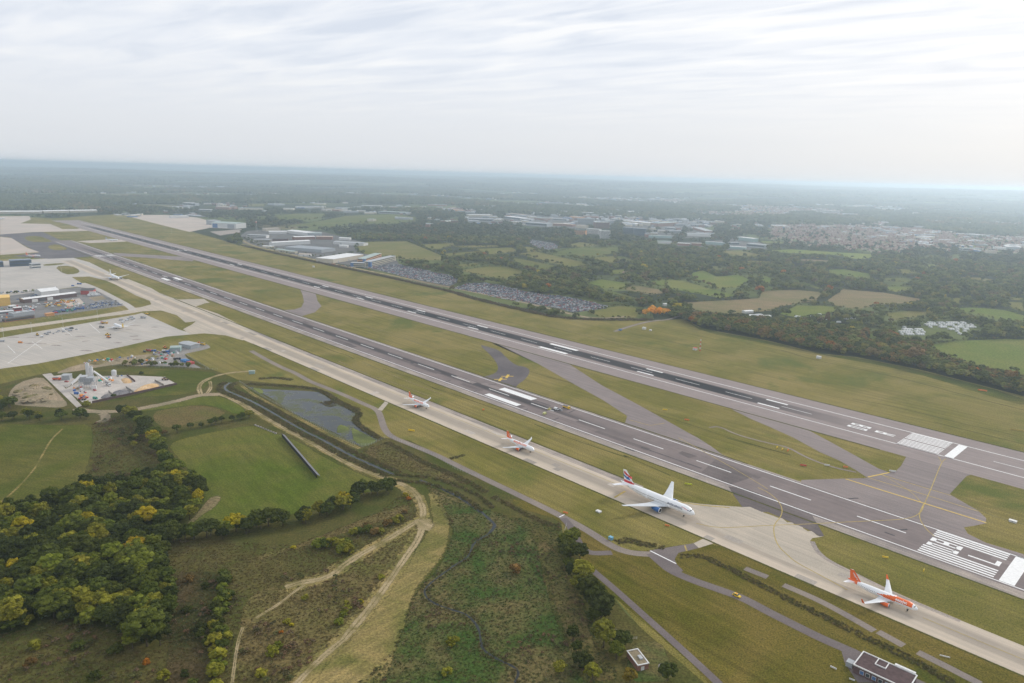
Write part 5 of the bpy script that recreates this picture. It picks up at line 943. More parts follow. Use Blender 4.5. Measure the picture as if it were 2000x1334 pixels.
def row(pts, step, h, mix, where, bush=False, wid=2.0):
    p = chaikin(pts, 2, False); acc = 0
    for a, b in zip(p, p[1:]):
        l = math.hypot(b[0] - a[0], b[1] - a[1]); s = acc
        while s < l:
            t = s / l; c = pick(mix); tree(a[0] + (b[0] - a[0]) * t + rnd.uniform(-wid, wid), a[1] + (b[1] - a[1]) * t + rnd.uniform(-wid, wid), rnd.uniform(*h), c, '%s %s %s' % (NAMES[c], 'rounded bush' if bush else 'broadleaf tree', where), '%s, %s' % (where, NAMES[c]), bush); s += step * rnd.uniform(.7, 1.35)
        acc = s - l
WOOD = gm('R 0 990 R 150 985 R 450 905 R 760 820 R 1000 770 R 1250 710 R 1480 750 R 1580 880 R 1520 1020 R 1400 1150 R 1300 1220 Q 1330 600 Q 1350 760 Q 1240 1080 Q 1020 1080 Q 1000 930 Q 700 900 Q 420 840 Q 160 930 Q 0 960') + [(-265, 300), (-330, 390)]
stand(WOOD, 270, 6.7, (9, 13.5), WMIX, 'in the wood at the lower left')
x, y = sample(WOOD, 1 / 22.0); scatter('wood_understorey', x, y, RNG.uniform(4, 8, len(x)), P_UND, 'lower growth filling the wood at the lower left', 'undergrowth')
row(gm('R 940 230 R 1040 270 R 1100 330 R 1180 420 R 1230 540 R 1300 640 R 1400 720'), 7, (8, 12), WMIX, 'in the strip of trees between the two green fields')
row(gm('R 1060 250 R 1130 380 R 1000 480 R 1060 520'), 9, (6, 8), [(G1, 3), (OL, 2), (BR, 1)], 'beside the rough ground between the fields')
row(gm('R 1300 400 R 1420 370 R 1560 340 R 1740 310 R 1880 280 R 1990 250 S 40 400 S 190 370'), 8, (4.5, 8), [(G1, 4), (G2, 2), (OL, 2), (BR, 2)], 'in the hedge above the field with the panel row')
row(gm('R 0 290 R 160 270 R 300 280 R 440 275 R 560 270 R 700 265 R 740 275'), 6.5, (6, 10), [(G1, 5), (DK, 3), (G2, 2), (OL, 2), (OR, .6)], 'in the hedge below the batching plant', False, 4)
row(gm('F -100 900 F 20 930 F 40 1020 F 0 1060'), 8, (8, 11), WMIX, 'at the left edge below the spoil heap', False, 5)
row(gm('R 1380 1230 R 1500 1215 R 1700 1190 R 1850 1170 S 40 1290 S 200 1250 S 400 1230 S 600 1190 S 800 1120 S 950 1040 S 1080 1000 S 1200 980 S 1280 960'), 3.7, (8, 12), [(G1, 6), (DK, 3), (G2, 5), (G3, 1.5), (OL, 2), (YE, .3)], 'in the thick hedge below the field with the panel row', False, 4.5)
row(gm('O 460 290 O 520 290 O 580 270 O 660 270 O 700 330 O 760 270'), 5, (4.6, 6.6), [(G2, 2), (OL, 2), (G3, 2)], 'in the clump beside the forked track', True, 3)
row(gm('O 760 190 O 820 120 O 870 170 O 920 200 O 980 150 O 1050 110 O 1130 70'), 7, (4.2, 6.0), [(G2, 2), (OL, 2), (BR, 1)], 'along the upper arm of the forked track', True, 2)
row(gm('O 710 720 O 680 810 O 640 880 O 570 920'), 5.5, (2.6, 4.4), [(G3, 2), (OL, 2)], 'on the bracken slope beside the pale track', True, 1.5)
for c, x, y, h, col, lb in (('O', 380, 690, 3.6, OL, 'olive rounded bush alone on the bracken slope'), ('O', 980, 520, 3.0, OL, 'olive bush at the right of the pale track fork'), ('O', 820, 710, 2.6, YE, 'yellow bush on the bracken slope by the track'), ('O', 240, 870, 2.8, OL, 'small olive bush low on the bracken slope'), ('O', 278, 890, 1.8, YE, 'small yellow bush low on the bracken slope'), ('O', 195, 945, 1.6, OR, 'small orange bush low on the bracken slope'), ('O', 130, 1110, 5.0, OL, 'olive double bush at the foot of the bracken slope'), ('O', 180, 1060, 3.6, G3, 'fresh green bush at the foot of the bracken slope'), ('O', 45, 1290, 4.5, OL, 'olive bush at the bottom edge below the bracken slope'), ('O', 290, 285, 2.4, YE, 'yellow bush in the brown verge'), ('O', 1545, 1040, 5.0, OL, 'broad olive bush in the marsh'), ('O', 1490, 1270, 3.6, OL, 'olive bush at the bottom of the marsh'), ('N', 25, 470, 6.0, BR, 'broad brown bush in the marsh near the stream'), ('Q', 1480, 540, 4.5, BR, 'brown bush in the dark hollow by the wood'), ('Q', 1600, 590, 3.5, G1, 'dark bush in the dark hollow by the wood'), ('Q', 1460, 780, 3.5, G1, 'grey green bush low in the dark hollow'), ('Q', 275, 1070, 5.5, OL, 'olive bush alone below the wood at the lower left'), ('Q', 610, 1070, 5.0, G1, 'dark bush alone below the wood at the lower left'), ('Q', 245, 1205, 4.5, BR, 'brown bush at the bottom left corner'), ('Q', 900, 1100, 5.0, G1, 'dark bush below the large green tree'), ('Q', 1145, 1195, 3.2, OR, 'orange bush below the large green tree'), ('Q', 740, 1300, 4.5, G1, 'dark bush at the bottom edge left'), ('Q', 1270, 1310, 5.0, OL, 'olive bush at the bottom edge'), ('F', 680, 970, 5.5, OL, 'olive bush at the plant road corner'), ('F', 890, 905, 4.2, G1, 'dark bush against the plant front wall'), ('F', 1105, 722, 3.6, G1, 'dark bush behind the plant'), ('S', 1368, 1000, 3.6, YE, 'yellow sapling inside the track bend'), ('S', 1390, 1025, 2.6, OR, 'orange sapling inside the track bend'), ('S', 1360, 1130, 3.2, BR, 'pale brown bush inside the track bend'), ('S', 1325, 1180, 3.6, OL, 'olive bush by the track above the fork'), ('S', 850, 1065, 5.0, YE, 'yellow tree standing in the thick hedge')):
    px, py = gp(c, x, y); tree(px, py, h, col, lb, None, True)
px, py = gp('Q', 1150, 1050); tree(px, py, 18, G2, 'large mid green tree standing out below the wood', None)
px, py = gp('Q', 1060, 345); tree(px, py, 12, (.40, .28, .02), 'golden yellow tree on the right side of the wood', None)
px, py = gp('Q', 1130, 470); tree(px, py, 13, G3, 'bright green tree right of the golden tree', None)
row(gm('Q 1740 540 Q 1790 640 Q 1750 760 Q 1720 880 Q 1740 980 Q 1710 1080 Q 1700 1180 Q 1690 1290 Q 1680 1380'), 3.6, (4, 6.5), [(G1, 3), (G2, 2), (OL, 3), (G3, 1)], 'in the bushy row below the wood', True, 3.5)
row(gm('Q 1640 900 Q 1620 1000 Q 1640 1120 Q 1600 1240 Q 1500 1300'), 6, (3, 6), [(G1, 3), (DK, 2)], 'in the dark bushy hollow below the wood', True, 7)
# trees by the brown bank at the lower middle
for c, x, y, h, col, lb in (('M', 430, 890, 9, G3, 'fresh green tree at the top of the brown bank'), ('M', 480, 840, 8, G3, 'bright green tree behind the first on the brown bank'), ('M', 450, 990, 10, G1, 'dark tree second down the brown bank'), ('M', 530, 985, 9, G1, 'dark tree beside the second on the brown bank'), ('N', 545, 545, 10, OL, 'olive tree third down the brown bank'), ('N', 590, 700, 11, G1, 'dark tree fourth down the brown bank'), ('N', 650, 760, 11, G1, 'broad dark tree below the olive one on the brown bank'), ('N', 700, 820, 10, DK, 'very dark tree low on the brown bank'), ('N', 640, 870, 7, G1, 'dark small tree low on the brown bank'), ('N', 715, 1060, 11, (.13, .135, .02), 'yellow green tree left of the flat roofed hut'), ('N', 815, 1150, 7.5, G3, 'fresh green tree beside the flat roofed hut'), ('N', 850, 1060, 7, G1, 'dark tree behind the flat roofed hut'), ('N', 920, 1345, 6, (.16, .12, .02), 'yellow brown tree below the flat roofed hut'), ('N', 1215, 1320, 7, G1, 'dark tree right of the flat roofed hut'), ('N', 480, 1000, 6, G1, 'dark shrub tree in the lower marsh'), ('N', 500, 1110, 6, G1, 'second dark shrub tree in the lower marsh'), ('N', 545, 1220, 6, DK, 'third dark shrub tree in the lower marsh'), ('N', 370, 1260, 5, OL, 'olive shrub tree in the lower marsh'), ('N', 630, 1310, 6, OL, 'olive shrub tree at the bottom of the marsh')):
    px, py = gp(c, x, y); tree(px, py, h * 1.3, col, lb, None)
row(gm('N 420 290 N 460 400 N 520 560 N 600 680 N 660 800 N 720 900'), 7, (6, 10), [(G1, 4), (DK, 3), (G2, 3), (OL, 1)], 'in the hedge down the brown bank', False, 3)
# the golden clump and belt trees across the runway
for i, (x, y) in enumerate(((240, 475), (285, 470), (330, 478), (375, 470), (400, 465), (350, 455), (300, 450))):
    px, py = gp('I', x, y); tree(px, py, rnd.uniform(12, 15), (.62, .25, .02) if i % 3 else (.70, .34, .03), 'golden orange tree in the clump beyond the far runway', 'golden orange clump beyond the far runway')
px, py = gp('I', 225, 470); tree(px, py, 10, BR, 'brown tree at the left of the golden clump', None)
px, py = gp('J', 895, 765); tree(px, py, 15, (.20, .18, .03), 'yellow green round tree in the long belt', None)
px, py = gp('J', 1140, 860); tree(px, py, 26, (.17, .115, .055), 'tall tan tree standing out of the long belt', None)
px, py = gp('J', 455, 560); t_ = tree(px, py, 26, BR, 'slim dark poplar among the caravans', None); t_.scale = (8, 8, 26)
px, py = gp('J', 250, 570); t_ = tree(px, py, 20, OL, 'slim olive poplar at the left of the caravans', None); t_.scale = (6, 6, 20)
px, py = gp('J', 720, 590); t_ = tree(px, py, 20, OL, 'slim olive poplar in front of the caravans', None); t_.scale = (6, 6, 20)
px, py = gp('J', 460, 620); t_ = tree(px, py, 20, G1, 'slim dark green poplar before the caravans', None); t_.scale = (6, 6, 20)
# ---- uncountable growth: the belt, the woods and hedges of the countryside, the far woods
BELT = gm('I 545 500 I 640 430 I 900 470 I 1200 540 I 1500 590 I 1700 600 J 760 640 J 950 640 J 1200 700 J 1320 740 J 1600 830 J 1900 900 J 2060 960 J 2060 1110 J 1900 1075 J 1560 970 J 1180 870 J 1060 860 J 640 770 J 540 765 I 1450 720 I 1150 650 I 900 600 I 560 525')
bx, by = sample(BELT, 1 / 30.0); bz = RNG.uniform(9, 15, len(bx)); u_, v_ = to_px(bx, by, bz * .85); k_ = MASK[np.clip(v_.astype(int), 0, 1333), np.clip(u_.astype(int), 0, 1999)] == 0; bx, by, bz = bx[k_], by[k_], bz[k_]
scatter('tree_belt', bx, by, bz, P_BELT, 'long belt of mixed autumn trees along the far side of the airfield', 'trees')
def clear_view(x, y, h):
    """leave out trees that would stand up in front of an open field"""
    ok = np.ones(len(x), bool)
    for f in (.3, .6, .85):
        u, v_ = to_px(x, y, np.asarray(h) * f); ok &= MASK[np.clip(v_.astype(int), 0, 1333), np.clip(u.astype(int), 0, 1999)] == 0
    return ok
def woods():
    X = []; Y = []; Z = []
    for r0, r1, dens, s0, s1 in ((850, 1500, 1 / 110, 9, 15), (1500, 2600, 1 / 150, 10, 16), (2600, 4200, 1 / 330, 13, 20)):
        n = int(.78 * (r1 * r1 - r0 * r0) * dens); az = RNG.uniform(-.78, .78, n); r = np.sqrt(RNG.uniform(r0 * r0, r1 * r1, n)); x, y = r * np.sin(az), r * np.cos(az); u, v_ = to_px(x, y)
        ui, vi = np.clip(u.astype(int), 0, 1999), np.clip(v_.astype(int), 0, 1333); inside = (u >= 0) & (u < 2000)
        ok = (MASK[vi, ui] == 0)
        ok &= inside | ((x * ST + y * CT) > 800)
        ok &= ~inside | (RNG.random(n) < 1)
        q = np.sin(x / 61 + np.sin(y / 83) * 2.1) + np.sin(y / 57 + np.sin(x / 97) * 2.3) + .8 * np.sin(x / 23 + y / 31); ok &= (q > -1.35) | (RNG.random(n) < .12)
        sz = s0 * .6 + (s1 * 1.12 - s0 * .6) * RNG.beta(1.6, 1.5, n); town = np.zeros(n, bool)
        for tp in TOWNP: town |= pip(x, y, tp)
        ok &= ~town | (RNG.random(n) < .55); sz = np.where(town, sz * RNG.uniform(.4, .85, n), sz)
        X.append(x[ok]); Y.append(y[ok]); Z.append(sz[ok])
    X, Y, Z = np.concatenate(X), np.concatenate(Y), np.concatenate(Z); k = clear_view(X, Y, Z); return X[k], Y[k], Z[k]
wx, wy, wz = woods(); nr = np.hypot(wx, wy) < 2600
scatter('woodland', wx[nr], wy[nr], wz[nr], P_MID, 'woods and hedgerow trees between the fields beyond the runways', 'trees')
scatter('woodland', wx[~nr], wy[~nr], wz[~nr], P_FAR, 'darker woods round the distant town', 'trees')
hxs = []; hys = []
for p in HEDGES:
    n = len(p)
    for i in range(n):
        a, b = p[i], p[(i + 1) % n]; l = math.hypot(b[0] - a[0], b[1] - a[1]); k = int(l / 6.0)
        if k < 1: continue
        t = RNG.random(k); hxs.append(a[0] + (b[0] - a[0]) * t + RNG.normal(0, 1.5, k)); hys.append(a[1] + (b[1] - a[1]) * t + RNG.normal(0, 1.5, k))
hxs = np.concatenate(hxs); hys = np.concatenate(hys); hsz = np.where(RNG.random(len(hxs)) < .07, RNG.uniform(7, 11, len(hxs)), RNG.uniform(2.2, 4.2, len(hxs)))
scatter('hedgerow', hxs, hys, hsz, P_MID, 'low hedges with scattered trees round the distant fields', 'hedge')
def farwood():
    X = []; Y = []
    for r0, r1, dens in ((4200, 6500, 1 / 1500), (6500, 10000, 1 / 5000)):
        n = int(.85 * (r1 * r1 - r0 * r0) * dens); az = RNG.uniform(-.85, .85, n); r = np.sqrt(RNG.uniform(r0 * r0, r1 * r1, n)); X.append(r * np.sin(az)); Y.append(r * np.cos(az))
    x = np.concatenate(X); y = np.concatenate(Y); q = np.sin(x / 410 + np.sin(y / 530) * 2) + np.sin(y / 360 + np.sin(x / 700) * 2.4); u, v_ = to_px(x, y, 12); ok = (q > -.25) & (MASK[np.clip(v_.astype(int), 0, 1333), np.clip(u.astype(int), 0, 1999)] == 0); return x[ok], y[ok]
fx, fy = farwood(); fz = np.array([hill(a, b) for a, b in zip(fx, fy)])
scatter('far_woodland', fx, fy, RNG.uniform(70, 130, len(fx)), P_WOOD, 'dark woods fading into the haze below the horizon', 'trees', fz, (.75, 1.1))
def farhills():
    n = 9000; az = RNG.uniform(-.85, .85, n); r = np.sqrt(RNG.uniform(10000 ** 2, 22000 ** 2, n)); x = r * np.sin(az); y = r * np.cos(az); q = np.sin(x / 900 + np.sin(y / 1300) * 2) + np.sin(y / 800 + np.sin(x / 1500) * 2.4); ok = q > -.2; return x[ok], y[ok]
fx, fy = farhills(); fz = np.array([hill(a, b) for a, b in zip(fx, fy)])
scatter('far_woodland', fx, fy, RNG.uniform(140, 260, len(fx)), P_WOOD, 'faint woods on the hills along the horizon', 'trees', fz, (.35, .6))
# town garden trees and small houses too many to count
BC = bpy.data.collections.new('far_block_shape')
for m_ in BMS: BC.objects.link(bpy.data.objects.new('far_block_shape', m_))
kx, ky = KX, KY
kx, ky = np.array(kx), np.array(ky); scatter('far_buildings', kx, ky, RNG.uniform(.7, 1.5, len(kx)), BC, 'pale specks of far buildings among the hazy woods', 'buildings', np.array([hill(a, b) for a, b in zip(kx, ky)]), (.6, .9))
tx = hx[300:]; ty = hy[300:]
HC = bpy.data.collections.new('small_house_shape')
for m_ in HM: HC.objects.link(bpy.data.objects.new('small_house_shape', m_))
if len(tx): scatter('town_houses', tx, ty, np.full(len(tx), 1.0), HC, 'small houses packed among trees in the far town', 'houses')
# ---- foreground rough growth
def tuft_coll(name, mat, n, w, h, nb):
    c = bpy.data.collections.new(name)
    for i in range(n):
        r = np.random.default_rng(50 + i); V = []; F = []; A = []
        for j in range(nb):
            a = r.uniform(0, 6.28); q = r.uniform(0, w); bx_, by_ = math.cos(a) * q, math.sin(a) * q; l = r.uniform(.5, 1) * h; d = r.uniform(0, 6.28); wd = r.uniform(.04, .10); k = len(V); lean = r.uniform(.1, .6) * h
            V += [(bx_ - math.sin(d) * wd, by_ + math.cos(d) * wd, 0), (bx_ + math.sin(d) * wd, by_ - math.cos(d) * wd, 0), (bx_ + math.cos(d) * lean, by_ + math.sin(d) * lean, l)]; F.append((k, k + 1, k + 2)); A += [r.uniform(0, 1)] * 3
        m = bpy.data.meshes.new(name); m.from_pydata(V, [], F); m.materials.append(mat); at = m.attributes.new('clump', 'FLOAT', 'POINT'); at.data.foreach_set('value', np.array(A, np.float32)); c.objects.link(bpy.data.objects.new(name, m))
    return c
m_tuft = foliage_mat('rough_grass', 'mix', [(0, (.20, .155, .075)), (.3, (.17, .13, .062)), (.55, (.145, .135, .052)), (.75, (.24, .185, .095)), (.92, (.13, .10, .05))])
m_reed = foliage_mat('reeds', 'mix', [(0, (.19, .155, .075)), (.35, (.14, .125, .058)), (.6, (.14, .15, .055)), (.85, (.25, .195, .10))])
m_marshl = foliage_mat('marsh_growth', 'mix', [(0, (.085, .125, .042)), (.4, (.115, .135, .05)), (.65, (.185, .15, .075)), (.85, (.22, .165, .09))])
m_bramb = foliage_mat('bramble', 'mix', [(0, (.11, .078, .05)), (.35, (.078, .07, .035)), (.6, (.082, .088, .034)), (.8, (.13, .082, .05))])
T1 = tuft_coll('rough_tuft_shape', m_tuft, 4, .7, .42, 30); T2 = tuft_coll('reed_tuft_shape', m_reed, 4, .8, .95, 36); T3 = tuft_coll('marsh_tuft_shape', m_marshl, 4, .9, .5, 34); P_BR = protos('bramble_shape', m_bramb, 4, 12, 1, 160, ('bush',))
def dist_line(x, y, pts):
    d = np.full(len(x), 1e9)
    for a, b in zip(pts, pts[1:]):
        ax, ay = a; bx_, by_ = b; l2 = (bx_ - ax) ** 2 + (by_ - ay) ** 2 + 1e-9; t = np.clip(((x - ax) * (bx_ - ax) + (y - ay) * (by_ - ay)) / l2, 0, 1); d = np.minimum(d, np.hypot(x - ax - t * (bx_ - ax), y - ay - t * (by_ - ay)))
    return d
TRK = [gm(q) for q in ('S 1290 880 S 1400 930 S 1470 1000 S 1510 1100 S 1500 1170 S 1490 1230', 'O 1310 40 O 1200 110 O 1000 230 O 800 340 O 680 420 O 620 480 O 500 530 O 350 550 O 230 590', 'O 1310 60 O 1280 200 O 1150 380 O 1000 600 O 850 800 O 680 1000 O 500 1150 O 320 1334 O 100 1600', 'O 380 570 O 300 620 O 180 720 O 60 790 O 0 830', 'Q 1900 900 Q 1860 1000 Q 1830 1200 Q 1815 1334')]
def clear_track(x, y):
    k = np.ones(len(x), bool)
    for t, w in zip(TRK, (3, 3, 3, 1.2, 1.2)): k &= dist_line(x, y, t) > w
    return k
fpoly = [(-250, 250)] + gm('R 640 860 R 735 500 R 720 310 R 950 240 R 1250 480 R 1350 560 R 1500 720 R 1600 880 R 1340 1210 O 300 260 O 960 0 S 1400 930 O 1330 0 O 1290 200 O 680 1000 O 320 1334 O 100 1600')
x, y = sample(fpoly, 1 / 2.2); keep = ~pip(x, y, WOOD) & clear_track(x, y); scatter('rough_grass', x[keep], y[keep], RNG.uniform(.7, 1.5, keep.sum()), T1, 'rough tawny grass of the foreground slopes', 'grass')
x, y = sample([(-250, 250)] + gm('R 640 860 R 735 500 R 720 310 R 950 240 R 1250 480 R 1350 560 Q 1350 500') + gm('O 600 470 O 1000 560 O 680 960 O 320 1334 O 100 1600'), 1 / 26.0); q = np.sin(x / 9 + np.sin(y / 7) * 1.5) + np.sin(y / 11 + x / 17); keep = (q > .25) & ~pip(x, y, WOOD) & clear_track(x, y)
scatter('bramble_scrub', x[keep], y[keep], RNG.uniform(1.2, 3.0, keep.sum()), P_BR, 'dark bramble patches over the foreground slopes', 'scrub')
mpoly = gm('S 1520 900 S 1850 1050 M 0 640 M 380 700 N 400 330 N 600 800 N 860 1334') + [(60, 200), (-80, 200)] + gm('O 800 1334 O 1060 1100 O 1180 760 O 1240 620 O 1440 400 O 1540 150')
x, y = sample(mpoly, 1 / 2.2)
r2 = chaikin(river2, 2, False); keep = dist_line(x, y, r2) > 1.3
scatter('marsh_growth', x[keep], y[keep], RNG.uniform(.6, 1.3, keep.sum()), T3, 'green and tawny marsh growth round the stream', 'marsh plants')
x, y = sample(gm('N 210 190 N 400 330 N 480 560 N 600 800 N 640 1000 N 760 1200 N 860 1334 N 300 1334 N 330 1000 N 100 900 N 200 700 N 180 330'), 1 / 16.0); q = np.sin(x / 6 + np.sin(y / 9)) + np.sin(y / 8 + x / 12); keep = q > .5
scatter('bramble_scrub', x[keep], y[keep], RNG.uniform(1.0, 2.4, keep.sum()), P_BR, 'brown bramble along the bank below the taxiway paths', 'scrub')
def along(pts, w, dens, lo=0.0):
    p = chaikin(pts, 2, False); X = []; Y = []
    for a, b in zip(p, p[1:]):
        l = math.hypot(b[0] - a[0], b[1] - a[1]); k = RNG.poisson(l * w * dens); t = RNG.random(k); s = RNG.uniform(lo, w / 2, k) * RNG.choice([-1, 1], k); X.append(a[0] + (b[0] - a[0]) * t - (b[1] - a[1]) / (l + 1e-9) * s); Y.append(a[1] + (b[1] - a[1]) * t + (b[0] - a[0]) / (l + 1e-9) * s)
    return np.concatenate(X), np.concatenate(Y)
x, y = along(river1, 17, .55, 2.4); scatter('stream_reeds', x, y, RNG.uniform(.9, 1.9, len(x)), T2, 'reeds and nettles along the straight stream', 'reeds')
x, y = along(gm('S 1250 850 S 1400 860 S 1600 880 S 1900 1000 S 1997 1100'), 14, .3, 3); scatter('stream_reeds', x, y, RNG.uniform(1.0, 2.0, len(x)), T2, 'reeds along the stream below the reed bed', 'reeds')
bank = gm('G 330 600 G 800 625 G 930 660 G 1060 750 G 1230 832 G 1150 890 G 1370 1030'); x, y = along(bank, 6, .8); scatter('pond_reeds', x, y, RNG.uniform(1.0, 1.9, len(x)), T2, 'dark reeds round the pond margin', 'reeds')
x, y = along(gm('G 940 735 G 1020 770'), 14, .5); x2, y2 = along(gm('G 1070 750 G 1200 810'), 9, .5); scatter('pond_reeds', np.concatenate([x, x2]), np.concatenate([y, y2]), RNG.uniform(1.2, 2.2, len(x) + len(x2)), T1, 'tawny reed islands in the pond', 'reeds')
for s, w, lb in (('N 1310 350 N 1400 345 N 1500 345 N 1580 390 N 1700 440 N 1997 600 L 200 705 L 400 800 L 800 1000 L 1000 1090 L 1300 1250 L 1450 1345', 5.5, 'dark rushes filling the long ditch beside the taxiway'), ('M 820 840 M 900 815 M 1000 850 M 1190 880', 6, 'dark rushes in the short ditch by the path junction'), ('S 1220 575 S 1400 670 S 1500 730 S 1720 820 S 1850 880 S 1997 970', 6, 'dark growth in the ditch below the perimeter path'), ('S 1720 705 S 1830 675', 3.5, 'dark rushes in the short drain on the grass'), ('M -150 480 M 0 560 M 150 640 M 320 710', 5, 'brown rushes in the ditch above the marsh'), ('G 420 560 G 560 550 G 680 570', 7, 'dark growth on the bank above the pond'), ('B 300 720 B 700 815 B 1240 925 B 1997 1095 C 400 1110 C 900 1230 C 1250 1300 C 1900 1300', 14, 'dark growth along the ditch beyond the far runway')):
    x, y = along(gm(s), w, .9 if w < 10 else .25); scatter('ditch_rushes', x, y, RNG.uniform(.7, 1.3, len(x)) * (1 if w < 10 else 2.2), T2 if w < 10 else P_BR, lb, 'rushes')
x, y = along(river2[8:], 6, .5, .7); scatter('stream_reeds', x, y, RNG.uniform(.6, 1.3, len(x)), T2, 'dark growth edging the winding stream in the marsh', 'reeds')
x, y = sample(mpoly, 1 / 14.0); q = np.sin(x / 13 + np.sin(y / 9) * 1.6) + np.sin(y / 12 + x / 21); keep = (q > .75) & (dist_line(x, y, r2) > 2); scatter('bramble_scrub', x[keep], y[keep], RNG.uniform(.7, 1.8, keep.sum()), P_BR, 'reddish brown scrub patches in the marsh', 'scrub')
x, y = sample(gm('S 1020 640 S 1230 570 S 1400 660 S 1550 760 S 1720 830 S 1900 920 S 1700 880 S 1400 800 S 1150 720'), 1 / 1.6); scatter('reed_bed_growth', x, y, RNG.uniform(.8, 1.5, len(x)), T1, 'tawny reeds of the reed bed beside the pond', 'reeds')
# lone trees and scrub round the yards
x, y = along(gm('F 960 655 F 1050 650 F 1100 640'), 10, .05); x2, y2 = along(gm('F 1150 655 F 1300 655 F 1480 665'), 4, .12); x3, y3 = along(gm('F 60 100 F 250 80 F 300 85'), 8, .02); x4, y4 = along(gm('B 300 660 B 480 740 B 800 800 B 900 810 B 1200 770'), 26, .006)
scatter('yard_scrub', np.concatenate([x, x2, x3, x4]), np.concatenate([y, y2, y3, y4]), RNG.uniform(3, 6, len(x) + len(x2) + len(x3) + len(x4)), P_MID, 'scrub and small trees round the yards', 'scrub')
# ================================================================ AIRCRAFT
m_pw = plain('white_aircraft_paint', (.86, .86, .86), .32, .45, .03, .3); m_pgrey = plain('grey_wing_paint', (.58, .60, .62), .4, .4, .06, .3); m_por = plain('orange_aircraft_paint', (.83, .14, .02), .35, .45, .04, .4); m_pblue = plain('blue_aircraft_paint', (.03, .13, .38), .3, .45, .04); m_pnavy = plain('navy_aircraft_paint', (.015, .03, .12), .35, .4, .04)
m_pred = plain('red_aircraft_paint', (.62, .02, .03), .35, .4, .04); m_pyel = plain('yellow_aircraft_paint', (.85, .55, .03), .35, .4, .04); m_metal = plain('bare_metal', (.60, .60, .62), .25, .5, .05, .5, .8); m_black = plain('tyre_and_shade_black', (.025, .025, .027), .9, .2, .1); m_cock = plain('cockpit_glass', (.02, .025, .03), .1, .6, 0)
def fus_profile(L, R):
    """stations: (x from nose, half width, half height, centre z offset)"""
    st = []
    for t in (0, .004, .012, .025, .045, .07, .10, .13, .2, .3, .4, .5, .6, .66, .72, .78, .84, .90, .95, .985, 1.0):
        if t < .13: k = (t / .13); r = (1 - (1 - k) ** 2.1) ** .62; dz = -.30 * (1 - k) ** 1.8
        elif t <= .62: r = 1; dz = 0
        else: k = (t - .62) / .38; r = max(.10, 1 - .92 * k ** 1.7); dz = .62 * k ** 1.6
        st.append((t * L, R * max(r, .02), R * max(r, .02), dz * R))
    return st
def fus_at(st, x, ang):
    for a, b in zip(st, st[1:]):
        if x <= b[0] or b is st[-1]:
            k = min(1, max(0, (x - a[0]) / (b[0] - a[0]))); r = a[1] + (b[1] - a[1]) * k; z = a[3] + (b[3] - a[3]) * k; return r * math.sin(ang), z + r * math.cos(ang), r
def wing_rings(root, tip, n=12, prof=.12):
    def sec(le, ch, y, z, th):
        o = []
        for i in range(n):
            a = 2 * math.pi * i / n; u = (1 + math.cos(a)) / 2; t = th * ch * math.sin(a) * (u ** .5 if u > 0 else 0) * 1.25 * (1 - u * .35) if False else th * ch * math.sin(a) * (.55 + .45 * (u))
            o.append((le - ch * (1 - u), y, z + t * .5))
        return o
    return [sec(*s) for s in (root if isinstance(root, list) else [root, tip])]
def text_mesh(s, size, ital=0.0, bold=0.0):
    c = bpy.data.curves.new('letters', 'FONT'); c.body = s; c.size = size; c.shear = ital; c.offset = bold; o = bpy.data.objects.new('letters', c); COL.objects.link(o)
    dg = bpy.context.evaluated_depsgraph_get(); m = bpy.data.meshes.new_from_object(o.evaluated_get(dg)); bpy.data.objects.remove(o); bm = bmesh.new(); bm.from_mesh(m)
    for k in range(1, 10):
        z = size * .9 * k / 10 - size * .2
        bmesh.ops.bisect_plane(bm, geom=bm.verts[:] + bm.edges[:] + bm.faces[:], plane_co=(0, z, 0), plane_no=(0, 1, 0))
    v = [tuple(q.co) for q in bm.verts]; f = [[q.index for q in p.verts] for p in bm.faces]; bm.free(); return v, f
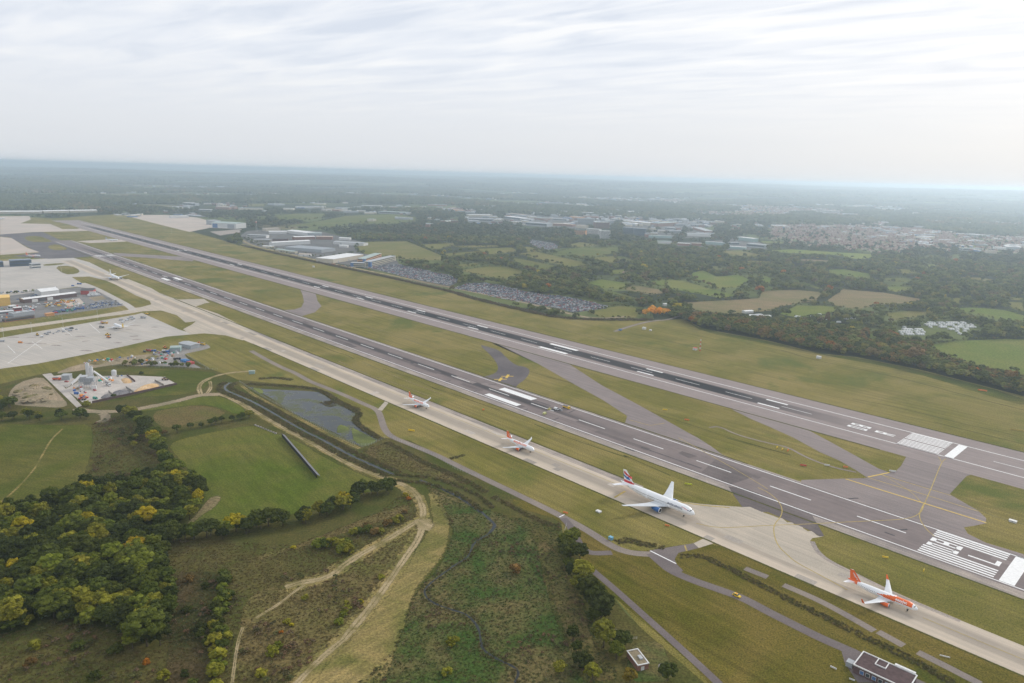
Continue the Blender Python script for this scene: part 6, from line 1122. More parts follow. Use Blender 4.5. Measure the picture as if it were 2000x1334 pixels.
def airliner(name, label, L, R, span, zf, P, group=None):
    """x forward, nose at x=0; P holds the livery and planform"""
    t = empty(name); tag(t, label, 'airliner', group); st = fus_profile(L, R); n = 28
    # finer stations so that the livery can follow the body
    xs = sorted(set([s[0] for s in st] + [L * k / 60 for k in range(61)])); rings = []
    for x in xs: rings.append([(-x, fus_at(st, x, 2 * math.pi * i / n)[0], zf + fus_at(st, x, 2 * math.pi * i / n)[1]) for i in range(n)])
    b = B(); b.loft(rings, lambda j, i: P['skin']((xs[j] + xs[j + 1]) / 2 / L, 2 * math.pi * (i + .5) / n)); b.out('fuselage', P['mats'], t, True)
    lex, rc, tc = P['wing_x'] * L, P['root'], P['tip']; half = span / 2; sw = math.tan(math.radians(P['sweep'])); zw = zf - R * .55
    for s in (1, -1):
        secs = []
        for q, ch in ((R * .55, rc), (half * .36, rc * .60), (half * .7, rc * .36), (half, tc)): secs.append((-lex - (q - R * .55) * sw, ch, s * q, zw + (q - R) * math.tan(math.radians(P['dihed'])), .12 if q < half * .5 else .09))
        w = B(); w.loft(wing_rings(secs, None)); wo = w.out('wing', P['wing_mat'], t, False)
        b_ = B(); b_.box(-lex - half * .30 * sw - rc * .62, -lex - half * .30 * sw - rc * .25, s * half * .36 - .4, s * half * .36 + .4, zw - 1.0, zw - .15, 0, .6, .5); b_.out('flap_fairing', P['wing_mat'], wo)
        ry, rx = half, -lex - (half - R * .55) * sw; rz_ = zw + (half - R) * math.tan(math.radians(P['dihed']))
        if P.get('winglet'):
            B().loft([[(rx - .1, s * (ry - .05), rz_ - .05), (rx - tc, s * (ry - .05), rz_ - .05), (rx - tc, s * (ry + .1), rz_), (rx - .1, s * (ry + .1), rz_)], [(rx - tc * .9, s * (ry + .7), rz_ + P['winglet']), (rx - tc * 1.35, s * (ry + .7), rz_ + P['winglet']), (rx - tc * 1.35, s * (ry + .76), rz_ + P['winglet']), (rx - tc * .9, s * (ry + .76), rz_ + P['winglet'])]]).out('winglet', P['winglet_mat'], wo)
        # engine
        ey = s * P['eng_y']; er, el = P['eng_r'], P['eng_l']; ex = -lex - (P['eng_y'] - R * .55) * sw + P['eng_f']; ez = zw - er * 1.05 + (P['eng_y'] - R) * math.tan(math.radians(P['dihed']))
        prof = [(0, .86), (-.06, 1.0), (-.3, 1.06), (-.6, 1.0), (-.85, .82), (-1.0, .72)]; e = B()
        e.loft([[(ex + a * el, ey + er * r * math.cos(2 * math.pi * i / 20), ez + er * r * math.sin(2 * math.pi * i / 20)) for i in range(20)] for a, r in prof]); eo = e.out('engine', P['eng_mat'], t, True)
        lip = B(); lip.loft([[(ex + dx, ey + er * r * math.cos(2 * math.pi * i / 20), ez + er * r * math.sin(2 * math.pi * i / 20)) for i in range(20)] for dx, r in ((.02, .84), (.10, .90), (.03, 1.0), (-.25, 1.055), (-.26, 1.03))], 0, False); lip.out('intake_lip', P.get('lip_mat', m_metal), eo)
        B().cyl((ex - .02, ey, ez), (ex + .04, ey, ez), er * .83, er * .83, 20).out('intake_fan', m_black, eo)
        B().cyl((ex - el, ey, ez), (ex - el * 1.25, ey, ez), er * .5, er * .16, 14).out('exhaust_cone', m_metal, eo)
        B().box(ex - el * 1.15, ex - el * .2, ey - .18, ey + .18, ez + er * .7, zw + (P['eng_y'] - R) * math.tan(math.radians(P['dihed'])) + .15).out('pylon', P['wing_mat'], t)
        # tailplane
        hx_ = -L * P.get('tail_x', .865); hs = P['hstab']; secs = [(hx_, P['hroot'], s * R * .2, zf + R * .42, .09), (hx_ - hs * .62, P['hroot'] * .38, s * hs, zf + R * .42 + hs * .10, .08)]
        B().loft(wing_rings(secs, None)).out('tailplane', P['hmat'] if not isinstance(P['hmat'], tuple) else P['hmat'][0 if s > 0 else 1], t)
        # main gear
        gx, gy = -L * P.get('gear_x', .50), s * P['gear_y']; gg = B(); gg.cyl((gx, gy, zw + .2), (gx, gy, .6), .22, .18, 8)
        go = gg.out('main_gear', m_steel, t); wh = B()
        for k in range(P['bogie']):
            for dy in (-.45, .45): wx_ = gx + (k - (P['bogie'] - 1) / 2) * 1.4; wh.cyl((wx_, gy + dy - .2, .58), (wx_, gy + dy + .2, .58), .58, .58, 12)
        wh.out('tyre', m_black, go)
    # fin
    fx = -L * P.get('fin_x', .80); fh, fr = P['fin_h'], P['fin_root']; b = B(); NR, n2 = 14, 10; rr = []
    for k in range(NR + 1):
        q = k / NR; ch = fr * (1 - .66 * q); le = fx - q * fh * P.get('fin_sweep', .82); ring = []
        for i in range(n2 * 2):
            u = i / n2 if i < n2 else (2 * n2 - i) / n2; sg = 1 if i < n2 else -1; ring.append((le - ch * u, sg * .05 * fr * math.sin(math.pi * min(1, max(.02, u)) ** .7) * (1 - .5 * q), zf + R * .78 + q * fh))
        rr.append(ring)
    b.loft(rr, lambda j, i: P['fin']((j + .5) / NR, ((i + .5) if i < n2 else (2 * n2 - i - .5)) / n2)); b.out('tail_fin', P['mats'], t)
    # nose gear, cockpit glass, cabin windows
    gx = -L * .13; go = B().cyl((gx, 0, zf - R * .7), (gx, 0, .4), .16, .13, 8).out('nose_gear', m_steel, t); B().cyl((gx, -.4, .42), (gx, -.12, .42), .42, .42, 12).cyl((gx, .12, .42), (gx, .4, .42), .42, .42, 12).out('tyre', m_black, go)
    ck = B()
    for s in (1, -1):
        for a0, a1, x0, x1 in ((.08, .40, .034, .041), (.46, .76, .036, .045), (.82, 1.05, .040, .049)):
            q = []
            for x, a in ((x0 * L, a0), (x0 * L, a1), (x1 * L, a1), (x1 * L, a0)): yy, zz, r = fus_at(st, x, s * a); q.append((-x + .02, yy * 1.025, zf + (zz - 0) * 1.0 + .03))
            ck.add(q, [(0, 1, 2, 3)])
    ck.out('cockpit_window', m_cock, t)
    wn = B(); step = P.get('wstep', .9)
    for s in (1, -1):
        x = L * .13
        while x < L * .80:
            p = [fus_at(st, x + dx, s * a) for dx in (0, .32) for a in (1.30, 1.47)]; xx = [x, x, x + .32, x + .32]; v_ = [(-xx[i], p[i][0] * 1.012, zf + p[i][1]) for i in range(4)]; wn.add([v_[0], v_[1], v_[3], v_[2]], [(0, 1, 2, 3)]); x += step
    tag(wn.out('cabin_windows', m_wallg if P.get('dimwin') else m_cock, t), kind='stuff')
    for s, x0, a0, size, mat, sides, it in P.get('text', ()):
        v, f = text_mesh(s, size, it, .02 * size); wid = max(q[0] for q in v)
        for sd in sides:
            vv = []
            for q in v:
                x = x0 * L + q[0] if sd > 0 else x0 * L + wid - q[0]   # reads from the nose on the port side, from the tail on the other
                a = a0 - q[1] / R; yy, zz, r = fus_at(st, x, sd * a); vv.append((-x, yy + math.sin(sd * a) * .05, zf + zz + math.cos(a) * .05))
            tag(ob('lettering', me('lettering', vv, f, mat), t), 'fuselage lettering')
    for s, size, q0, mat, sides in P.get('fintext', ()):
        v, f = text_mesh(s, size, 0, .03 * size); wid = max(q[0] for q in v)
        for sd in sides:
            vv = []
            for q in v:   # runs up the leading edge of the fin from its root
                along_, up = q[0], q[1]; k = q0 + along_ / (fh * 1.25) if sd > 0 else q0 + (wid - along_) / (fh * 1.25)
                vv.append((fx - k * fh * P.get('fin_sweep', .82) - (fr * .10 + (size * .7 - up) * .9), sd * (.05 * fr + .06), zf + R * .78 + k * fh))
            ob('lettering', me('lettering', vv, f, mat), t)
    return t
def place(t, a, n, rev=False):
    x, y = AN(a, n); t.location = (x, y, .14); t.rotation_euler = (0, 0, -TH + (math.pi if rev else 0)); return t
A320 = dict(wing_x=.335, root=7.0, tip=1.6, sweep=27, dihed=5, eng_y=5.75, eng_r=1.12, eng_l=4.4, eng_f=2.4, hstab=6.2, hroot=4.0, fin_h=5.9, fin_root=6.4, gear_y=3.8, bogie=1, fin_x=.80, wing_mat=m_pgrey, hmat=m_pw)
old = dict(A320, mats=[m_pw, m_por], skin=lambda t, a: 0, fin=lambda k, u: 1, eng_mat=m_por, text=[('easyJet.com', .24, 1.16, 3.3, m_por, (1, -1), 0.0)], fintext=[('easyJet', 1.5, .12, m_pw, (1, -1))], winglet=.7, winglet_mat=m_pw, dimwin=True)
def new_skin(t, a):
    s = abs(a if a < math.pi else a - 2 * math.pi)
    if t > .845: return 1
    lo = 1.78 - max(0, (t - .30)) * .6; hi = -1 if t < .30 else (t - .27) * 5.2
    return 1 if .075 < t < .58 and hi < s < lo and s < 1.62 + (.1 if t > .3 else -1.0 * max(0, .16 - t)) else 0
new = dict(A320, mats=[m_pw, m_por], skin=new_skin, fin=lambda k, u: 1, eng_mat=m_por, text=[('easyJet', .14, 1.25, 2.1, m_pw, (1, -1), 0.0)], fintext=[('easyJet', 1.7, .14, m_pw, (1, -1))], winglet=2.4, winglet_mat=m_por)
e1 = place(airliner('airliner', 'white airliner with orange fin and orange lettering, rearmost of three in the taxiing queue', 33.84, 1.98, 34.1, 3.6, old), -535, 403)
e2 = place(copy_tree(e1), -389, 402.6); e2['label'] = 'white airliner with orange fin directly behind the big airliner in the taxiing queue'
e3 = place(airliner('airliner', 'orange and white airliner with upturned wingtips at the front of the queue', 37.57, 1.98, 35.8, 3.6, new), -93, 401.0)
def ba_fin(k, u):
    """ribbons of a flag running down the fin"""
    d = k - .16 * u
    if k > .84: return 0
    if .60 < d + .18 * (1 - u) < .82 and u < .93: return 2
    if .30 < d + .10 * math.sin(u * 3) < .50 and u > .22: return 3
    if d < .13 + .06 * math.sin(u * 6): return 2 if u < .98 else 0
    return 0
ba = dict(wing_x=.30, root=12.2, tip=2.2, sweep=32.5, dihed=5.5, eng_y=9.9, eng_r=1.75, eng_l=6.6, eng_f=3.2, hstab=10.6, hroot=6.8, fin_h=9.4, fin_root=9.6, gear_y=5.5, bogie=3, mats=[m_pw, m_pnavy, m_pred, m_pblue], skin=lambda t, a: 1 if abs(math.pi - a) < .78 and .10 < t < .80 else 0, fin=ba_fin, eng_mat=m_pblue, wing_mat=m_pgrey, hmat=(m_pred, m_pw), wstep=.8, lip_mat=m_pw,
          text=[('BRITISH AIRWAYS', .13, 1.36, 1.5, m_pnavy, (1, -1), 0.0)], tail_x=.86, fin_x=.80, fin_sweep=.85)
m777 = airliner('airliner', 'large white wide body airliner with blue engines and red and blue ribbons on its fin', 63.7, 3.1, 60.9, 5.6, ba)
def ribbon_logo(t, st, zf, R, L):
    for sd in (1, -1):
        for pts, mt in ((((.065, .98), (.105, .86), (.150, .80), (.150, .84), (.105, .97), (.070, 1.07)), m_pred), (((.052, 1.00), (.062, .93), (.074, 1.0), (.070, 1.09), (.060, 1.16)), m_pnavy)):
            v = []
            for x, a in pts: yy, zz, r = fus_at(st, x * L, sd * a); v.append((-x * L, yy + math.sin(sd * a) * .09, zf + zz + math.cos(a) * .09))
            ob('ribbon_emblem', me('ribbon_emblem', v, [tuple(range(len(v)))], mt), t)
ribbon_logo(m777, fus_profile(63.7, 3.1), 5.6, 3.1, 63.7)
place(m777, -234, 402.3)
wb = dict(ba, text=[], mats=[m_pw, m_pgrey], skin=lambda t, a: 0, fin=lambda k, u: 0, hmat=m_pw, eng_mat=m_pblue)
lw = airliner('airliner', 'white wide body airliner with dark engines on the taxiway far left', 57, 2.9, 60, 5.6, wb); place(lw, -1560, 404)
yv = dict(A320, mats=[m_pw, m_pyel], skin=lambda t, a: 1 if t > .9 else 0, fin=lambda k, u: 1 if k < .8 else 0, eng_mat=m_pw, winglet=.9, winglet_mat=m_pw)
yj = airliner('airliner', 'parked white airliner with yellow tail on the left apron', 33.84, 1.98, 34.1, 3.6, yv); px, py = gp('F', 895, 352); qx, qy = gp('F', 960, 378); yj.location = (px, py, .14); yj.rotation_euler = (0, 0, math.atan2(py - qy, px - qx))
e4 = copy_tree(e1); e4['label'] = 'far white airliner with orange fin on the apron road at the left edge'; px, py = gp('A', 318, 810); qx, qy = gp('A', 200, 808); e4.location = (px, py, .14); e4.rotation_euler = (0, 0, math.atan2(py - qy, px - qx))
wj = dict(A320, mats=[m_pw, m_wallg], skin=lambda t, a: 0, fin=lambda k, u: 1, eng_mat=m_pw, winglet=.9, winglet_mat=m_pw); gj = airliner('airliner', 'pale grey finned airliner crossing between the runways far away', 37.57, 1.98, 35.8, 3.6, wj); px, py = gp('A', 925, 683); qx, qy = gp('A', 860, 682); gj.location = (px, py, .14); gj.rotation_euler = (0, 0, math.atan2(py - qy, px - qx))
g2 = copy_tree(gj); g2['label'] = 'pale airliner at the far left apron edge by the terminal stands'; px, py = gp('A', 45, 512); g2.location = (px, py, .14); g2.rotation_euler = (0, 0, .6)
# ================================================================ VEHICLES
m_body = colour_mat('vehicle_paint', .3, .5, .05)
def car_mesh(kind='car'):
    b = B()
    if kind == 'car': b.box(-2.1, 2.1, -.88, .88, .28, .85, 0, .97, .94); b.box(-1.75, .95, -.80, .80, .85, 1.42, 1, .66, .84); b.box(-1.35, .5, -.66, .66, 1.421, 1.46, 0)
    elif kind == 'van': b.box(-2.6, 2.6, -.98, .98, .35, 1.2, 0, .99, .97); b.box(-2.58, 1.5, -.95, .95, 1.2, 2.25, 0, .96, .92); b.box(1.5, 2.3, -.9, .9, 1.2, 1.95, 1, .5, .85)
    elif kind == 'truck': b.box(2.2, 4.2, -1.2, 1.2, .6, 2.9, 0, .9, .96); b.box(3.95, 4.23, -1.05, 1.05, 1.7, 2.5, 1); b.box(-4.2, 2.0, -1.25, 1.25, 1.1, 2.3, 0); b.box(-4.0, 1.8, -1.1, 1.1, 2.301, 2.8, 2, 1.0, .9); b.box(-4.2, 2.2, -.5, .5, .7, 1.09, 3)
    elif kind == 'loader': b.box(-3, 1.5, -1.1, 1.1, .9, 2.2, 0, .95, .95); b.box(-1, .8, -.85, .85, 2.2, 3.4, 1, .85, .9); b.box(-1, .8, -.85, .85, 3.41, 3.55, 0); b.box(2.9, 3.7, -1.5, 1.5, .3, 1.3, 3, .7, 1); b.box(1.5, 3.1, -.7, -.4, .9, 1.3, 0); b.box(1.5, 3.1, .4, .7, .9, 1.3, 0)
    ws = dict(car=(-1.3, 1.3), van=(-1.65, 1.65), truck=(-3.2, -2.0, 3.1), loader=(-2, 1.2))[kind]; r = dict(car=.32, van=.36, truck=.5, loader=.75)[kind]; wd = dict(car=.9, van=1.0, truck=1.26, loader=1.35)[kind]
    for x in ws:
        for s in (-1, 1): b.cyl((x, s * wd - s * .24, r), (x, s * wd, r), r, r, 10, 3)
    return me(kind, b.v, b.f, [m_body, m_glass, m_agg, m_black], b.m)
VM = {k: car_mesh(k) for k in ('car', 'van', 'truck', 'loader')}
def vehicle(kind, c, x, y, col, label, rz=None, group=None, name=None, cat=None, z=.15):
    o = ob(name or dict(car='car', van='van', truck='truck', loader='loader')[kind], VM[kind]); px, py = gp(c, x, y) if c else (x, y); o.location = (px, py, z); o.rotation_euler = (0, 0, -TH if rz is None else rz); o.color = (*col, 1); return tag(o, label, cat or kind, group)
YL, WH, RD, BU, GN, ORG, SL, BK = (.80, .50, .03), (.75, .75, .75), (.55, .05, .04), (.04, .14, .42), (.04, .30, .22), (.80, .28, .03), (.42, .43, .45), (.03, .03, .035)
vehicle('truck', 'H', 1226, 792, YL, 'yellow truck on the near runway beside the works van'); vehicle('van', 'H', 1145, 802, WH, 'white van on the near runway'); vehicle('car', 'H', 1178, 806, SL, 'grey trailer cart behind the white van on the runway', None, None, 'trailer', 'trailer'); vehicle('car', 'H', 1092, 800, (.75, .65, .1), 'yellow car on the near runway centre line', .9); vehicle('van', 'H', 1055, 838, (.5, .5, .2), 'khaki pickup on the near runway', 1.0)
t = empty('airfield_car', (*gp('N', 1755, 660), .1), -TH); tag(t, 'yellow airfield car driving on the lower path', 'car'); b_ = B().box(-2.3, 2.3, -.95, .95, .3, .95, 0, .97, .94).box(-2.0, 1.0, -.86, .86, .95, 1.6, 1, .72, .84).box(-1.5, .5, -.7, .7, 1.601, 1.66, 0); b_.out('body', [plain('airfield_yellow', (.82, .55, .02), .35, .4, .03), m_glass], t); B().box(-.5, -.1, -.6, .6, 1.67, 1.85).out('light_bar', m_org, t)
w_ = B()
for x in (-1.4, 1.4):
    for s in (-1, 1): B().cyl((x, s * .7, .33), (x, s * .96, .33), .33, .33, 12).out('wheel', m_black, t)
for c, x, y, k, col, lb in (('F', 445, 770, 'truck', (.75, .14, .05), 'red tipper truck on the plant road'), ('F', 520, 785, 'car', (.6, .12, .1), 'red car beside the plant shed'), ('F', 848, 812, 'truck', WH, 'white mixer truck under the plant conveyor'), ('F', 740, 852, 'car', RD, 'red and white car below the batching tower'), ('F', 600, 880, 'van', BU, 'blue van at the plant entrance side'), ('F', 640, 925, 'loader', RD, 'red loader at the plant front corner'), ('F', 745, 918, 'van', GN, 'green van by the plant front wall'), ('F', 1288, 770, 'loader', (.35, .25, .18), 'brown loader at the right end of the plant'), ('F', 1585, 495, 'truck', YL, 'yellow truck in the gravel yard corner'), ('F', 1557, 488, 'loader', ORG, 'orange loader beside the yellow truck in the gravel yard'), ('F', 1290, 522, 'loader', ORG, 'orange digger in the gravel yard'), ('F', 1165, 545, 'truck', RD, 'red truck at the left of the gravel yard'), ('F', 1195, 548, 'truck', BU, 'blue truck at the left of the gravel yard'), ('F', 1130, 552, 'van', BK, 'black van at the left of the gravel yard'), ('F', 1385, 612, 'truck', BK, 'dark truck beside the blue containers'), ('F', 798, 325, 'truck', RD, 'red fire truck on the apron behind the parked airliner'), ('F', 820, 330, 'truck', (.7, .4, .05), 'red and yellow truck on the apron behind the parked airliner'), ('F', 795, 362, 'truck', (.2, .2, .18), 'dark grey truck on the apron left of the parked airliner'), ('F', 842, 420, 'loader', YL, 'yellow tug on the apron below the parked airliner'), ('F', 848, 440, 'loader', ORG, 'orange tug on the apron below the parked airliner'), ('F', 292, 420, 'loader', YL, 'yellow loader on the left apron'), ('F', 160, 480, 'van', ORG, 'orange and black tug on the left apron'), ('F', 330, 435, 'van', WH, 'white van on the left apron'), ('F', 20, 470, 'van', SL, 'grey van at the left edge of the apron'), ('F', 1120, 287, 'truck', SL, 'grey truck at the apron right end'), ('F', 1150, 258, 'loader', YL, 'yellow loader at the apron corner'), ('A', 620, 1022, 'truck', BU, 'large blue vehicle on the apron behind the yard'), ('A', 570, 1036, 'van', BU, 'small blue vehicle on the apron behind the yard'), ('A', 433, 1050, 'van', WH, 'white van on the apron behind the yard')):
    vehicle(k, c, x, y, col, lb, rnd.uniform(-.9, .3))
def group_cars(s, n, dmin, cols, label, group, kinds=('car',)):
    for i, (x, y) in enumerate(poisson(gm(s), n, dmin)):
        k = rnd.choice(kinds); vehicle(k, None, x, y, rnd.choice(cols), label, rnd.choice((.45, .45, 2.0)) + rnd.uniform(-.1, .1), group, 'yard_vehicle', 'vehicle')
group_cars('F 640 195 F 800 155 F 900 150 F 960 180 F 700 215', 70, 3.6, [WH, SL, BK, SL, BU], 'small car parked in the dark right part of the yard', 'cars in the right part of the yard')
group_cars('F 300 180 F 560 140 F 600 165 F 420 205 F 320 200', 22, 7, [YL, YL, ORG, WH], 'yellow or white plant vehicle before the long workshop', 'plant vehicles before the workshop', ('truck', 'loader', 'van'))
group_cars('F 420 235 F 650 200 F 650 218 F 440 250', 18, 5, [BU, GN, BU, RD, BK], 'blue green or red container truck along the yard fence', 'vehicles along the yard fence', ('truck', 'van'))
group_cars('F 60 200 F 260 180 F 280 240 F 150 250 F 60 230', 22, 6, [WH, WH, SL, RD], 'white or red vehicle between the cabins of the yard', 'vehicles between the yard cabins', ('truck', 'van', 'car')); group_cars('F 690 102 F 760 96 F 780 108 F 700 118', 12, 4.5, [WH], 'white van parked below the red office', 'white vans below the red office', ('van',)); group_cars('F 130 140 F 290 100 F 300 115 F 180 150', 14, 5, [SL, WH, BK, BU], 'car parked behind the long workshop', 'cars behind the workshop')
group_cars('F 340 405 F 600 360 F 600 380 F 350 420', 16, 6, [SL, WH, SL, BK], 'grey ground equipment cart standing on the left apron', 'ground equipment on the apron', ('van', 'car')); group_cars('F 940 300 F 1060 275 F 1060 290 F 960 320', 8, 6, [SL, WH], 'pale ground equipment cart near the apron right end', 'ground equipment near the apron end', ('van', 'car')); group_cars('A 0 1085 A 280 1065 A 280 1080 A 0 1100', 14, 6, [SL, WH, SL, BU], 'cart standing along the back fence of the yard', 'carts behind the yard', ('van', 'car')); group_cars('F 1180 560 F 1360 530 F 1360 545 F 1200 575', 14, 4.5, [SL, WH, BK, RD, BU], 'scrap or parked vehicle in the gravel yard', 'vehicles in the gravel yard', ('van', 'car')); group_cars('B 940 850 B 1140 890 B 1260 890 B 1290 900 B 1000 865', 26, 5, [SL, WH, BK, RD], 'car parked in front of the hotel', 'cars before the hotel')
m_conb, m_conr = plain('blue_container', (.05, .20, .46), .5), plain('red_container', (.55, .10, .09), .5)
for i, (x, y, mt, lb) in enumerate(((1432, 622, m_conb, 'leftmost blue shipping container'), (1446, 626, m_conb, 'second blue shipping container'), (1462, 630, m_conb, 'third blue shipping container'), (1480, 640, m_conr, 'left red shipping container'), (1498, 645, m_conr, 'right red shipping container'))):
    px, py = gp('F', x, y); t = empty('shipping_container', (px, py, .06), .9); tag(t, lb + ' in the gravel yard', 'container', 'shipping containers'); B().box(-3, 3, -1.22, 1.22, 0, 2.6).out('body', mt, t); r = B()
    for k in range(10): r.box(-2.8 + k * .58, -2.55 + k * .58, -1.28, 1.28, .15, 2.5)
    r.out('ribs', mt, t); B().box(3.0, 3.06, -1.1, 1.1, .1, 2.5).out('door', mt, t)
# odds and ends lying about the works yards
CL = [me('crate', *(lambda b: (b.v, b.f, m_body))(B().box(-1.2, 1.2, -.8, .8, 0, 1.2).box(-1.1, .3, -.7, .7, 1.2, 1.9))), me('pallet_stack', *(lambda b: (b.v, b.f, m_body))(B().box(-.8, .8, -.6, .6, 0, .9, 0, .95, .95).box(-.6, .8, -.6, .4, .9, 1.4)))]
for s_, n_, wh in (('F 640 640 F 700 620 F 1040 585 F 1060 600 F 700 650', 26, 'on the spoil strip behind the plant'), ('F 1080 650 F 1250 560 F 1390 520 F 1400 560 F 1300 640', 44, 'in the gravel yard'), ('F 560 840 F 640 800 F 700 930 F 650 930', 20, 'inside the plant entrance'), ('F 760 760 F 960 735 F 900 780 F 780 800', 14, 'behind the plant conveyor'), ('F 0 210 F 260 190 F 280 250 F 0 290', 30, 'between the cabins of the maintenance yard'), ('F 500 195 F 640 160 F 700 200 F 500 220', 22, 'in the middle of the maintenance yard')):
    for i, (x, y) in enumerate(poisson(gm(s_), n_, 3)):
        o = ob(('crate', 'pallet_stack')[i % 2], CL[i % 2]); o.location = (x, y, .07); o.rotation_euler = (0, 0, rnd.uniform(0, 3)); k_ = rnd.uniform(.7, 1.6); o.scale = (k_, k_, k_ * .8); o.color = (*rnd.choice([WH, WH, SL, (.35, .25, .16), RD, BU, ORG, (.2, .2, .2), GN]), 1); tag(o, 'loose %s lying %s' % (('crate', 'pallet stack')[i % 2], wh), ('crate', 'pallets')[i % 2], 'loose stores ' + wh)
# the long-stay car park
cols = [(.72, .72, .73), (.35, .36, .38), (.03, .03, .035), (.80, .80, .80), (.06, .10, .24), (.45, .04, .04), (.14, .15, .17), (.62, .63, .65)]
allc = []
for k, p in enumerate(CARP):
    ang = -TH + .05; ca, sa = math.cos(ang), math.sin(ang); xs = [q[0] for q in p]; ys = [q[1] for q in p]; cx, cy = sum(xs) / len(xs), sum(ys) / len(ys); R_ = max(math.hypot(q[0] - cx, q[1] - cy) for q in p); pts = []
    j = -R_; rowi = 0
    while j < R_:
        i = -R_
        while i < R_:
            pts.append((cx + ca * i - sa * j, cy + sa * i + ca * j)); i += 2.9
        rowi += 1; j += 5.0 if rowi % 2 else 10.5
    pts = np.array(pts); ok = pip(pts[:, 0], pts[:, 1], p) & (RNG.random(len(pts)) < .8); allc += [(a, b, ang + math.pi / 2) for a, b in pts[ok]]
allc.sort(key=lambda q: math.hypot(q[0], q[1]))
for i, (a, b, an) in enumerate(allc[:300]):
    o = ob('parked_car', VM['car']); o.location = (a, b, .07); o.rotation_euler = (0, 0, an + rnd.uniform(-.05, .05)); o.color = (*rnd.choice(cols), 1); tag(o, 'car parked in the near rows of the crowded car park beyond the far runway', 'car', 'cars in the long stay car park')
rest = allc[300:]
CC = bpy.data.collections.new('parked_car_shape'); m_carmix, nt_, b_ = nodes('car_paint_mixed'); oi_ = nt_.nodes.new('ShaderNodeObjectInfo'); rp_ = nt_.nodes.new('ShaderNodeValToRGB'); rp_.color_ramp.interpolation = 'CONSTANT'; nt_.links.new(oi_.outputs['Random'], rp_.inputs[0]); e_ = rp_.color_ramp.elements; e_[0].color = c4(cols[0]); e_[1].position = .14; e_[1].color = c4(cols[1])
for i, c in enumerate(cols[2:]): q = e_.new(.28 + .12 * i); q.color = c4(c)
nt_.links.new(rp_.outputs[0], b_.inputs['Base Color']); setspec(b_, .3, .5)
cm = VM['car'].copy(); cm.materials[0] = m_carmix; CC.objects.link(bpy.data.objects.new('parked_car_shape', cm))
def cars_stuff():
    o = scatter('parked_cars', np.array([q[0] for q in rest]), np.array([q[1] for q in rest]), np.full(len(rest), 1.0), CC, 'hundreds of parked cars filling the rest of the car parks', 'cars')
    for n_ in o.modifiers[0].node_group.nodes:
        if n_.type == 'RANDOM_VALUE' and n_.inputs['Seed'].default_value == 3: n_.inputs[0].default_value = (0, 0, rest[0][2] - .06); n_.inputs[1].default_value = (0, 0, rest[0][2] + .06)
    o.location.z = .07
cars_stuff()
# caravans
m_cvw = plain('caravan_white', (.74, .74, .73), .45, .4, .05)
def caravan_mesh():
    b = B(); b.box(-3.2, 3.2, -1.15, 1.15, .45, 2.2, 0, .97, .97); b.box(-3.1, 3.1, -1.1, 1.1, 2.2, 2.75, 0, .8, .86)
    for x in (-2, .2, 1.6): b.box(x, x + 1.1, -1.2, -1.1, 1.3, 1.95, 1); b.box(x, x + 1.1, 1.1, 1.2, 1.3, 1.95, 1)
    b.box(3.1, 3.22, -.8, .8, 1.3, 2.0, 1); b.box(3.2, 4.3, -.1, .1, .5, .62, 2)
    for s in (-1, 1): b.cyl((0, s * 1.0, .35), (0, s * 1.18, .35), .35, .35, 8, 2)
    return me('caravan', b.v, b.f, [m_cvw, m_glass, m_black], b.m)
CV = caravan_mesh()
def caravan(x, y, rz, lb, gr): o = ob('caravan', CV); o.location = (x, y, .05); o.rotation_euler = (0, 0, rz); o.scale = (1.15, 1.15, 1.1); tag(o, lb, 'caravan', gr)
for s, nm in (('J 1010 628 J 1030 560 J 1180 574 J 1252 600 J 1190 636', 'left'), ('J 1215 545 J 1250 527 J 1500 516 J 1640 550 J 1590 590 J 1500 616 J 1420 578 J 1250 568', 'right')):
    p = gm(s); xs = [q[0] for q in p]; ys = [q[1] for q in p]; cx, cy = sum(xs) / len(xs), sum(ys) / len(ys); ang = .12
    for j in range(-9, 10):
        for i in range(-26, 27):
            x = cx + math.cos(ang) * i * 4.4 - math.sin(ang) * j * 17.0; y = cy + math.sin(ang) * i * 4.4 + math.cos(ang) * j * 17.0
            if pip(np.array([x]), np.array([y]), p)[0] and rnd.random() < .66: caravan(x, y, ang + math.pi / 2 + rnd.uniform(-.06, .06), 'white caravan stored in the %s rows of the caravan park' % nm, 'caravans stored in the %s rows' % nm)
for x, y in ((1420, 480), (1442, 482), (1540, 472), (1600, 462), (1620, 508), (1662, 508), (1752, 522), (1810, 497), (1855, 492), (1892, 492), (1970, 489), (1600, 592), (1680, 602), (1590, 582), (1640, 532), (1680, 552), (1610, 538), (1672, 577)): px, py = gp('I', x, y); caravan(px, py, rnd.uniform(0, 3), 'white caravan pitched loosely under the trees beyond the belt', 'caravans pitched under the trees')
px, py = gp('I', 1940, 594); caravan(px, py, .2, 'lone white caravan on the small green beyond the belt', None)
for i, (x1, y1, x2, y2, d, h, lb) in enumerate(((1020, 492, 1100, 482, 10, 4, 'long white glasshouse row left of the caravans'), (1100, 484, 1160, 476, 10, 4, 'blue tinted white shed beside the glasshouse row'), (1022, 450, 1085, 446, 9, 4, 'white shed behind the glasshouse row'), (1160, 488, 1225, 484, 9, 3.5, 'grey white shed right of the glasshouse row'))): BL('shed', 'I', x1, y1, x2, y2, d, h, 'w', 'w' if i != 1 else 'g', lb, None, 'shed', 0, 0, 1)
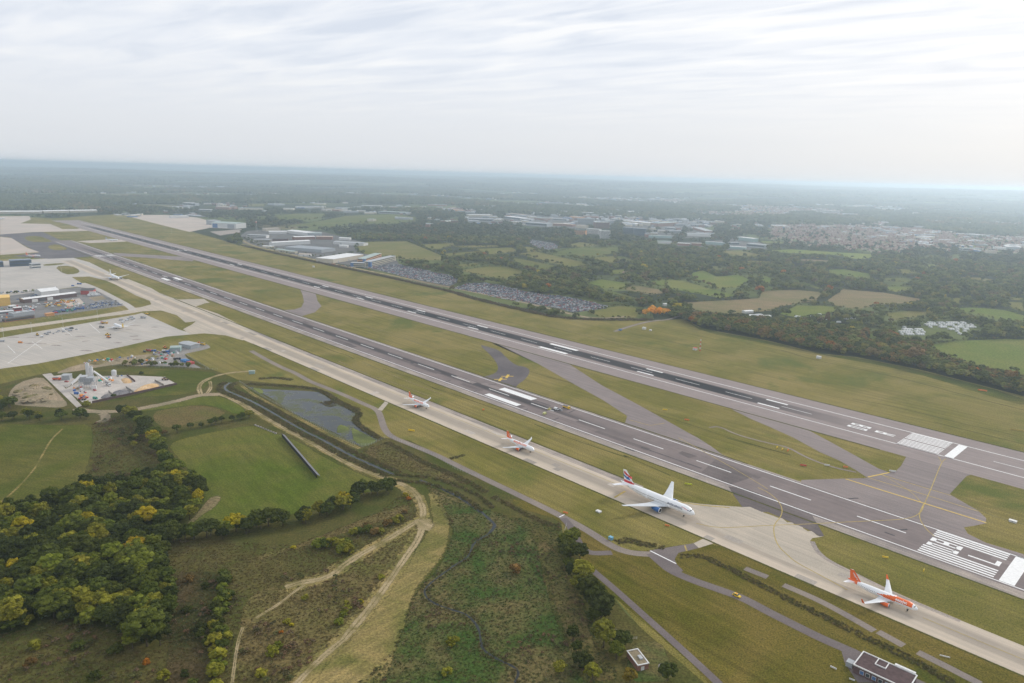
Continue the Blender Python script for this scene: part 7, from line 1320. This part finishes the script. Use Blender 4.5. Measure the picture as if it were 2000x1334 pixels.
BL('farmhouse', 'D', 60, 955, 120, 960, 14, 6, 'b', 't', 'red roofed farmhouse among the field trees', None, 'house', 0, 0, 4); BL('farmhouse', 'D', 365, 915, 480, 920, 18, 6, 'c', 'd', 'grey roofed hall among the field trees', None, 'house', 0, 0, 4); BL('shed', 'I', 385, 392, 410, 392, 8, 4, 'w', 'w', 'tiny white shed behind the golden clump', None, 'shed', 0, 0, 1)
# ---------------------------------------------------------------- the panel row in the field
def panel_row():
    p, q = Vector(gp('S', 415, 533)), Vector(gp('S', 690, 856)); e = q - p; l = e.length; t = empty('solar_panel_row', (p.x, p.y, 0), math.atan2(e.y, e.x)); tag(t, 'long low row of dark blue panels standing in the green field', 'solar panels'); n = int(l / 2.4); w = l / n
    m_pan = plain('solar_panel', (.15, .15, .175), .6, .2, .2, .4); pm = B().add([(0.03, -1.3, 3.3), (w - .03, -1.3, 3.3), (w - .03, 1.3, 1.6), (.03, 1.3, 1.6), (0.03, -1.3, .25), (w - .03, -1.3, .25), (w - .03, -1.1, .25), (.03, -1.1, .25)], [(0, 1, 2, 3)], 0).add([(0.03, -1.32, 3.28), (w - .03, -1.32, 3.28), (w - .03, -1.32, .2), (.03, -1.32, .2), (w - .03, 1.28, 1.57), (.03, 1.28, 1.57)], [(3, 2, 1, 0), (0, 1, 4, 5)], 1); pmesh = me('panel', pm.v, pm.f, [m_pan, m_black], pm.m); post = B().box(-.06, .06, -1.2, -1.1, 0, 3.1).box(-.06, .06, .9, 1.0, 0, 1.75); pom = me('post', post.v, post.f, m_steel)  # black rear sheet and underside put the shade below each panel into colour
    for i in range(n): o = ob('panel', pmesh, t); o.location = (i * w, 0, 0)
    for i in range(0, n + 1, 2): o = ob('post', pom, t); o.location = (i * w, 0, 0)
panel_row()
# fences
def fence(s, label, step=3.0, h=2.2):
    p = chaikin(gm(s), 1, False); t = empty('fence', (0, 0, 0)); tag(t, label, 'fence'); post = me('post', *(lambda b: (b.v, b.f, m_steel))(B().box(-.07, .07, -.07, .07, 0, h))); pts = []
    for a, b in zip(p, p[1:]):
        l = math.hypot(b[0] - a[0], b[1] - a[1]); k = max(1, int(l / step)); pts += [(a[0] + (b[0] - a[0]) * i / k, a[1] + (b[1] - a[1]) * i / k) for i in range(k)]
    for x, y in pts[:280]: o = ob('post', post, t); o.location = (x, y, 0)
    r = B()
    for a, b in zip(pts, pts[1:]):
        for z in (h * .3, h * .65, h - .05): r.cyl((*a, z), (*b, z), .03, .03, 3)
    tag(r.out('wire', m_steel, t), kind='stuff')
fence('G 270 585 G 430 690 G 700 838 G 1000 1000 G 1230 1108 G 1430 1015', 'wire fence along the pond bank path'); fence('G 1430 1010 G 1600 1085 G 1800 1165 G 1930 1250 S 1760 790 S 1997 870', 'wire fence beside the perimeter path below the pond'); fence('M 425 700 M 405 780 M 380 860', 'short white rail fence at the top of the brown bank', 2.0, 1.4)
fence('F 290 305 F 640 240 F 990 188 F 760 75 F 640 38', 'mesh fence round the maintenance yard', 5.0, 3.0); fence('F 880 660 F 1080 665 F 1500 680 F 1640 690 F 1720 690', 'fence along the lower side of the gravel yard', 4.0); fence('F 1450 570 F 1520 620 F 1640 690', 'fence at the right side of the gravel yard', 4.0); fence('B 240 700 B 700 810 B 1240 920 B 1997 1085 C 700 1175 C 1100 1268', 'perimeter fence beyond the far runway', 8.0, 2.6)
fence('N 740 880 N 900 1000 N 1000 990', 'short fence above the flat roofed hut', 3, 1.5)
# lamp masts of the apron
for i, (c, x, y) in enumerate((('F', 250, 400), ('F', 765, 300), ('F', 495, 360), ('F', 30, 440), ('A', 1340, 625), ('A', 480, 925))):
    px, py = gp(c, x, y); t = empty('lamp_mast', (px, py, 0)); tag(t, ['slender lamp mast on the left apron edge, second from the left', 'slender lamp mast behind the parked airliner', 'slender lamp mast in the middle of the apron edge', 'slender lamp mast at the left end of the apron edge', 'white lamp mast on the grass by the far apron', 'lamp mast on the small grass island'][i], 'lamp mast'); B().cyl((0, 0, 0), (0, 0, 14), .16, .10, 8).out('pole', m_wallw, t); B().box(-1, 1, -.25, .25, 13.8, 14.3).out('lamp_head', m_steel, t)
# stones / tyres row at the head of the panel row
for i in range(9):
    px, py = gp('S', 195 + i * 20, 445 + i * 8); b_ = B(); iv, jf = ICO[1]; b_.add([tuple(q * (.9 + .35 * rnd.random())) for q in iv * np.array([1.3, 1.0, .8])], [tuple(q) for q in jf]); o = b_.out('boulder', m_gravel); o.location = (px, py, .4); tag(o, 'grey boulder in the line at the head of the panel row', 'boulder', 'boulders at the head of the panel row')
# ---------------------------------------------------------------- haze
def haze():
    m = bpy.data.materials.new('haze'); m.use_nodes = True; nt = m.node_tree; nt.nodes.clear()
    out = nt.nodes.new('ShaderNodeOutputMaterial'); pv = nt.nodes.new('ShaderNodeVolumePrincipled')
    pv.inputs['Color'].default_value = (.74, .88, 1.0, 1); pv.inputs['Density'].default_value = 1.22e-4; pv.inputs['Anisotropy'].default_value = .6
    nt.links.new(pv.outputs[0], out.inputs['Volume'])
    b = B().box(-46000, 46000, -46000, 46000, -2, 252); o = b.out('haze', m); o['kind'] = 'stuff'; o['label'] = 'pale haze lying over the whole landscape'; return o
haze()
